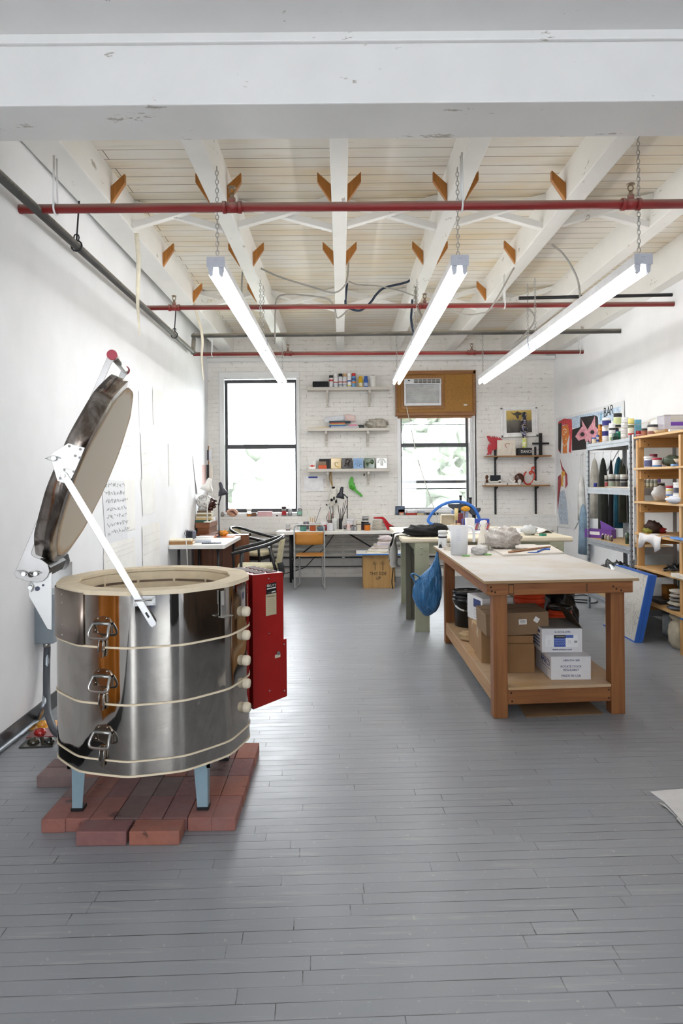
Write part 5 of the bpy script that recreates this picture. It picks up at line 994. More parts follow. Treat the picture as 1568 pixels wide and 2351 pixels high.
# ================================================================ jars and tools on the long folding table
def tj(px, wpx, hpx, Y, name, label, c, lid=None, band=None, z=ZF, **k): return jar(name, label, (at(px, 1215, Y).x, Y, z), wpx*Y/F/2, hpx*Y/F, c, lid, band, group=None, **k)
tj(696, 15, 14, 9.75, 'paint_jar', 'green paint jar with a black lid near the start of the jar table', '4f8577', '222225')
tj(718, 14, 16, 9.73, 'paint_jar', 'rust red glass jar at the front of the jar table behind the orange chair', 'b0532c', None)
m = MB(); m.lathe([(0, .0), (.05, .0), (.066, .05), (.062, .06), (.058, .05), (.04, .012), (0, .012)], n=24); mono(m, 'glass_bowl', mat('7c93a3', .1, trans=.3), 'blue-grey glass bowl at the front of the jar table', 'bowl', loc=(at(737, 1190, 9.74).x, 9.74, ZF))
tj(758, 15, 17, 9.74, 'paint_jar', 'white plastic paint jar at the front, beside the blue glass bowl', 'e2e2e8', None)
tj(800, 8, 21, 9.73, 'paint_bottle', 'slim pink and white bottle at the front of the jar table', 'e9d5d0', 'ededf0', cat='bottle')
tj(809, 6, 13, 9.72, 'ink_bottle', 'tiny grey ink bottle with black cap, first of two', '8d9094', '1d1d20', cat='bottle', neck=.7); tj(815, 6, 12, 9.71, 'ink_bottle', 'tiny grey ink bottle with black cap touching the cream bottle', '9a9c9f', '1d1d20', cat='bottle', neck=.7)
tj(823.5, 12, 23, 9.74, 'cream_bottle', 'square cream bottle with a small black label on the jar table', 'dcd6c5', 'ddd8c9', ('2a2a2a', .72, .8), cat='bottle')
tj(843.5, 14, 16, 9.74, 'paint_jar', 'orange paint jar with a black lid beside the plate stack', 'dc7b26', '1f1f22')
tj(832, 10, 13, 9.86, 'paint_jar', 'dark maroon paint jar half hidden behind the cream bottle', '4c2530', '1f1f22')
z = ZF
for k in range(7):
    r = .112-.003*k; h = .022; MB_ = MB().lathe([(0, 0), (r*.7, 0), (r, h*.75), (r, h*.9), (r*.7, h*.3), (0, h*.3)], n=28); mono(MB_, 'plate', mat('e6e1d7', .35), ['bottom', 'second', 'third', 'fourth', 'fifth', 'sixth', 'top'][k]+' plate of the cream plate stack on the jar table', 'plate', 'stacked cream plates', loc=(at(870, 1190, 9.86).x, 9.86, z)); z += .0195
m = MB(); pr_ = smooth_path([at(858, 1190, 9.83), at(878, 1189, 9.80), at(886, 1194, 9.76), at(895, 1204, 9.74), at(903, 1207, 9.74), at(909, 1212, 9.74)], 4); n = len(pr_)-1; m.grid(lambda u, v: pr_[round(u*n)] + V((-.06*v*u*1.2, .06*(1-v), -.075*v*min(1, u*1.6)+.003+.008*sin(v*6+u*5))), n, 5, t=.003); mono(m, 'red_cloth', mat('b51c26', .8), 'red cloth draped over the stack of cream plates', 'cloth')
jar('dark_ball', 'small dark bowl under the red cloth', (at(898, 1190, 9.78).x, 9.78, ZF), .035, .055, '1e1e22', cat='bowl')
tj(689, 13, 17, 10.02, 'white_tub', 'white tub with a grey label at the window end of the jar table', 'e6e7ea', 'f0f0f0', ('8c9099', .5, .75))
o = tj(703, 13, 18, 10.05, 'brush_tin', 'ridged metal tin full of pens on the jar table', mat('8f8a92', .3, .8), None)
o = tj(717.5, 13, 17, 9.95, 'pencil_cup', 'white cup holding yellow pencils and a chopstick', 'e6e3e6', None); 
for k, (dx, h, c) in enumerate(((-.02, .19, 'd9a53a'), (.0, .17, 'd49a3c'), (.022, .2, 'c98a3a'), (.03, .33, '6e7078'))): MB().tube([(dx*.5, 0, .02), (dx*1.8+(.07 if k == 3 else 0), 0, h)], .004, 6).build('pencil', mat(c, .5), o)
tj(744, 17, 10, 9.98, 'white_tub', 'flat white tub lying among the jars behind the blue glass bowl', 'efeff1', 'f4f4f4', z=ZF+.05); block('black_box', 'small black box carrying the flat white tub', 'box', at(736, 1190, 9.98).x, at(753, 1190, 9.98).x, 9.94, 10.02, ZF, ZF+.0495, '232327')
block('red_box', 'red and white small carton in the middle of the jar table', 'box', at(741, 1190, 9.85).x, at(750, 1190, 9.85).x, 9.82, 9.86, ZF, ZF+.075, 'b22a2c')
o = tj(757, 11, 20, 10.08, 'glass_jar', 'tall murky glass jar of tools at the back of the jar table', mat('8b7e78', .15, trans=.3), None)
for k in range(6): MB().tube([(-.02+.008*k, 0, .03), (-.05+.02*k, .0, .20+.03*(k % 3))], .004, 6).build('tool_shaft', mat(('5a4534', '8c6f4b', 'a33a2c')[k % 3], .5), o)
tj(769, 14, 26, 9.93, 'paint_pot', 'pale grey plastic pot behind the white paint jar', 'd9dcd8', 'e9eae9')
o = tj(781.5, 8, 26, 9.9, 'brush_pot', 'narrow black pot of long paint brushes on the jar table', '2b2a2c', None)
for k, (dx, h) in enumerate(((-.03, .33), (.0, .31), (.045, .37), (.075, .40), (.10, .36))): MB().tube([(0, 0, .02), (dx*.45, 0, .2), (dx, 0, h)], [.004, .005, .004], 6).build('paint_brush', mat('2a2421', .5), o); 
for dx, h in ((-.03, .33), (.045, .37), (.075, .40), (.10, .36)): MB().tube([(dx, 0, h), (dx*1.03, 0, h+.03)], [.006, .002], 6).build('brush_tip', mat('7c4a30', .7), o)
o = tj(766, 7, 20, 10.05, 'brush_pot', 'short pot with two dark brushes at the back of the jar table', '6b6f78', None)
for dx, h in ((-.06, .33), (-.01, .34)): MB().tube([(0, 0, .02), (dx, 0, h)], .0045, 6).build('paint_brush', mat('2a2421', .5), o)
tj(803, 18, 24, 10.02, 'white_tub', 'large white tub with a red label behind the slim pink bottle', 'e9e9ec', 'f0f0f2', ('9c4b52', .2, .5))
tj(827, 13, 17, 10.02, 'paint_jar', 'dark violet paint jar with a black lid at the back of the jar table', '3d3658', '1d1d20'); tj(840, 13, 17, 10.0, 'paint_jar', 'dark plum paint jar with a black lid, next to the violet one', '4a2a33', '1d1d20', lh=.25)
tj(839, 14, 12, 10.0, 'paint_jar', 'small white paint jar standing on the dark plum jar', 'e6e7e9', '8d8f95', ('5d5b55', .3, .8), z=ZF+.1095)
for k, (px, w, h, c, l) in enumerate(((730, 7, 12, 'c9a23b', 'small ochre bottle at the back of the jar table'), (736, 6, 13, 'b5532c', 'small rust bottle beside the ochre one'), (749, 6, 9, 'd8d3c8', 'small beige pot at the back of the jar table'), (790, 7, 9, 'b9b2c0', 'small lilac pot beside the lamp stem'))): tj(px, w, h, 10.12, 'small_bottle', l, c, 'efe9da', cat='bottle', neck=.6)
block('paint_palette', 'flat white palette lying at the front of the jar table', 'palette', at(769, 1190, 9.72).x, at(788, 1190, 9.72).x, 9.68, 9.8, ZF, ZF+.014, 'd9d3cc')
block('paper_stack', 'white papers lying at the far end of the jar table behind the black apron', 'papers', at(909, 1190, 10).x-.03, at(909, 1190, 10).x+.06, 9.9, 10.2, ZF, ZF+.03, 'eeeeee'); jar('spoon_rest', 'white dish on the empty end of the jar table', (at(676, 1190, 9.9).x, 9.9, ZF), .03, .03, 'eeeeec', cat='dish'); jar('drinking_glass', 'clear glass with a dark drink at the window end of the jar table', (at(661, 1190, 9.85).x, 9.85, ZF), .03, .085, M_CLEAR, cat='glass', band=('5b2a22', .02, .2))
# ---- lamps
def desk_lamp(name, label, base, sh, col, elbow, rs, tilt, inner='d8d8d6'):
    """base, elbow and shade neck points in the room"""
    o = thing(name, label, 'lamp', base); E, S = V(elbow)-V(base), V(sh)-V(base)
    MB().lathe([(0, 0), (.05, 0), (.05, .012), (.02, .018), (0, .018)], n=20).build('base', col, o)
    MB().tube([(0, 0, .01), E*.35, E], [.011, .008, .007], 8).build('stem', col, o)
    m = MB(); m.tube([E, (E+S)/2+V((.012, 0, 0)), S], .006, 6); m.tube([E+V((.0, -.015, 0)), (E+S)/2, S], .004, 6); m.sph(E, .014, 10, 6); m.build('arm', col, o)
    q = MX.Rotation(tilt, 3, 'Y'); m = MB(); m.lathe([(.0, .085), (rs*.30, .085), (rs*.36, .06), (rs*.42, 0), (rs*.75, -.03), (rs, -.085), (rs*.96, -.085), (rs*.7, -.035), (0, -.01)], S, 24, rot=q); m.build('lamp_shade', col, o); m = MB(); m.sph(S + q @ V((0, 0, -.055)), .026, 12, 8); m.build('bulb', mat(inner, .4), o); return o
M_LBLK = mat('35363f', .3, .2); b = at(797, 1190, 10.05); b.z = ZF
desk_lamp('desk_lamp', 'black adjustable desk lamp on the jar table in front of the cow toy', b, at(783, 1131, 10.0), M_LBLK, at(797, 1142, 10.03), .066, R(12))
b = at(503, 1228, 8.7); b.z = ZF; desk_lamp('desk_lamp', 'black adjustable desk lamp on the folding desk by the first window', b, at(509, 1122, 8.68), M_LBLK, at(502, 1158, 8.7), .066, R(-14))
# ================================================================ desk side: cabinet, case, books, head
M_WALN = wood('7a4521', '5f3318', 'z', .8, .4); M_WALN2 = wood('8a5226', '6d3d1a', 'x', .9, .4)
o = thing('wooden_cabinet', 'dark walnut cabinet standing behind the folding desk', 'cabinet', (-1.60, 9.06, 0)); MB().bb(-.35, .36, -.07, .08, .03, .745).build('carcass', M_WALN, o, bevel=.004)
for s in (-.34, .02): MB().bb(s+.005, s+.33, -.084, -.071, .06, .72).build('door', M_WALN, o, bevel=.003)
MB().bb(-.02, .0, -.10, -.085, .33, .36).build('handle', M_BLACK, o)
o = thing('corner_stand', 'walnut stand in the corner below the wooden case', 'stand', (-1.86, 9.55, 0)); MB().bb(-.13, .13, -.34, .34, 0, .745).build('carcass', M_WALN, o, bevel=.003)
yc = 9.22; xa, xb = XL(9.3)+.02, at(481, 1215, yc).x; o = thing('wooden_case', 'walnut wooden case with an overhanging lid under the stack of books', 'case', ((xa+xb)/2, 9.52, .7455)); w = (xb-xa)/2; zt = at(463, 1200, yc).z-.7455; zm = at(463, 1212, yc).z-.7455
MB().bb(-w+.02, w-.012, -.28, .30, 0, zm).build('box', M_WALN2, o, bevel=.003); MB().bb(-w, w, -.30, .30, zm, zt).build('lid', M_WALN2, o, bevel=.003)
z = .7455+zt; bl = [('335b52', .034, 'green-spined book at the bottom of the corner stack'), ('c9b07c', .03, 'tan book second from the bottom of the corner stack'), ('d9d4c4', .016, 'thin cream book in the middle of the corner stack'), ('8b7a55', .03, 'olive brown book above the thin cream one'), ('dcd7c6', .022, 'pale book second from the top of the corner stack'), ('6d5a46', .024, 'brown book topmost of the corner stack, carrying the head')]
xc = (xa+xb)/2
for k, (c, h, l) in enumerate(bl): book(l, xc-.11+.006*k, xc+.10+.01*(k % 2), 9.27, 9.44, z, z+h, c, rnd.uniform(-.06, .06), 'books stacked in the corner'); z += h+.0005
hz = z
o = thing('head_sculpture', 'ceramic head with white line-drawn hair and a dark brown face on the corner books', 'sculpture', (xc+.02, 9.37, hz))
def m_lined():
    t = NT('white_glaze_with_black_lines'); f = t.noise(t.pos((1.6, 1, .7)), 16, 3, .5, 2.2); w = t.math('ABSOLUTE', t.math('SUBTRACT', f, .5)); t.col(t.ramp(w, [(.012, lin('34363c')), (.03, lin('e4e2de'))])); t.set(Roughness=.2); return t.mat
m = MB(); m.sph((-.02, 0, .12), (.115, .085, .10), 24, 16); m.tube([(-.055, 0, .0), (-.05, 0, .07)], [.06, .055], 18); m.build('hair_cap', m_lined(), o)
M_BRN = mat('3a1e18', .2, 0, .1); m = MB(); m.sph((.055, 0, .105), (.075, .062, .075), 20, 14); m.prism([(.09, .10), (.15, .118), (.152, .135), (.10, .155)], -.014, .014, frame((0, 0, 0), (1, 0, 0), (0, 0, 1), (0, -1, 0))); m.sph((.125, 0, .085), (.024, .026, .016), 10, 8); m.sph((.10, 0, .052), (.04, .03, .026), 12, 8); m.tube([(.055, 0, -.0), (.06, 0, .06)], [.04, .035], 12); m.build('face', M_BRN, o)
m = MB(); m.sph((.095, -.045, .125), (.012, .008, .006), 8, 6); m.build('eye', M_WHITE, o)
b = at(476, 1198, 9.24); b.z = .7455+zt; b.x = at(476, 1198, 9.24).x
M_LWH = mat('e3e2dc', .35); desk_lamp('desk_lamp', 'cream desk lamp standing on the walnut case in the corner', b, at(478, 1112, 9.22), M_LWH, at(476, 1138, 9.23), .092, R(18))
block('printed_papers', 'curled printed papers on the end of the walnut case', 'papers', xb-.13, xb-.01, 9.5, 9.78, .7455+zt, .7455+zt+.05, 'dcdbe2', rz=.1); m = MB(); m.sph((0, 0, .035), (.035, .035, .035), 14, 10); mono(m, 'dark_figurine', mat('3d2b2a', .25), 'small dark round figurine on the papers near the black desk lamp', 'figurine', loc=(xb-.05, 9.62, .7455+zt+.05))
# on the folding desk
p = fl(418, 1248, ZF); book('thick brown folder bulging with cream papers at the near edge of the folding desk', p.x-.12, p.x+.14, 7.72, 7.94, ZF, ZF+.035, '9a7146', .08, 'things on the folding desk', 'folder'); block('loose_papers', 'cream loose papers on top of the thick brown folder', 'papers', p.x-.13, p.x+.12, 7.73, 7.93, ZF+.0355, ZF+.055, 'e9dfc2', rz=.14)
p = fl(459, 1242, ZF); o = thing('laptop', 'closed silver laptop on the folding desk', 'laptop', (p.x, 8.08, ZF), .12); MB().bb(-.16, .16, -.11, .11, 0, .016).build('body', mat('b9bec9', .35, .6), o, bevel=.005)
p = fl(489, 1246, ZF); o = thing('photo_booklet', 'dark booklet of blue photographs lying open on the folding desk', 'booklet', (p.x, 7.86, ZF), .15); MB().bb(-.11, .11, -.06, .06, 0, .008).build('booklet', mat('2c303a', .4), o); 
for k in range(3): MB().bb(-.10+k*.068, -.04+k*.068, -.05, .05, .008, .0085).build('photo', mat('6d7c94', .3, 0, .3, 30), o)
p = fl(453, 1231, ZF); o = thing('speaker', 'small dark grey cube speaker on the folding desk', 'speaker', (p.x, 8.55, ZF), -.25); MB().bb(-.05, .05, -.05, .05, 0, .10).build('cabinet', mat('5c5f6e', .5), o, bevel=.012); MB().bb(-.042, .042, -.052, -.05, .01, .09).build('grille', mat('2b2d36', .8), o)
mono(MB().tube(smooth_path([fl(452, 1231, ZF)+V((-.06, 0, .02)), at(436, 1222, 8.5), at(428, 1217, 8.45), at(424, 1226, 8.4), at(432, 1235, 8.35), at(424, 1240, 8.3)], 6), .004, 6), 'black_cable', M_BLACK, 'tangle of black cable beside the cube speaker on the folding desk', 'cable')
p = fl(522, 1231, ZF); block('orange_folder', 'orange folder at the far corner of the folding desk', 'folder', p.x-.14, p.x+.11, 8.66, 8.88, ZF, ZF+.012, 'c9672a', rz=.05); m = MB(); m.sph((0, 0, .03), (.06, .04, .035), 12, 8, fn=wob(71, .25, 4)); mono(m, 'orange_wrapper', mat('e3932f', .5), 'crumpled orange and yellow wrapper on the orange folder', 'wrapper', loc=(p.x-.03, 8.78, ZF+.014)); block('white_papers', 'sheet of white paper on the folding desk beside the cream lamp', 'papers', p.x-.36, p.x-.17, 8.66, 8.88, ZF, ZF+.01, 'eceaea', rz=-.1)
mono(MB().tube(smooth_path([at(427, 1240, 7.64), at(429, 1262, 7.62), at(430, 1290, 7.66), at(432, 1312, 7.75)], 5), .006, 6), 'white_cable', mat('d9d8d4', .5), 'white cable dangling in front of the folding desk', 'cable')
# ================================================================ window ledge
YS = 10.33; ZL_ = at(600, 1186, YB-.13).z+.001
o = thing('conch_shell', 'large pink conch shell on the ledge under the first window', 'shell', (at(534, 1190, YS).x, YS, ZL_)); m = MB(); m.sph((0, 0, .062), (.085, .05, .06), 20, 12, fn=wob(81, .06, 2)); m.build('shell', mat('dfae93', .35, 0, .2, 14), o); m = MB(); m.prism([(-.05, .085), (.02, .095), (.075, .03), (.06, .022), (.0, .065)], .046, .056, frame((0, 0, 0), (1, 0, 0), (0, 0, 1), (0, -1, 0))); m.build('opening', mat('6e3d33', .4), o)
jar('honey_jar', 'glass jar with amber contents on the window ledge', (at(572, 1190, YS).x, YS, ZL_), .036, .112, M_CLEAR, 'e9e6e0', ('b5742a', .02, .4)); block('brown_lump', 'brown wax block beside the amber jar on the window ledge', 'block', at(579, 1190, YS).x, at(588, 1190, YS).x, 10.3, 10.36, ZL_, ZL_+.06, '6b4a3a')
block('gingham_box', 'long pink gingham box on the ledge under the first window', 'box', at(592, 1190, YS).x, at(625, 1190, YS).x, 10.29, 10.37, ZL_, ZL_+.075, mat('e3b9bd', .5, 0, .25, 120)); block('black_eraser', 'tiny dark block on the ledge between the gingham box and the red bottle', 'block', at(634, 1190, YS).x, at(638, 1190, YS).x, 10.31, 10.34, ZL_, ZL_+.016, '2a2a2c')
jar('instant_coffee_jar', 'glass jar with a red label and dark lid on the window ledge', (at(652, 1190, YS).x, YS, ZL_), .034, .145, M_CLEAR, '2a1d1b', ('b3242c', .15, .7)); o = jar('brush_glass', 'clear glass holding two thin brushes on the window ledge', (at(666, 1190, YS).x, YS, ZL_), .032, .10, M_CLEAR, cat='glass')
MB().tube([(-.01, 0, .02), (-.03, 0, .17)], .004, 6).build('paint_brush', M_BLACK, o); MB().tube([(.01, 0, .02), (.04, 0, .21)], .003, 6).build('paint_brush', mat('9a9ca0', .4), o)
jar('water_bottle', 'clear plastic bottle with a green label at the end of the first window ledge', (at(688, 1190, YS).x, YS, ZL_), .04, .15, M_CLEAR, 'eef2f4', ('8fc3ae', .2, .6), cat='bottle', neck=.55); m = MB(); m.sph((0, 0, .03), (.03, .03, .035), 12, 8, fn=wob(91, .2, 4)); mono(m, 'grey_stone', mat('8c8680', .8), 'small grey stone beside the conch shell', 'stone', loc=(at(511, 1190, YS).x, YS, ZL_))
block('abstract_card', 'dark blue abstract print propped beside the second window', 'picture', at(908, 1190, YS).x, at(930, 1190, YS).x, 10.36, 10.372, ZL_, at(919, 1162, 10.36).z, mat('5c6b80', .5, 0, .6, 22)); jar('terracotta_pot', 'tiny cream pot with a red rim in front of the abstract print', (at(922, 1190, YS).x, YS, ZL_), .034, .048, 'd6bfa4', 'b8573f', cat='pot', lh=.3)
for px0, px1, z0, z1, c, l in ((932, 956, 0, .035, 'a83a2b', 'red flat tin on the second window ledge'), (934, 953, .0355, .075, 'd5d7dc', 'clear packet lying on the red tin'), (957, 972, 0, .03, 'c9b78f', 'tan tape dispenser on the second window ledge'), (959, 975, .0305, .06, '9aa0b0', 'bluish packet on the tan dispenser'), (980, 1006, 0, .035, '2e3440', 'dark tangle of wire wrapped tools on the second window ledge')): block('ledge_tin', l, 'tin', at(px0, 1190, YS).x, at(px1, 1190, YS).x, 10.3, 10.37, ZL_+z0, ZL_+z1, c, rz=.03)
# ================================================================ white wall shelves between the windows
M_SHW = m_paint('d2cdc4', .70, .5, 12, (.5, 1, 1), dk='a5978a'); YF = 10.2
def wshelf(label, py, br):
    a, b = at(705, py+3, YF), at(895, py-1.2, YF); z = (a.z+b.z)/2; o = thing('wall_shelf', label, 'shelf', ((a.x+b.x)/2, YB, z), 0, 'white wooden shelves between the windows'); w = (b.x-a.x)/2
    MB().bb(-w, w, -.21, -.005, -.045, 0).build('board', M_SHW, o, bevel=.003)
    for px, p1 in br:
        x = at(px, 1190, YF).x - o.location.x; zz = at(px, p1, YF).z - z
        m = MB(); m.bb(x-.021, x+.021, -.035, -.002, zz, -.0455); m.bb(x-.018, x+.018, -.19, -.035, -.085, -.0455); m.prism([(-.035, zz+.07), (-.035, zz+.11), (-.165, -.0855), (-.19, -.0855)], -.015, .015, frame((x, 0, 0), (0, 1, 0), (0, 0, 1), (1, 0, 0))); m.sph((x, -.036, zz+.03), .006, 8, 4, m=1); m.build('bracket', [M_SHW, M_DKMET], o, bevel=.002)
    return o, z+.0006
s1, z1 = wshelf('top white wooden shelf between the windows, holding spray cans', 887.5, ((753.5, 932), (851, 930))); s2, z2 = wshelf('middle white wooden shelf between the windows, piled with papers', 981.5, ((750, 1022), (846.5, 1025))); s3, z3 = wshelf('lowest white wooden shelf between the windows, holding a row of relief tiles', 1075, ((753, 1117), (847, 1115)))
XS = lambda px, Y=10.24: at(px, 1000, Y).x
mono(MB().bb(-.12, .12, -.05, .05, 0, .09), 'black_case', mat('222224', .8, 0, .2, 20), 'black zipped soft case at the start of the top white shelf', 'case', loc=(XS(737), 10.26, z1), bevel=.012)
for px, w, top, c, cap, bands, l in ((761, 10, 858, 'dfe0e3', '3a3a3c', ('b5322f', .62, .8), 'white spray can with a small red mark and narrow black nozzle'), (772, 10, 854.5, 'e3e3e4', 'f2f2f2', [('a8453a', .42, .5), ('c9cdd6', .1, .35)], 'white spray can with a white cap and thin red band'), (782.7, 10, 854.5, 'd5d7db', '1f1f21', [('b0483c', .44, .52), ('9298a5', .15, .3)], 'spray can with a black cap on the top white shelf'), (792.5, 9.5, 854.5, 'd9dade', 'c4a077', [('b0483c', .44, .52), ('aeb4be', .15, .3)], 'spray can with a tan cap on the top white shelf'), (803, 9.7, 854, 'e9e9ea', 'f4f4f4', [('3550a0', .5, .62), ('d8cf4a', .12, .2)], 'white spray can with blue lettering band on the top white shelf'), (813, 9.8, 853.5, '6fa3d2', 'c9302b', [('3f5d96', .6, .8), ('d9803a', .35, .5)], 'blue spray can with a tall red cap on the top white shelf')):
    o = jar('spray_can', l, (XS(px), 10.26, z1), w*10.26/F/2, (886-top)*10.26/F, c, cap, bands, cat='spray can', lh=.2, neck=.9)
for px, c, l in ((829, 'e0b21f', 'yellow plastic paint bottle on the top white shelf'), (841, '3a62b0', 'blue plastic paint bottle on the top white shelf')): jar('paint_bottle', l, (XS(px), 10.26, z1), .033, .165, c, c, ('e7e2c8' if c[0] == 'e' else 'aebfe0', .12, .5), cat='bottle', neck=.8)
jar('white_bottle', 'white cylinder bottle at the far end of the top white shelf', (XS(857), 10.26, z1), .043, .165, 'e9e8e4', 'eeedea', cat='bottle')
# papers and books of the middle shelf
Z = z2
for px0, px1, h, c, l, nm in ((760, 824, .026, 'b9bac0', 'wide grey book at the bottom of the middle shelf pile', 'book'), (756, 793, .024, '3f6a9c', 'blue book on the grey one in the middle shelf pile', 'book'), (759, 792, .014, 'd9b85a', 'thin yellow book in the middle shelf pile', 'book'), (759, 792, .016, 'a8342f', 'red book in the middle shelf pile', 'book'), (756, 805, .022, '2f4650', 'dark teal book on top of the middle shelf pile', 'book')): book(l, XS(px0), XS(px1), 10.21, 10.37, Z, Z+h, c, 0, 'books on the middle white shelf'); Z += h+.0006
zz = z2+.0266; book('pink and white book beside the blue one in the middle shelf pile', XS(802), XS(820), 10.21, 10.36, zz, zz+.03, 'd18aa0', 0, 'books on the middle white shelf')
block('white_folder', 'cream folders at the window end of the middle white shelf', 'folder', XS(708), XS(754), 10.21, 10.37, z2, z2+.012, 'd8cbb2'); block('wood_ruler', 'thin yellow ruler sticking out on the cream folders', 'ruler', XS(727), XS(753), 10.22, 10.25, z2+.0125, z2+.018, 'c9a85a', rz=-.03)
def leanpaper(px0, px1, zb, h, c, l, tilt): m = MB(); w = XS(px1)-XS(px0); m.grid(lambda u, v: V(((u-.5)*w, .02*sin(u*5)*v, h*v*(1-.3*abs(u-.4)))), 8, 3, t=.004); mono(m, 'loose_papers', mat(c, .6), l, 'papers', loc=((XS(px0)+XS(px1))/2, 10.30, zb), rot=(0, tilt, 0))
leanpaper(745, 792, Z, .09, 'e3e5ea', 'white printed papers fanned on the middle shelf pile', -.08); leanpaper(788, 816, Z, .11, 'e6cfca', 'pale pink papers standing on the middle shelf pile', .06); block('dark_scarf', 'dark fabric bundle beside the books on the middle shelf', 'cloth', XS(822), XS(836), 10.22, 10.34, z2, z2+.045, '2b3030', bevel=.012)
m = MB(); m.sph((0, 0, .065), (.17, .07, .075), 22, 14, fn=wob(101, .16, 3)); k = mono(m, 'plastic_bag', mat('c9c2b4', .2, 0, .25, 18, .5, 25, .25), 'clear plastic bag of cuttings at the end of the middle white shelf', 'bag', loc=(XS(866), 10.28, z2))
for v in k.data.vertices: v.co.z = max(0, v.co.z)
# relief tiles on the lowest shelf
def tile(px0, px1, h, c, l, rel):
    x0, x1 = XS(px0), XS(px1); w = (x1-x0)/2; o = thing('relief_tile', l, 'tile', ((x0+x1)/2, 10.28, z3), 0, None); M_ = mat(c, .12, 0, .08, 14, coat=.4); MB().bb(-w, w, -.05, .05, 0, h).build('tile', M_, o, bevel=.005); m = MB(); rel(m, w, h); m.build('relief', M_, o); return o
def spiral(m, w, h): m.tube([(.02+(.011*t)*cos(t*1.0), -.05, h*.5+(.011*t)*sin(t)) for t in [.4*k for k in range(14)]], .007, 8)
def portrait(m, w, h): m.sph((.0, -.05, h*.62), (.035, .014, .045), 12, 8); m.tube([(-.04, -.05, h*.25), (-.02, -.05, h*.4), (.0, -.05, h*.42), (.03, -.05, h*.3)], .012, 8); m.tube([(.035, -.05, h*.8), (.05, -.05, h*.7), (.03, -.05, h*.6)], .008, 6); m.bb(-w*.6, w*.6, -.056, -.05, h*.1, h*.17)
def rings(m, w, h):
    for u, z in ((-.03, .66), (.03, .66), (-.0, .42), (-.035, .28), (.035, .28)): m.tube([(u+.022*cos(a), -.05, h*z+.022*sin(a)) for a in [2*pi*k/14 for k in range(15)]], .006, 6, caps=False)
def leafy(m, w, h): m.tube(smooth_path([(-.03, -.05, h*.2), (-.02, -.05, h*.45), (.01, -.05, h*.6), (.03, -.05, h*.75)], 4), .009, 8); m.sph((.035, -.05, h*.62), (.028, .012, .036), 10, 8); m.sph((-.035, -.05, h*.45), (.02, .012, .02), 10, 8)
def archr(m, w, h): m.tube([(.055*cos(a), -.05, h*.5+.06*sin(a)) for a in [pi*k/12 for k in range(13)]], .01, 8); m.sph((0, -.05, h*.5), (.025, .012, .045), 10, 8); m.bb(-.06, .06, -.056, -.05, h*.15, h*.25)
tile(759, 783, .160, 'cbab62', 'ochre yellow glazed relief tile with a spiral on the lowest shelf', spiral); tile(784.7, 808, .158, '3b332d', 'dark brown glazed relief tile with a portrait on the lowest shelf', portrait); tile(810.5, 833.5, .156, '8fb0d6', 'light blue glazed relief tile with rings on the lowest shelf', rings); tile(836.2, 860, .158, '3a5227', 'dark green glazed relief tile with leaf forms on the lowest shelf', leafy); tile(863, 888, .158, 'dcdcd8', 'white glazed relief tile with an arch on the lowest shelf', archr)
o = thing('hollow_box', 'black hollow frame box with a roll of orange tape in front on the lowest shelf', 'box', (XS(745), 10.29, z3)); m = MB(); m.bb(-.085, .09, -.03, .05, .13, .15); m.bb(-.085, .09, -.03, .05, 0, .012); m.bb(.06, .09, -.03, .05, .012, .13); m.bb(-.085, -.07, -.03, .05, .012, .13); m.bb(-.07, .06, .03, .05, .012, .13); m.build('frame', mat('2f2a27', .4), o, bevel=.003); MB().bb(-.095, .03, -.075, -.035, .0, .055).build('orange_box', mat('d65a2c', .45), o, bevel=.006); MB().bb(-.09, .02, -.07, -.04, .0555, .11).build('brown_card', mat('8f7a66', .7), o)
o = thing('white_tile_box', 'white card box with a small red fish emblem at the start of the lowest shelf', 'box', (XS(716), 10.28, z3)); MB().bb(-.055, .055, -.04, .04, 0, .13).build('box', mat('ececea', .5), o, bevel=.003); m = MB(); m.sph((0, -.0405, .045), (.026, .002, .016), 12, 6); m.prism([(.02, .045), (.042, .062), (.036, .045), (.042, .028)], .04, .0415, frame((0, 0, 0), (1, 0, 0), (0, 0, 1), (0, -1, 0))); m.prism([(-.02, .045), (-.042, .06), (-.036, .045), (-.042, .03)], .04, .0415, frame((0, 0, 0), (1, 0, 0), (0, 0, 1), (0, -1, 0))); m.build('fish_emblem', mat('c9402c', .4), o)
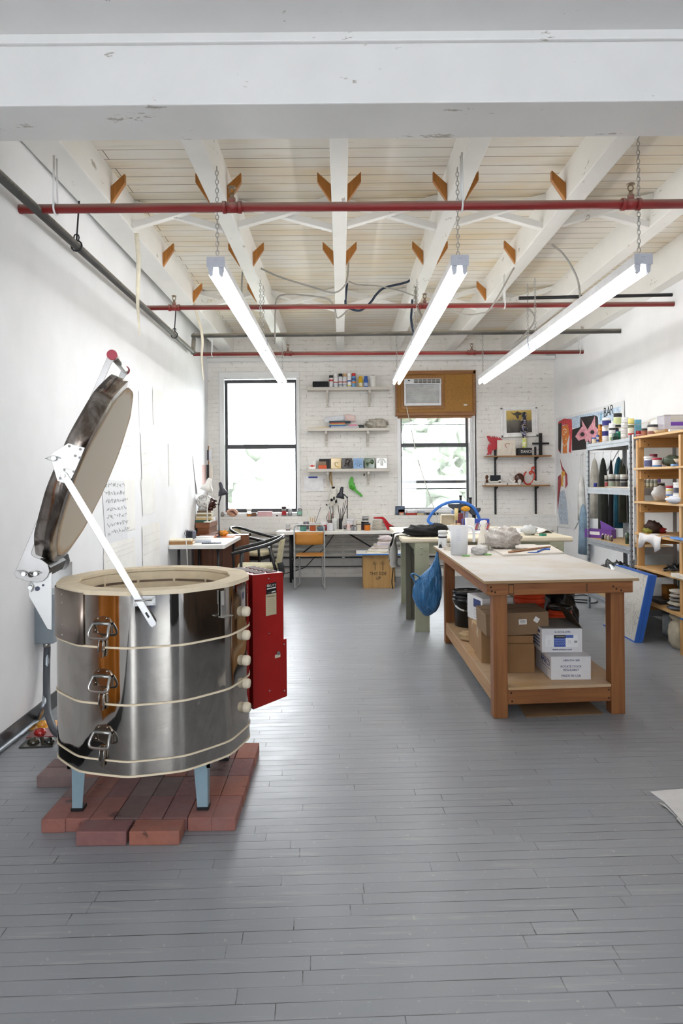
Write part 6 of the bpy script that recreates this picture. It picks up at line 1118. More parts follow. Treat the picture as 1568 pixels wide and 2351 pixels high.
# things hanging on the brick under the shelves
p0, p1 = at(698, 1128, 10.385), at(743, 1093, 10.385); o = thing('taped_drawing', 'white sheet stuck to the brick with a strip of blue tape', 'paper', ((p0.x+p1.x)/2, 10.385, p0.z)); w, h = (p1.x-p0.x)/2, p1.z-p0.z; MB().bb(-w, w, 0, .003, 0, h).build('sheet', mat('eeeef0', .6), o); MB().bb(-w*.55, w*.38, -.002, 0, h-.03, h-.005).build('blue_tape', mat('2a3f9c', .5), o)
m = MB(); G = lambda x, y: at(690+x/6.717, 830+y/6.717, 10.36); A = [G(*q) for q in ((775, 1775), (812, 1785), (818, 1840), (808, 1870), (836, 1905), (850, 1935), (856, 1965), (880, 1990), (960, 2065), (955, 2085), (935, 2085), (830, 1998), (800, 1985), (765, 1960), (750, 1925), (752, 1905), (740, 1870))]
m.prism([(q.x, q.z) for q in A], -10.37, -10.345, frame((0, 0, 0), (1, 0, 0), (0, 0, 1), (0, -1, 0))); mt = mat('4fae2f', .35); o = thing('toy_revolver', 'bright green toy revolver hanging on the brick under the lowest shelf', 'toy', (0, 0, 0)); m.build('frame', mt, o, bevel=.004); m = MB(); m.cyl(G(760, 1925)+V((0, -.02, 0)), G(822, 1965)+V((0, -.02, 0)), .022); m.build('cylinder', mt, o); m = MB(); m.tube(smooth_path([G(812, 1868), G(832, 1880), G(834, 1902), G(822, 1908)], 4), .005, 6); m.build('trigger_guard', mt, o)
o = thing('cow_toy', 'white and black stuffed cow hanging by a strap from the lowest shelf bracket', 'toy', (0, 0, 0)); G2 = lambda x, y, Y=10.28: at(690+x/6.717, 830+y/6.717, Y); M_PL = mat('e2dfd6', .9, 0, .08, 30, .2, 90); M_SP = mat('1b1b1c', .9)
m = MB(); m.sph(G2(515, 1990), (.055, .04, .065), 16, 12); m.sph(G2(520, 2030), (.045, .045, .04), 14, 10); m.sph(G2(548, 1935), (.016, .01, .028), 8, 6); m.build('head', M_PL, o); m = MB(); m.sph(G2(500, 2110), (.06, .045, .11), 16, 12); m.tube([G2(470, 2200), G2(495, 2240)], .025, 8); m.build('body', M_PL, o); m = MB(); m.tube([G2(455, 2160), G2(420, 2190), G2(405, 2210)], [.02, .018, .016], 8); m.tube([G2(540, 2150), G2(565, 2200), G2(560, 2230)], [.02, .018, .016], 8); m.build('limbs', M_PL, o)
for c_, r_ in ((G2(505, 1945, 10.25), (.026, .016, .018)), (G2(480, 2135, 10.24), (.022, .02, .022)), (G2(515, 2110, 10.24), (.013, .015, .03)), (G2(405, 2208), (.018, .018, .014)), (G2(545, 2155, 10.26), (.018, .016, .03))): MB().sph(c_, r_, 10, 8).build('black_patch', M_SP, o)
m = MB(); m.tube(smooth_path([at(759, 1078, 10.3), G2(455, 1780), G2(470, 1860), G2(490, 1925)], 4), .01, 6); m.tube(smooth_path([at(760, 1079, 10.3), G2(480, 1800), G2(492, 1920)], 4), .006, 6); m.build('strap', mat('a88a5a', .7), o)
mono(MB().sph(at(836, 1090, 10.385), (.012, .008, .02), 8, 6), 'wall_hook', mat('6b5c44', .5), 'small dark hook on the brick near the lowest shelf bracket', 'hook')
# ================================================================ brown shelves on black standards
M_BRSH = wood('9d7448', '7e5a35', 'x', .8, .5); YR = 10.22
for px in (1137.5, 1230):
    a, b = at(px-1, 1026, 10.38), at(px+.5, 1210, 10.38); o = thing('shelf_standard', 'black slotted shelf standard on the brick, ' + ('window side' if px < 1200 else 'beside the corner of the poster wall'), 'shelf rail', (a.x, 10.384, b.z), 0, 'black shelf standards'); MB().bb(-.013, .013, -.012, .012, 0, a.z-b.z).build('rail', M_BLACK, o)
    m = MB(); 
    for k in range(22): m.bb(-.004, .004, -.0128, -.012, .03+k*.05, .05+k*.05)
    m.build('slots', mat('55524e', .6), o)
def bshelf(l, px0, px1, py):
    a, b = at(px0, py+1.2, YR), at(px1, py-.6, YR); z = (a.z+b.z)/2; o = thing('bracket_shelf', l, 'shelf', ((a.x+b.x)/2, 10.30, z), 0, 'brown shelves on black standards'); w = (b.x-a.x)/2
    MB().bb(-w, w, -.11, .065, -.020, 0).build('board', M_BRSH, o, bevel=.002)
    for px in (1138, 1230.5): x = at(px, 1190, 10.38).x-o.location.x; m = MB(); m.prism([(.066, -.0205), (-.09, -.0205), (-.085, -.03), (.066, -.075)], -.004, .004, frame((x, 0, 0), (0, 1, 0), (0, 0, 1), (1, 0, 0))); m.build('bracket', M_BLACK, o)
    return z+.0005
zu = bshelf('upper brown bracket shelf holding the totem, cross and red winged figure', 1115, 1265, 1045.5); zl = bshelf('lower brown bracket shelf holding small white and red sculptures', 1112, 1262, 1113.5)
QF = lambda y: frame((0, y, 0), (1, 0, 0), (0, 0, 1), (0, -1, 0))
def cut(px_pts, Y, th): m = MB(); m.prism([(q.x, q.z) for q in [at(1080+x/6.719, 900+y/6.719, Y) for x, y in px_pts]], -th/2, th/2, QF(Y)); return m
m = cut(((250, 680), (290, 675), (335, 705), (330, 680), (360, 700), (365, 675), (400, 715), (400, 685), (445, 720), (440, 690), (492, 740), (420, 765), (412, 880), (330, 905), (320, 968), (300, 968), (305, 930), (285, 968), (245, 975), (270, 935), (262, 860), (290, 790), (300, 820), (315, 800), (270, 740)), 10.33, .014); mono(m, 'winged_figure', mat('b8323c', .5), 'red cut-out winged animal on the upper brown shelf', 'sculpture', bevel=.002)
a, b = at(1141.5, 1044, 10.27), at(1183, 1010.5, 10.27); o = thing('drawing_panel', 'cream panel with a faint drawn figure and red marks on the upper brown shelf', 'picture', ((a.x+b.x)/2, 10.27, zu)); w, h = (b.x-a.x)/2, b.z-zu; MB().bb(-w, w, -.008, .008, 0, h).build('panel', mat('ddd5c6', .6), o); m = MB(); m.tube(smooth_path([(-.0, -.0085, h*.5), (.01-.03, -.0085, h*.7), (.02, -.0085, h*.8), (.05, -.0085, h*.74)], 4), .005, 4); m.build('red_mark', mat('b23a2a', .5), o); m = MB(); m.tube(smooth_path([(-w*.8, -.0085, h*.3), (-.04, -.0085, h*.45), (.0, -.0085, h*.2), (.06, -.0085, h*.85), (.09, -.0085, h*.6), (.07, -.0085, h*.1)], 5), .0012, 4); m.build('pencil_lines', mat('a99f92', .6), o)
a, b = at(1187.5, 1043, 10.27), at(1220, 1028.5, 10.27); o = thing('painted_block', 'black painted block with white hand lettering under the totem', 'block', ((a.x+b.x)/2, 10.28, zu)); w, h = (b.x-a.x)/2, b.z-zu; MB().bb(-w, w, -.05, .05, 0, h).build('block', M_BLACK, o, bevel=.003); txt('lettering', 'DANCE', .066, M_INKW, o, (.02, -.0505, h*.5), sx=.75)
zt_ = zu+h+.0006; o = thing('totem', 'tall knobbly totem sculpture painted in many colours on the black block', 'sculpture', (at(1203.5, 1000, 10.28).x, 10.28, zt_))
def m_splat():
    t = NT('splattered_paint'); f = t.noise(t.pos(), 26, 3, .6); g = t.noise(t.pos(loc=(3, 1, 2)), 20, 3, .6); t.col(t.mix(t.ramp(g, [(.5, (0,)*3), (.53, (1,)*3)]), t.ramp(f, [(.38, lin('e9e6dc')), (.44, lin('d9c43a')), (.5, lin('6a4f9c')), (.56, lin('3f66a8')), (.62, lin('e8e8e4'))]), lin('2a2c36'))); t.set(Roughness=.35); return t.mat
def m_splat2():
    t = NT('splattered_yellow'); f = t.noise(t.pos(), 18, 3, .6); t.col(t.ramp(f, [(.4, lin('e4e6cf')), (.52, lin('d9d944')), (.6, lin('c9e0c2'))])); t.set(Roughness=.35); return t.mat
hh = at(1203, 947, 10.28).z-zt_; m = MB(); m.lathe([(.042, 0), (.038, hh*.1), (.036, hh*.28)], n=16); m.build('trunk', m_splat2(), o)
m = MB(); 
for z, r in ((.32, .034), (.38, .03), (.45, .055), (.50, .06), (.54, .05), (.60, .034), (.66, .04), (.72, .044), (.78, .04), (.84, .03), (.90, .036), (.96, .034)): m.sph((0, 0, hh*z), (r, r*.9, hh*.045), 12, 8, fn=wob(int(z*100), .18, 4))
m.build('figures', m_splat(), o)
a = at(1243, 1042, 10.3); o = thing('black_cross', 'black wooden cross leaning on the brick on the upper brown shelf', 'cross', (a.x-.005, 10.33, zu)); h = at(1241, 994.5, 10.33).z-zu; MB().bb(-.024, .024, -.012, .012, 0, h).build('upright', M_BLACK, o); zc = at(1241, 1018.5, 10.33).z-zu; m = MB(); m.bb(-.125, -.0242, -.011, .011, zc-.013, zc+.016); m.bb(.0242, .13, -.011, .011, zc-.013, zc+.016); m.build('crossbar', M_BLACK, o)
# framed picture
a, b = at(1150, 1003, 10.37), at(1233, 935, 10.37); o = thing('framed_picture', 'white framed picture of a dark bird over a hazy gold and grey landscape', 'picture', ((a.x+b.x)/2, 10.375, (a.z+b.z)/2)); o.rotation_euler = (0, R(-1.2), 0); w, h = (b.x-a.x)/2, (b.z-a.z)/2
m = MB(); k = .028; m.bb(-w, w, -.02, .02, h-k, h); m.bb(-w, w, -.02, .02, -h, -h+k); m.bb(-w, -w+k, -.02, .02, -h, h); m.bb(w-k, w, -.02, .02, -h, h); m.build('frame', M_WHITE, o, bevel=.003); MB().bb(-w+k, w-k, -.004, .015, -h+k, h-k).build('mount', mat('ebeae8', .6), o)
def m_land():
    t = NT('hazy_landscape_print'); s = t.n('ShaderNodeSeparateXYZ'); p = t.pos(); t.l(p, s.inputs[0]); f = t.noise(p, 12, 5, .65); z = t.math('ADD', s.outputs[2], t.math('MULTIPLY', t.math('SUBTRACT', f, .5), .16)); t.col(t.ramp(t.math('ADD', t.math('MULTIPLY', z, 2.6), .5), [(.05, lin('23201e')), (.35, lin('5d554c')), (.55, lin('6e6a5e')), (.62, lin('b89a4a')), (.9, lin('c9ab5a'))])); t.set(Roughness=.3); return t.mat
MB().bb(-w*.69, w*.70, -.0055, -.004, -h*.72, h*.80).build('print', m_land(), o); m = MB(); m.prism([(-.11, .155), (-.06, .135), (-.02, .15), (0, .165), (.02, .15), (.06, .14), (.10, .16), (.05, .11), (.02, .10), (.02, .06), (0, .045), (-.02, .07), (-.03, .1), (-.06, .11)], .0055, .0065, frame((-.02, 0, 0), (1, 0, 0), (0, 0, 1), (0, -1, 0))); m.build('bird_shape', mat('4a4436', .4), o)
# small things on the lower brown shelf
W_ = mat('dedbd5', .3, 0, .05)
for px0, px1, l in ((1114, 1162, 'long white plinth block on the lower brown shelf, window side'), (1164.5, 1187, 'short white plinth block in the middle of the lower brown shelf'), (1219, 1261, 'long white plinth block on the lower brown shelf by the poster wall')): block('plinth_block', l, 'block', at(px0, 1190, 10.3).x, at(px1, 1190, 10.3).x, 10.24, 10.35, zl, zl+.036, 'd6d3cc')
zp = zl+.0365; o = thing('brown_bust', 'tiny brown bust at the window end of the lower brown shelf', 'sculpture', (at(1118.5, 1190, 10.29).x, 10.29, zp)); m = MB(); m.lathe([(.022, 0), (.02, .03), (.012, .05)], n=12); m.sph((0, 0, .085), (.025, .025, .035), 12, 10); m.build('bust', mat('5b3420', .35), o)
m = MB(); pts = [at(1080+x/6.719, 900+y/6.719, 10.26) for x, y in ((285, 1360), (310, 1390), (360, 1395), (420, 1385), (455, 1365), (480, 1400))]; 
for q in pts: q.z = max(q.z, zp+.014)
m.tube(smooth_path(pts, 4), .013, 8); m.sph(pts[0]+V((0, 0, .02)), .018, 10, 8); mono(m, 'reclining_figure', W_, 'small white reclining figure beside the brown bust', 'sculpture')
block('black_plaque', 'small black plaque with a blue drawing behind the white reclining figure', 'picture', at(1126, 1190, 10.33).x, at(1150, 1190, 10.33).x, 10.325, 10.335, zp, at(1138, 1091, 10.33).z, mat('1d2028', .3, 0, .4, 30))
def finger(l, pts, r, m_, nm='hand_sculpture'):
    p = [at(1080+x/6.719, 900+y/6.719, 10.28) for x, y in pts]; k = MB(); k.tube(smooth_path(p, 4), [r*(1.2-.5*i/((len(p)-1)*4)) for i in range((len(p)-1)*4+1)], 8); return mono(k, nm, m_, l, 'sculpture')
finger('white crooked branch-like ceramic on the lower brown shelf', ((660, 1390), (640, 1370), (600, 1340), (585, 1330), (620, 1375), (650, 1385), (655, 1330), (640, 1290), (612, 1262)), .011, W_); finger('white ceramic hand with raised fingers on the lower brown shelf', ((655, 1395), (690, 1370), (725, 1290), (700, 1250), (680, 1222)), .014, W_)
m = MB(); c = at(1080+755/6.719, 900+1330/6.719, 10.28); m.sph(c, (.075, .04, .075), 16, 12); m.tube([c+V((-.05, 0, -.03)), c+V((-.055, 0, -.075))], .02, 8); mono(m, 'brown_ceramic_horn', mat('4d261b', .25), 'rounded brown ceramic behind the small white skull', 'sculpture'); m = MB(); c = at(1080+758/6.719, 900+1380/6.719, 10.22); m.sph(c, (.03, .026, .034), 12, 10); m.tube([V((c.x, c.y, zl)), c], [.022, .015], 10); mono(m, 'small_skull', W_, 'tiny white head on a stem in front of the brown ceramic', 'sculpture')
mono(MB().tube(smooth_path([at(1080+x/6.719, 900+y/6.719, 10.29) for x, y in ((862, 1228), (832, 1270), (820, 1340), (840, 1400), (885, 1425), (940, 1400), (980, 1340), (990, 1280), (970, 1235), (940, 1222), (912, 1240), (925, 1265), (950, 1240), (945, 1190), (965, 1160), (985, 1170), (980, 1200))], 4), .012, 8), 'red_loop_sculpture', mat('c2402f', .3), 'looping red ceramic sculpture on the lower brown shelf', 'sculpture')
finger('white ceramic foot resting on the plinth by the poster wall', ((965, 1370), (1000, 1385), (1050, 1385), (1090, 1365), (1120, 1345)), .017, W_, 'foot_sculpture')
# white riser pipe in the corner
mono(MB().tube([at(1267, 1192, 10.32), V((at(1267, 1192, 10.32).x, 10.32, .3))], .032, 12), 'riser_pipe', M_TRIM, 'white painted riser pipe in the corner beyond the cream table', 'pipe')
# ================================================================ papers on the kiln-side wall
def wl(px, py, off=0):
    a, b = ray(px, py); Y = -1.759/(a+.0254) if off == 0 else (-1.759+off)/(a+.0254); return V((a*Y, Y, H-b*Y))
PAP = [((232, 1100), (288, 1106), (293, 1238), (243, 1248), 'e7e9ec', 'sheet of black handwriting pinned to the kiln-side wall behind the lid prop', 'handwritten_sheet'), ((284, 1101), (308, 1104), (311, 1214), (292, 1220), 'f3f2ee', 'plain cream sheet overlapping the handwriting', 'wall_paper_sheet'), ((238, 1252), (309, 1232), (312, 1302), (238, 1310), 'f2f1ec', 'cream sheet with ruled lines below the handwriting', 'wall_paper_sheet'), ((322, 992), (345, 994), (345, 1096), (326, 1105), 'f3f2ee', 'creased tracing sheet high above the kiln box, with grey smudge', 'wall_paper_sheet'), ((318, 896), (346, 898), (348, 990), (320, 984), 'f3f3f0', 'faint large tracing sheet at the top of the papered wall', 'wall_paper_sheet'), ((350, 893), (374, 899), (372, 976), (352, 974), 'f2f1ec', 'wrinkled tracing sheet farther along at the top of the papered wall', 'wall_paper_sheet'), ((323, 1100), (356, 1098), (357, 1176), (328, 1184), 'f1f1ee', 'folded translucent sheet in the middle of the papered wall', 'wall_paper_sheet'), ((326, 1208), (366, 1198), (368, 1300), (328, 1308), 'f1f0eb', 'cream sheet with thin ruled lines low on the papered wall', 'wall_paper_sheet'), ((386, 1017), (411, 1022), (413, 1110), (388, 1116), 'f3f3f1', 'pale sheet with faint wavy drawing towards the desk', 'wall_paper_sheet'), ((280, 980), (303, 984), (303, 1025), (273, 1020), 'f2f1ed', 'small cream sheet beside the kiln lid', 'wall_paper_sheet'), ((442, 1045), (462, 1046), (466, 1132), (450, 1134), 'f1f0ee', 'long white sheet pinned above the folding desk', 'wall_paper_sheet'), ((463, 1067), (472.5, 1068), (472.5, 1113), (464, 1115), 'dfb8b2', 'dusty pink paper strip beside the cream lamp', 'wall_paper_sheet')]
for k, (a, b, c, d, col, lab, nm) in enumerate(PAP):
    off = .002+.0008*(k % 4); q = [wl(*p, off) for p in (a, b, c, d)]; o = thing(nm, lab, 'paper', q[3], 0, None); m = MB(); cr = .003
    m.grid(lambda u, v: (q[0].lerp(q[1], u)).lerp(q[3].lerp(q[2], u), v) - q[3] + V((cr*(sin(u*7+k)*sin(v*5+k)*.5+.5)+ (.02*v*v*(1-u) if k in (10,) else 0), 0, 0)), 8, 8, t=0); m.build('sheet', mat(col, .6, 0, .03, 5, alpha=1), o)
    if k == 0:
        q_ = random.Random(5); e = (q[1]-q[0]); g = (q[3]-q[0]); m = MB()
        for r in range(7):
            u = .08 + .02*q_.random(); y = .1+.125*r
            while u < .93:
                n = q_.randint(4, 7); pts = []
                for i in range(n): pts.append(q[0] + e*(u+.02*i) + g*(y - .035*u + q_.uniform(-.045, .03)) - q[3] + V((.0045, 0, 0)))
                m.tube(pts, .0011, 4, caps=False); u += .02*n+.012
        m.build('handwriting', mat('55565c', .6), o)
    if k in (2, 7, 3, 8):
        e = (q[1]-q[0]); g = (q[3]-q[0]); m = MB()
        for y in (.25, .45, .68): m.tube([q[0]+e*.05+g*y-q[3]+V((.0045, 0, 0)), q[0]+e*.5+g*(y-.02)-q[3]+V((.0045, 0, 0)), q[0]+e*.95+g*(y-.04)-q[3]+V((.0045, 0, 0))], .0009, 4)
        m.build('pencil_lines', mat('c3c1ba', .6), o)
for (x0, x1, y0, y1, c, c2, l) in ((475.5, 485, 1033, 1057, '3a3c44', 'e3e4ea', 'black and white notebook hanging in the corner above the pink strip'), (474.5, 488, 1067, 1100, '2f2d2e', 'e9e5d8', 'black, ochre and white notebook hanging in the corner behind the cream lamp')):
    a, b = at(x0, y1, 10.15), at(x1, y0, 10.15); o = thing('hanging_notebook', l, 'notebook', (a.x, 10.15, a.z), 0, 'notebooks hanging in the corner'); w, h = b.x-a.x, b.z-a.z; MB().bb(w*.42, w, 0, .012, 0, h).build('cover', mat(c2, .5), o); MB().bb(0, w*.42, -.004, .014, 0, h).build('spine', mat(c, .5), o); m = MB(); m.tube([(w*.3, .005, h), (w*.33, .005, h+.06)], .008, 6); m.build('hanging_loop', mat('9a6a3a', .6), o)
# ================================================================ painting on the wall by the shelving
def wq(px, py): p = wx(px, py, 3.24); return p.y, p.z
FW = frame((3.24, 0, 0), (0, 1, 0), (0, 0, 1), (-1, 0, 0))
o = thing('wall_painting', 'large sheet painted with an orange face, a pink mask on black and the word bar', 'painting', (0, 0, 0))
def patch(name, pts, lay, c, mt=None): m = MB(); m.prism([wq(1260+x/5.0909, 900+y/5.0909) for x, y in pts], .0006*lay, .0006*lay+.0006, FW); return m.build(name, mt or mat(c, .7, 0, .25, 25), o)
patch('sheet', ((85, 310), (880, 100), (880, 560), (600, 1050), (300, 1600), (90, 1570)), 0, None, mat('e3e5e8', .6, 0, .03)); patch('blue_ground', ((120, 330), (370, 270), (630, 220), (840, 165), (840, 300), (620, 380), (500, 480), (300, 420), (120, 400)), 1, 'c3d6ee')
patch('black_ground', ((370, 295), (540, 272), (575, 290), (580, 440), (560, 600), (430, 670), (272, 685), (272, 440), (365, 410)), 2, '262224'); patch('pink_mask', ((385, 320), (430, 400), (455, 440), (505, 360), (540, 275), (545, 400), (580, 440), (555, 540), (500, 530), (490, 600), (465, 560), (440, 600), (420, 545), (350, 570), (310, 520), (360, 440), (395, 400)), 3, 'dfa0ac')
for x, y, r in ((395, 495, 26), (512, 470, 25)):
    c = [(x+r*1.7*cos(a), y+r*1.7*sin(a)) for a in [2*pi*k/14 for k in range(14)]]; patch('eye_ring', c, 4, 'd98d9c'); patch('eye', [(x+r*cos(a), y+r*sin(a)) for a in [2*pi*k/12 for k in range(12)]], 5, '2c2527')
patch('hair', ((112, 350), (180, 310), (270, 320), (275, 460), (262, 715), (235, 700), (245, 520), (225, 380), (160, 385), (150, 520), (140, 720), (112, 680)), 3, 'd04a4f'); patch('dark_hair', ((112, 370), (150, 360), (150, 520), (140, 722), (112, 660)), 4, '3c3836'); patch('face', ((160, 395), (225, 380), (240, 500), (212, 600), (214, 715), (165, 720), (165, 590), (155, 500)), 4, 'e0853f')
m = MB(); 
for l in (((170, 440), (190, 430), (215, 445)), ((170, 500), (195, 490)), ((190, 560), (215, 545), (205, 530)), ((165, 600), (190, 635), (212, 600)), ((190, 460), (200, 480), (218, 455))): m.tube([FW @ V((*wq(1260+x/5.0909, 900+y/5.0909), .0042)) for x, y in l], .006, 4)
m.build('face_lines', mat('f0dfc8', .6), o)
patch('figure_hair', ((130, 770), (160, 870), (215, 960), (222, 1080), (195, 1130), (190, 980), (150, 900)), 2, 'a8484e'); patch('figure_wing', ((108, 990), (140, 960), (150, 1040), (120, 1250), (104, 1390), (100, 1250)), 2, 'a8484e'); patch('figure_gold', ((150, 930), (185, 920), (190, 960), (165, 1100), (145, 1110)), 3, 'dca63e'); patch('figure_body', ((120, 1180), (180, 1140), (205, 1250), (230, 1500), (225, 1550), (130, 1540), (112, 1400)), 2, 'b7c3d2'); patch('figure_face', ((168, 985), (192, 975), (196, 1060), (180, 1130), (165, 1090)), 4, 'e9ddd0')
for k, (px, py, ch) in enumerate(((1389.5, 948, 'B'), (1397.5, 945, 'A'), (1405, 941.5, 'R'))):
    y, z = wq(px, py); txt('lettering', ch, .17, M_INKB, o, (3.2370, y, z), (R(90), 0, R(-90)), sx=1.0)
patch('blue_stroke', ((606, 250), (620, 246), (616, 330), (604, 335)), 3, '58a6c9')
# ================================================================ galvanized metal shelving
M_GV = mat('a3a8ae', .45, .35, .08, 10); XF = 2.75; ya, yb2 = 6.50, 7.66
o = thing('metal_shelving', 'grey galvanized shelving unit along the wall with boltless beams', 'shelving', (XF, ya, 0)); L = yb2-ya; D = .44; lv = (.20, .79, 1.354, 1.835)
for x, sx in ((0, 1), (D, -1)):
    for y, sy in ((0, 1), (L, -1)):
        m = MB(); m.bb(min(x, x+sx*.003), max(x, x+sx*.003), min(y, y+sy*.036), max(y, y+sy*.036), 0, 1.86); m.bb(min(x, x+sx*.036), max(x, x+sx*.036), min(y, y+sy*.003), max(y, y+sy*.003), 0, 1.86); p = m.build('post', M_GV, o)
        if x == 0:
            m = MB()
            for k in range(34): m.bb(-.0008, .0, y+sy*.013, y+sy*.022, .07+k*.052, .085+k*.052) if sy > 0 else m.bb(-.0008, .0, y-.022, y-.013, .07+k*.052, .085+k*.052)
            for k in range(34): m.bb(.013, .022, y-.0012 if sy > 0 else y-.004, y if sy > 0 else y-.0028, .07+k*.052, .085+k*.052)
            m.build('slot_pattern', mat('2c2f33', .6), p)
for z in lv:
    m = MB(); m.bb(.003, .015, .01, L-.01, z-.07, z-.002); m.bb(-.002, .01, .036, L-.036, z-.035, z-.03); m.bb(D-.015, D-.003, .01, L-.01, z-.07, z-.002); m.bb(.01, D-.01, .004, .014, z-.07, z-.002); m.bb(.01, D-.01, L-.014, L-.004, z-.07, z-.002); m.build('beam', M_GV, o)
    MB().bb(.016, D-.016, .014, L-.014, z-.014, z).build('shelf_board', mat('b79b70', .7), o)
mono(MB().bb(2.750, 2.757, 6.43, 6.45, .68, 1.86), 'white_strip', mat('d9dbdd', .4), 'tall white slotted strip between the metal and the wooden shelving', 'strip')
YMX = 7.58
def ON(px, X=2.90):
    r = ray(px, 1000)[0]; y = min(X/r, YMX); return r*y, y      # place on a shelf: at distance X from the middle axis, seen at column px
def sj(px, wpx, hpx, z, name, label, c, lid=None, band=None, X=2.90, cat='jar', dz=0, **k):
    x, y = ON(px, X); return jar(name, label, (x, y, z+.0006+dz), wpx*y/F/2*.96, hpx*y/F, c, lid, band, cat=cat, **k)
def sb(px, wpx, hpx, z, name, label, c, X=2.90, d=.08, cat='box', dz=0, rz=0):
    x, y = ON(px, X); w = wpx*y/F; return mono(MB().bb(-w/2, w/2, -d/2, d/2, 0, hpx*y/F), name, c if not isinstance(c, str) else mat(c, .5), label, cat, loc=(x, y, z+.0006+dz), rot=(0, 0, rz), bevel=.002)
zt = 1.835
sj(1363.5, 10, 14, zt, 'paint_jar', 'small cream jar with a blue lid at the far end of the metal shelf top', 'd9d0b8', '3a55a8', X=2.84); sj(1372, 6.5, 20, zt, 'paint_bottle', 'blue and white bottle on the metal shelf top, beside the patterned orange box', 'e3e5ee', '3a55b0', ('2f4fae', .3, .6), cat='bottle', X=2.86)
sb(1379, 8, 44, zt, 'patterned_box', 'tall orange and black patterned box on the metal shelf top', mat('d2792a', .5, 0, .9, 60), X=2.9, d=.05)
sj(1390, 15, 17, zt, 'white_tub', 'white tub at the bottom of the blue-banded stack on the metal shelf', 'e3e4e8', None, X=2.92); y = ON(1390, 2.92)[1]; sj(1389.5, 14.5, 22, zt, 'white_tub', 'white tub with a broad navy band, middle of the stack on the metal shelf', 'e6e7ea', 'eff0f2', ('2c2f7c', .0, .62), X=2.92, dz=17*y/F+.001); sj(1393, 20, 18, zt, 'white_tub', 'wide white tub with a navy band crowning the stack on the metal shelf', 'e6e7ea', 'f2f2f4', ('2c2f7c', .05, .85), X=2.92, dz=39*y/F+.002)
sj(1405.5, 12, 17, zt, 'paint_jar', 'squat cream and green labelled jar at the front of the metal shelf top', 'd7d8b8', 'e6e6dc', ('8fae78', .2, .7), X=2.84); y = ON(1405, 2.84)[1]; sj(1405.5, 14.5, 24, zt, 'white_jar', 'white jar with a black label standing on the squat cream jar', 'e8e8ea', 'f3f3f4', ('2a2a2c', .45, .7), X=2.84, dz=17*y/F+.001)
sb(1412, 14, 8, zt, 'green_box', 'dark green low box on the metal shelf top', '1f3a30', X=2.80, d=.05); y = ON(1412, 2.8)[1]; sb(1413, 11, 8, zt, 'green_box', 'teal green low box stacked on the dark green one', '2d5f52', X=2.80, d=.05, dz=8*y/F+.001); sb(1422, 10, 21, zt, 'green_box', 'bright green upright box on the metal shelf top', '2f9470', X=2.86, d=.05)
sj(1414, 14, 33, zt, 'white_tub', 'dark banded tub under the big black-lidded jar on the metal shelf', '1e2030', None, ('3c4a8f', .5, .8), X=2.97); y = ON(1414, 2.97)[1]; sj(1418.5, 19, 34, zt, 'big_jar', 'big jar with black bands and a lime label, highest on the metal shelf', 'dfe0d2', None, [('1d1d20', .70, .96), ('1d1d20', .02, .18), ('c9d29a', .25, .65)], X=2.97, dz=33*y/F+.001)
sj(1425, 8, 30, zt, 'red_jar', 'small red labelled jar beside the tall white stack', 'a02630', 'efefef', X=2.94)
z_ = zt
for k, (px, h) in enumerate(((1433, 14), (1433, 13), (1434, 12), (1435, 12))): x, y = ON(px, 2.88); sj(px, 16, h, z_, 'white_pot', ['lowest', 'second', 'third', 'topmost'][k]+' white pot of the tall white stack on the metal shelf', 'e7e7e8', None, ('c9c9cc', .45, .55), X=2.88); z_ += h*y/F+.001
sj(1449, 14, 46, zt, 'spray_can', 'spray can with pale yellow cap and red floral label on the metal shelf', 'e2ddcb', 'e0d37a', [('6b6f4c', .72, .9), ('b93a3c', .02, .35)], X=2.84, cat='spray can', lh=.25)
zm = 1.354
for px, w, h, X_, b, l in ((1391.5, 9, 27, 2.92, 'a34c56', 'first grey lidded jar with a maroon label on the middle metal shelf'), (1404, 16, 30, 2.85, '8f9a88', 'large grey lidded jar with a black name band, front of the middle metal shelf'), (1418, 11, 29, 2.95, '9c9a90', 'grey lidded jar behind the large one on the middle metal shelf'), (1432, 17, 30, 2.88, '3b3b3d', 'large grey lidded jar with dark label, near end of middle metal shelf')): sj(px, w, h, zm, 'glaze_jar', l, 'a7a8a2', 'c3c4bf', [(b, .1, .5), ('26262a', .58, .8)], X=X_)
sj(1366, 8, 9, zm, 'blue_jar', 'small dark blue jar on the middle metal shelf under the coats', '252f86', '2d3a9c', X=2.86); sj(1443, 5, 17, zm, 'white_bottle', 'narrow white bottle beside the near metal post', 'ecebe9', 'f2f2f2', X=2.83, cat='bottle')
x, y = ON(1412, 2.81); mono(MB().bb(-.02, .02, -.36, .2, 0, .008), 'paint_stick', mat('d9d6cf', .5), 'flat white stick along the front of the middle metal shelf', 'stick', loc=(2.815, 7.0, zm+.0006))
zl2 = .79; x, y = ON(1375, 2.87); o = thing('purple_box', 'purple carton with a flared lid flap on the lower metal shelf', 'box', (2.87, y, zl2+.0006), R(-50)); MB().bb(-.16, .16, -.05, .05, 0, .095).build('carton', mat('6d3f95', .5, 0, .2, 12), o, bevel=.002); m = MB(); m.prism([(-.02, .095), (.16, .095), (.10, .13), (-.03, .19)], -.001, .001, frame((0, .05, 0), (1, 0, 0), (0, 0, 1), (0, -1, 0))); m.build('flap', mat('7f55ab', .5), o); m = MB(); m.bb(-.10, .02, -.0515, -.05, .035, .07); m.build('label_sheet', M_STICK, o)
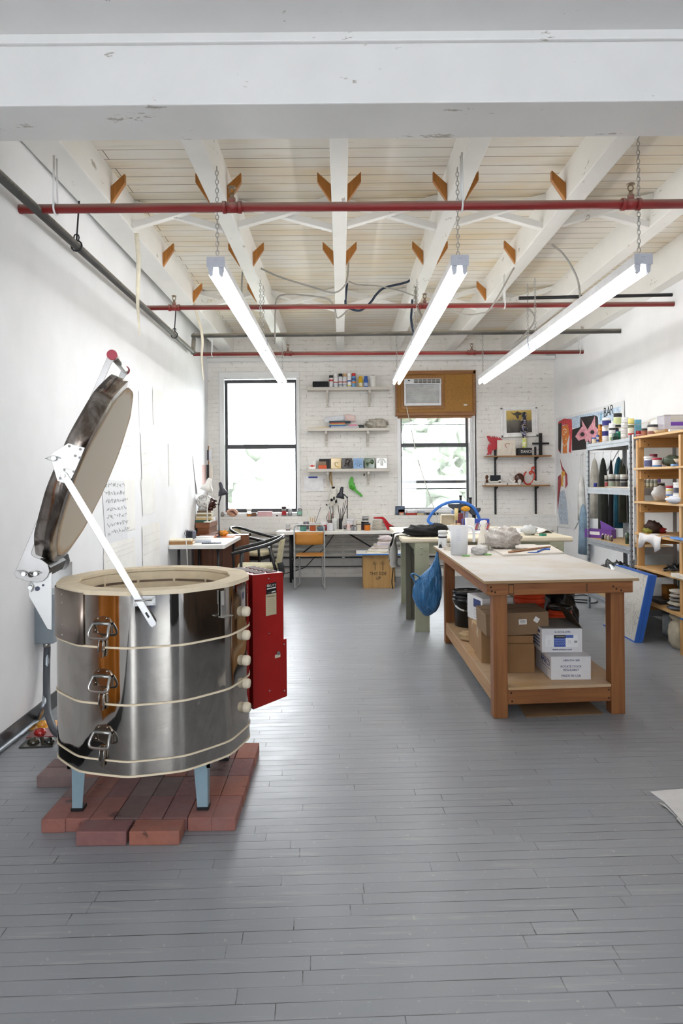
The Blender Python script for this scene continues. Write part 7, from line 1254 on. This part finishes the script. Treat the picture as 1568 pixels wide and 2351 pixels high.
for k, (px, c, l) in enumerate(((1382, '2a2430', 'tiny dark purple bottle at the front of the lower metal shelf'), (1389, '8c7a66', 'tiny brown bottle second from the purple carton'), (1395, '9a8f80', 'tiny taupe bottle third from the purple carton'), (1402, '5f4e45', 'tiny dark brown bottle at the end of the row by the purple carton'))): sj(px, 7, 14, zl2, 'stain_bottle', l, c, 'd5c9b4', X=2.81, cat='bottle', neck=.5, n=12)
sj(1438, 9, 27, zl2, 'green_vase', 'dark green marbled vase by the near post of the lower metal shelf', mat('4c5f4a', .15, 0, .5, 25), None, X=2.86, cat='vase', neck=.6); m = MB(); m.cyl((2.95, 6.72, zl2+.036), (2.95, 7.02, zl2+.036), .035); mono(m, 'paper_tube', mat('d6d3cc', .6), 'white paper tube lying at the back of the lower metal shelf', 'tube')
m = MB(); m.sph((0, 0, .17), (.10, .48, .20), 30, 16, fn=wob(121, .14, 5)); k = mono(m, 'wrapped_tools', mat('4a4c50', .25, 0, .5, 14, .5, 22), 'heap of dark tools in clear plastic on the bottom metal shelf', 'tools', loc=(2.91, 7.15, .2006))
for v in k.data.vertices: v.co.z = max(v.co.z, 0)
mono(MB().tube(smooth_path([fl(1300, 1370, .01), fl(1340, 1366, .01), fl(1370, 1374, .01), fl(1365, 1384, .01), fl(1320, 1382, .01), fl(1310, 1376, .01), fl(1350, 1378, .01)], 6), .007, 6), 'black_cable', M_BLACK, 'loops of black cable on the floor beyond the workbench', 'cable')
# ---- clothes on a wire behind the shelving
mono(MB().tube([(3.17, 7.655, 1.765), (3.17, 9.2, 1.765), (3.249, 9.4, 1.80)], .002, 4), 'clothes_wire', M_STEEL, 'thin wire stretched along the wall carrying the clothes', 'wire')
def garment(label, px, top, bot, wt, wb, c, name='hanging_coat', xd=.055, seed=1, x=3.17):
    y = x/ray(px, 1060)[0]; zt = H-ray(px, top)[1]*y; zb = H-ray(px, bot)[1]*y; a, b = wt*.8*y/F/2, wb*.8*y/F/2; o = thing(name, label, 'clothing', (x, y, zb), 0, 'clothes hanging on the wire'); m = MB(); n = 22; vs = []; Lh = zt-zb
    for i, (t, k, xs) in enumerate(((0, 1, 1), (.3, .98, .98), (.6, .95, .95), (.78, .82, .85), (.9, .6, .62), (.97, .34, .36), (1, .1, .12))):
        for j in range(n):
            q = 2*pi*j/n; r = 1+.10*sin(7*q+seed*2+t*2)+.06*sin(11*q-seed); vs.append((xd*xs*cos(q)*r, (b+(a-b)*min(1, t*1.1))*k*sin(q)*r, Lh*t))
    m.add(vs, [(i*n+j, i*n+(j+1) % n, (i+1)*n+(j+1) % n, (i+1)*n+j) for i in range(6) for j in range(n)] + [tuple(range(n))[::-1], tuple(range(6*n, 7*n))], 0, True); m.build('garment', mat(c, .9, 0, .2, 8, .2, 60), o)
    MB().tube(smooth_path([(0, 0, Lh), (.0, .004, Lh+.05), (0, .0, 1.765-zb-.02), (0, -.012, 1.765-zb+.008), (0, -.022, 1.765-zb-.01)], 4), .0028, 6).build('hanger_hook', M_STEEL, o)
garment('pale beige coat hanging on the wire, first from the window wall', 1365, 1052, 1190, 24, 36, 'a8a49a', seed=2); garment('long dark olive coat with a navy collar hanging on the wire', 1384.5, 1051, 1236, 22, 46, '23251f', seed=3); garment('narrow black garment hanging in the middle of the wire', 1402.5, 1055, 1232, 8, 18, '161517', seed=4, xd=.03); garment('teal jacket hanging on the wire', 1420, 1049, 1212, 25, 36, '124a5c', seed=5); garment('dark green and taupe coat hanging last on the wire by the wooden shelving', 1431, 1050, 1200, 14, 20, '3c3f34', seed=6)
garment('white shirt hanging on the wire beyond the metal shelving', 1334, 1092, 1195, 16, 32, 'd9d8d4', 'hanging_shirt', .04, 7, 3.2); garment('pale blue jeans hanging low beyond the metal shelving', 1338, 1158, 1272, 30, 58, '8199ad', 'hanging_jeans', .05, 8, 3.15)
# ================================================================ wooden shelving
M_PINE = wood('d2aa72', 'bd935b', 'z', 1.0, .5, True); M_PINEX = wood('cda368', 'b88b50', 'x', 1.0, .5, True); M_PINEY = wood('d3ad76', 'bf955c', 'y', .8, .5)
YMX = 6.31; X0 = 2.76; o = thing('wooden_shelving', 'tall pine shelving crowded with jars and supplies beside the metal unit', 'shelving', (X0, 0, 0)); Lv = (.33, .631, .940, 1.234, 1.544, 1.835); Y0, Y1 = 4.6, 6.40
for x in (0, .42):
    for y in (Y1-.04, 5.55, Y0): m = MB(); m.bb(x, x+.062 if x == 0 else x+.05, y, y+.038, 0, 1.80); m.build('post', M_PINE, o, bevel=.003)
for z in Lv:
    MB().bb(-.012, .475, Y0, Y1+.02, z-.02, z).build('shelf', M_PINEY, o, bevel=.002)
    for y in (Y1-.078, 5.512):
        r = MB().bb(.012 if y > 6 else .045, .475, y, y+.038, z-.105, z-.021).build('rail', M_PINEX, o, bevel=.002); m = MB(); m.cyl((.05, y-.0015, z-.05), (.05, y, z-.05), .006, n=8); m.cyl((.085, y-.0015, z-.08), (.085, y, z-.08), .006, n=8); m.build('screws', M_DKMET, r)
MB().bb(-.0015, .064, 5.548, 5.59, .29, .325).build('blue_tape', M_BLUET, o)
zt = 1.8355
def wj(px, wpx, hpx, z, *a, X=2.86, **k): return sj(px, wpx, hpx, z, *a, X=X, **k)
YMX = 9; wj(1466, 13, 17, zt, 'red_tin', 'red tin with white lettering bands on the wooden shelf top', 'a81e22', None, ('e6d9d6', .4, .5), cat='tin', X=2.90); wj(1480, 14, 21, zt, 'brown_jar', 'brown glaze jar with a black lid on the wooden shelf top', '8c5a44', '2f3033', ('a86a4c', .2, .8), X=2.91); wj(1499.5, 25, 25, zt, 'white_jar', 'wide white jar with a black lid and brown swatch on the wooden shelf top', 'd8d2c8', '2f3033', ('8c5a50', .15, .5), X=2.86)
wj(1490, 14, 40, zt, 'white_spray_bottle', 'white spray bottle behind the jars on the wooden shelf top', 'e4e4e4', 'efefef', X=3.08, cat='bottle', neck=.5); sb(1464, 14, 46, zt, 'blue_box', 'small light blue box standing behind the red tin on the wooden shelf top', '68a9c0', X=3.0, d=.04)
m = MB(); m.grid(lambda u, v: V((.22*(u-.5), .12*(v-.5), .02+.06*u*u)), 6, 3, t=.003); x, y = ON(1476, 2.98); mono(m, 'curled_card', mat('e3ddd2', .6), 'curled cream card behind the red tin on the wooden shelf top', 'card', loc=(x, y, zt+.12)); 
m = MB(); m.lathe([(0, 0), (.03, 0), (.05, .03), (.046, .03), (.028, .006), (0, .006)], n=18); x, y = ON(1514, 2.81); mono(m, 'small_dish', mat('c9b08a', .5), 'small tan dish in front of the wooden tray on the shelf top', 'dish', loc=(x, y, zt+.001))
sb(1541, 56, 11, zt, 'wooden_tray', 'thick pale wooden tray under the purple box on the shelf top', wood('c79a62', 'ae7f47', 'x', .8), X=2.98, d=.20, cat='tray'); x, y = ON(1540, 2.98); z_ = zt+11*y/F+.002; o = thing('storage_tub', 'clear plastic storage tub with a purple packet inside on the wooden tray', 'tub', (x, y, z_)); w = 24*y/F; h = 34*y/F
MB().bb(-w, w, -.07, .07, 0, h*.94).build('tub', mat('e3e0ec', .25, 0, .05, trans=.45), o, bevel=.006); MB().bb(-w*.98, w*1.0, -.072, .072, h*.94, h).build('lid', mat('e9e9ee', .3, trans=.2), o); MB().bb(-w*.35, w*.9, -.0715, -.0705, h*.25, h*.5).build('purple_packet', mat('6a3fa8', .4), o); MB().bb(-w*.4, w*.95, -.0715, -.0705, h*.55, h*.92).build('printed_insert', mat('c9c9c6', .5), o)
sb(1550, 28, 5, zt, 'white_tool', 'white plastic tool with thin dark wires on the shelf top edge', 'e6e4e4', X=2.80, d=.03, cat='tool')
YMX = 6.31; wj(1489, 22, 25, 1.5445, 'glaze_jar', 'white jar with a navy and barcode label on the second wooden shelf', 'e1e2e6', 'e9e9ec', ('5c6088', .1, .8), X=2.80); wj(1500, 17, 31, 1.5445, 'glaze_jar', 'jar with a maroon lid behind the barcode jar', 'd9d4d6', '7a2436', X=2.88); wj(1508, 21, 21, 1.5445, 'glaze_jar', 'white jar with a raspberry lid and blue stripe on the second wooden shelf', 'e6e6e8', 'a8263c', ('4a86c9', .05, .25), X=2.81); wj(1523, 9, 8, 1.5445, 'glaze_jar', 'small jar with a raspberry lid beside the green bag', 'd9d9dc', 'a8263c', X=2.93)
m = MB(); m.sph((0, 0, .05), (.085, .07, .055), 18, 12, fn=wob(131, .08)); x, y = ON(1544, 2.92); mono(m, 'green_bag', mat('4d5a4c', .3, 0, .4, 24), 'dark green striped bag on the second wooden shelf', 'bag', loc=(x, y, 1.5448)); sb(1560, 36, 4.5, 1.5445, 'blue_tray', 'light blue tray at the front of the second wooden shelf', '7fa6e0', X=2.80, d=.05, cat='tray'); x, y = ON(1562, 2.80); MBb = MB().lathe([(0, 0), (.03, 0), (.055, .04), (.05, .04), (.02, .008), (0, .008)], n=18); mono(MBb, 'small_bowl', mat('b9a792', .4), 'cream and navy bowl standing on the light blue tray', 'bowl', loc=(x, y, 1.5445+.019))
YMX = 9
for k, (px, l) in enumerate(((1478.5, 'first'), (1487, 'second'), (1496, 'third'), (1505, 'fourth'))): wj(px, 8.5, 23, 1.354, 'glaze_bottle', l+' white-capped bottle in the row of four seen through the wooden shelving', ('9c8f72', '8b9280', '8a9486', '87938a')[k], 'dddbd6', ('c9c4ae', .2, .6), X=3.0, cat='bottle', neck=.8, lh=.25)
for k, (px, c, l) in enumerate(((1480, '8a4fa0', 'purple bottle standing behind the row of four'), (1489, '5d4a66', 'dark violet bottle standing behind the row of four'), (1502, 'c9c4cc', 'pale bottle standing behind the row of four'), (1512, '7a62b0', 'lilac printed bottle standing behind the row of four'))): wj(px, 8, 34, 1.354, 'glaze_bottle', l, c, 'cfcfd2', X=3.12, cat='bottle', neck=.7)
wj(1517, 16, 12, 1.354, 'dark_tin', 'dark tin beside the row of four bottles behind the wooden shelving', '2d2a2a', 'b9b6b0', X=3.06, cat='tin'); YMX = 6.31; x, y = ON(1536, 2.84); sb(1536, 11, 14, 1.2345, 'wood_offcut', 'upright pine offcut on the third wooden shelf', wood('c6965a', 'ab7c42', 'z'), X=2.84, d=.05, cat='offcut'); y = ON(1536, 2.84)[1]; wj(1538, 20, 24, 1.2345, 'glaze_jar', 'jar with a raspberry lid, yellow mark and blue band on the pine offcut', 'd9dade', 'b0293c', [('4a86c9', .05, .2), ('d9c93a', .65, .8)], X=2.86, dz=14*y/F+.001)
wj(1560, 30, 20, 1.2345, 'white_bucket', 'lower white labelled bucket on the third wooden shelf', 'dcdcdf', 'e9e9ea', ('7a7480', .15, .75), X=2.85, cat='bucket'); y = ON(1560, 2.85)[1]; wj(1560, 29, 27, 1.2345, 'white_bucket', 'upper white bucket with a black patterned label on the third wooden shelf', 'dcdcdf', 'e9e9ea', ('4a4a5c', .15, .7), X=2.85, cat='bucket', dz=20*y/F+.001)
m = MB(); m.sph((0, 0, .07), (.075, .05, .075), 16, 12, fn=wob(141, .1)); x, y = ON(1515, 2.86); k = mono(m, 'clear_bag', mat('d8d7d6', .25, 0, .1, 14, .4, 25, .2), 'clear plastic bag standing on the third wooden shelf', 'bag', loc=(x, y, 1.2345)); 
for v in k.data.vertices: v.co.z = max(v.co.z, .001)
m = MB(); m.sph((0, 0, .02), (.07, .11, .035), 18, 10, fn=wob(151, .1)); mono(m, 'white_pillow', mat('dfe4ee', .8, 0, .05), 'soft white bundle hanging over the edge of the third wooden shelf', 'cloth', loc=(2.78, 5.66, 1.247))
for px, w, h, X_, c, s_, l in ((1497, 36, 28, 3.05, '3f2a26', 161, 'dark brown fabric bundle on the fourth wooden shelf'), (1511, 30, 14, 2.98, '9c2422', 162, 'red fabric bundle on the fourth wooden shelf'), (1484, 18, 12, 2.92, '8f8a35', 163, 'olive yellow bundle on the fourth wooden shelf')):
    x, y = ON(px, X_); m = MB(); W = w*y/F/2; hh = h*y/F; m.sph((0, 0, hh*.4), (W, .07, hh*.6), 18, 12, fn=wob(s_, .14, 4)); k = mono(m, 'fabric_bundle', mat(c, .7, 0, .3, 18, .3, 40), l, 'cloth', loc=(x, y, .9408)); 
    for v in k.data.vertices: v.co.z = max(v.co.z, .0)
m = MB(); m.grid(lambda u, v: V((2.84 - .10*min(v, .82)/.82, 5.86+.42*u+.012*sin(u*9), .9415+.004*sin(u*11+v*4))) + (V((-.008-.012*sin(u*13), 0, -.10*(v-.82)/.18*(1+.4*sin(u*8)))) if v > .82 else V((0, 0, 0))), 18, 11, t=.002); mono(m, 'white_cloth', mat('dcdadb', .85, 0, .06, 12, .2, 40), 'white cloth spread over the fourth shelf and hanging over its edge', 'cloth')
block('blue_taped_board', 'white board with blue taped edge lying at the near end of the fourth shelf', 'board', 2.72, 2.95, 5.0, 5.66, .9435, .96, '5b93de'); block('grey_paper', 'grey brown paper lying on the fourth wooden shelf behind the board', 'paper', 2.97, 3.18, 5.3, 5.85, .9415, .975, '97897c', rz=.1)
m = MB(); q_ = random.Random(9)
for k in range(7): 
    c = V((2.9+.02*k, 5.9-.05*k, .64)); m.tube([c+V((.09*cos(a*1.3+k), .10*sin(a+k), .02+.012*k+.02*sin(a*2+k))) for a in [.5*i for i in range(14)]], .009, 6)
m.tube([(2.95, 5.80, .64), (2.95, 5.76, .78)], .008, 6); m.tube([(2.97, 5.72, .64), (2.98, 5.68, .79)], .008, 6); mono(m, 'cable_heap', M_BLACK, 'heap of black cables on the fifth wooden shelf', 'cables')
o = thing('canvas_stretcher', 'white wooden frame lying flat on the fifth wooden shelf', 'frame', (2.86, 5.35, .632)); m = MB(); m.bb(-.14, .14, -.30, -.24, 0, .03); m.bb(-.14, .14, .24, .30, 0, .03); m.bb(-.14, -.09, -.24, .24, 0, .03); m.bb(.09, .14, -.24, .24, 0, .03); m.build('frame', mat('e3ded3', .5), o, bevel=.002)
block('teal_case', 'teal plastic case under the fifth wooden shelf', 'case', 2.95, 3.15, 5.70, 6.0, .3305, .56, '2c6f76'); block('dark_tray', 'dark wheel-shaped bat stack on the lower wooden shelf', 'tray', 2.80, 3.05, 6.02, 6.27, .3305, .365, '3a3634'); block('amber_bottle_box', 'amber brown block on the lower wooden shelf', 'box', 2.88, 2.98, 6.06, 6.16, .3655, .49, '8a5a20')
z_ = .3305
for k in range(5): m = MB(); m.sph((0, 0, .016), (.085-.006*k, .085, .02), 16, 8, fn=wob(170+k, .12, 3)); mono(m, 'clay_slab', mat(('5b6270', 'cfc8b8', '8c8883', 'b8b2aa', 'd3cdc3')[k], .8), ['slate blue slab at the bottom of', 'cream slab second in', 'grey slab third in', 'pale grey slab fourth in', 'cream slab topmost of'][k]+' the clay slab stack on the lower shelf', 'clay', 'clay slabs on the lower wooden shelf', loc=(2.85, 5.79, z_)); z_ += .034
o = thing('storage_bin', 'clear grey storage bin with an orange thing inside under the lowest shelf', 'bin', (3.11, 6.05, .0)); MB().prism([(-.15, -.32), (.11, -.32), (.11, .28), (-.15, .28)], .0, .25).build('bin', mat('6f747a', .25, 0, .3, 5, trans=.25), o, bevel=.01); MB().bb(-.155, .115, -.325, .285, .2505, .258).build('lid', mat('55595f', .35), o); MB().bb(-.1525, -.1505, -.15, .1, .11, .23).build('orange_card', mat('c2482f', .5), o)  # orange card on the bin's front stands for the thing inside
for k, (c, r, l) in enumerate(((V((2.88, 5.80, .125)), (.10, .13, .145), 'lower bulging canvas sack on the floor by the wooden shelving'), (V((2.89, 5.84, .27)), (.085, .10, .07), 'upper canvas sack slumped on the lower one by the wooden shelving'))):
    m = MB(); m.sph((0, 0, 0), r, 22, 14, fn=wob(181+k, .10, 3)); k_ = mono(m, 'canvas_sack', mat('c9c0aa', .9, 0, .1, 10, .4, 50), l, 'sack', loc=c)
    for v in k_.data.vertices: v.co.z = max(v.co.z, -c.z+.001 if k == 0 else -.06)
# ---- blue taped plaster boards leaning on the shelving
n0 = fl(1457, 1476); t0 = at(1489.5, 1320, n0.y-.15); dv = (t0-n0); tv = V((dv.z, 0, -dv.x)).normalized()
M_SCRIB = None
def m_scrib():
    t = NT('scribbled_plaster'); f = t.noise(t.pos((1, 1.4, 1), geo=True), 7, 4, .6, 1.6); w = t.math('ABSOLUTE', t.math('SUBTRACT', f, .5)); g = t.noise(t.pos(geo=True), 2.6, 2); k = t.math('MULTIPLY', t.ramp(w, [(.004, (1,)*3), (.012, (0,)*3)]), t.ramp(g, [(.45, (0,)*3), (.6, (.8,)*3)])); t.col(t.mix(k, lin('d3d0ca'), lin('6b655e'))); t.set(Roughness=.7); return t.mat
M_SCRIB = m_scrib(); M_BLUED = mat('3a6cc4', .5)
for k in range(4):
    o = thing('taped_board', ['front scribbled plaster board with blue taped edges leaning on the wooden shelving', 'second blue-edged board behind the scribbled front one', 'third blue-edged board in the leaning stack', 'rearmost blue-edged board of the leaning stack'][k], 'board', n0+tv*(.0185*k)+V((0, .006*(k % 2), 0)), 0, 'blue taped boards leaning on the shelving'); P4 = [V((0, 0, 0)), V((0, .72, 0)), V((0, .72, 0))+dv, dv]
    m = MB(); m.add([p for p in P4]+[p+tv*.0165 for p in P4], [(0, 1, 2, 3), (4, 5, 6, 7), (0, 1, 5, 4), (1, 2, 6, 5), (2, 3, 7, 6), (3, 0, 4, 7)]); m.build('board', M_SCRIB, o)
    m = MB(); e = .001; un = dv.normalized()
    def slab(a, b, c, d): m.add([q-tv*e for q in (a, b, c, d)]+[q+tv*(.0165+e) for q in (a, b, c, d)], [(0, 1, 2, 3), (4, 5, 6, 7), (0, 1, 5, 4), (1, 2, 6, 5), (2, 3, 7, 6), (3, 0, 4, 7)])
    y1 = V((0, -.001, 0)); y2 = V((0, .014, 0)); slab(y1, y2, y2+dv, y1+dv); slab(V((0, .014, 0)), V((0, .72, 0)), V((0, .72, 0))+un*.014, V((0, .014, 0))+un*.014); slab(V((0, .014, 0))+dv-un*.008, V((0, .72, 0))+dv-un*.008, V((0, .72, 0))+dv+un*.001, V((0, .014, 0))+dv+un*.001); m.build('blue_tape', M_BLUED, o)
# ---- torn sheet on the floor
q = [fl(*p) for p in ((1492, 1818), (1700, 1800), (1720, 1960), (1600, 1930), (1554, 1873), (1525, 1842))]; o = thing('torn_paper', 'torn white paper sheet lying on the floor at the frame edge', 'paper', q[0]); m = MB(); m.add([p-q[0]+V((0, 0, z)) for z in (.0008, .002) for p in q], [tuple(range(6))[::-1], tuple(range(6, 12))] + [(i, (i+1) % 6, 6+(i+1) % 6, 6+i) for i in range(6)]); m.build('sheet', mat('d6d5d4', .7), o)
for (a, b, c) in (((1512, 1849), (1526, 1848), (1540, 1862)), ((1529, 1860), (1540, 1862), (1556, 1880)), ((1553, 1886), (1556, 1876), (1575, 1905))): m = MB(); A = [fl(*p)-q[0] for p in (a, b, c)]; m.add([A[0]+V((0, 0, .012)), A[1]+V((0, 0, .001)), A[2]+V((0, 0, .001)), A[0]+V((0, 0, .0135)), A[1]+V((0, 0, .0025)), A[2]+V((0, 0, .0025))], [(0, 2, 1), (3, 4, 5), (0, 1, 4, 3), (1, 2, 5, 4), (2, 0, 3, 5)]); m.build('torn_flap', mat('dcdbd9', .7), o)
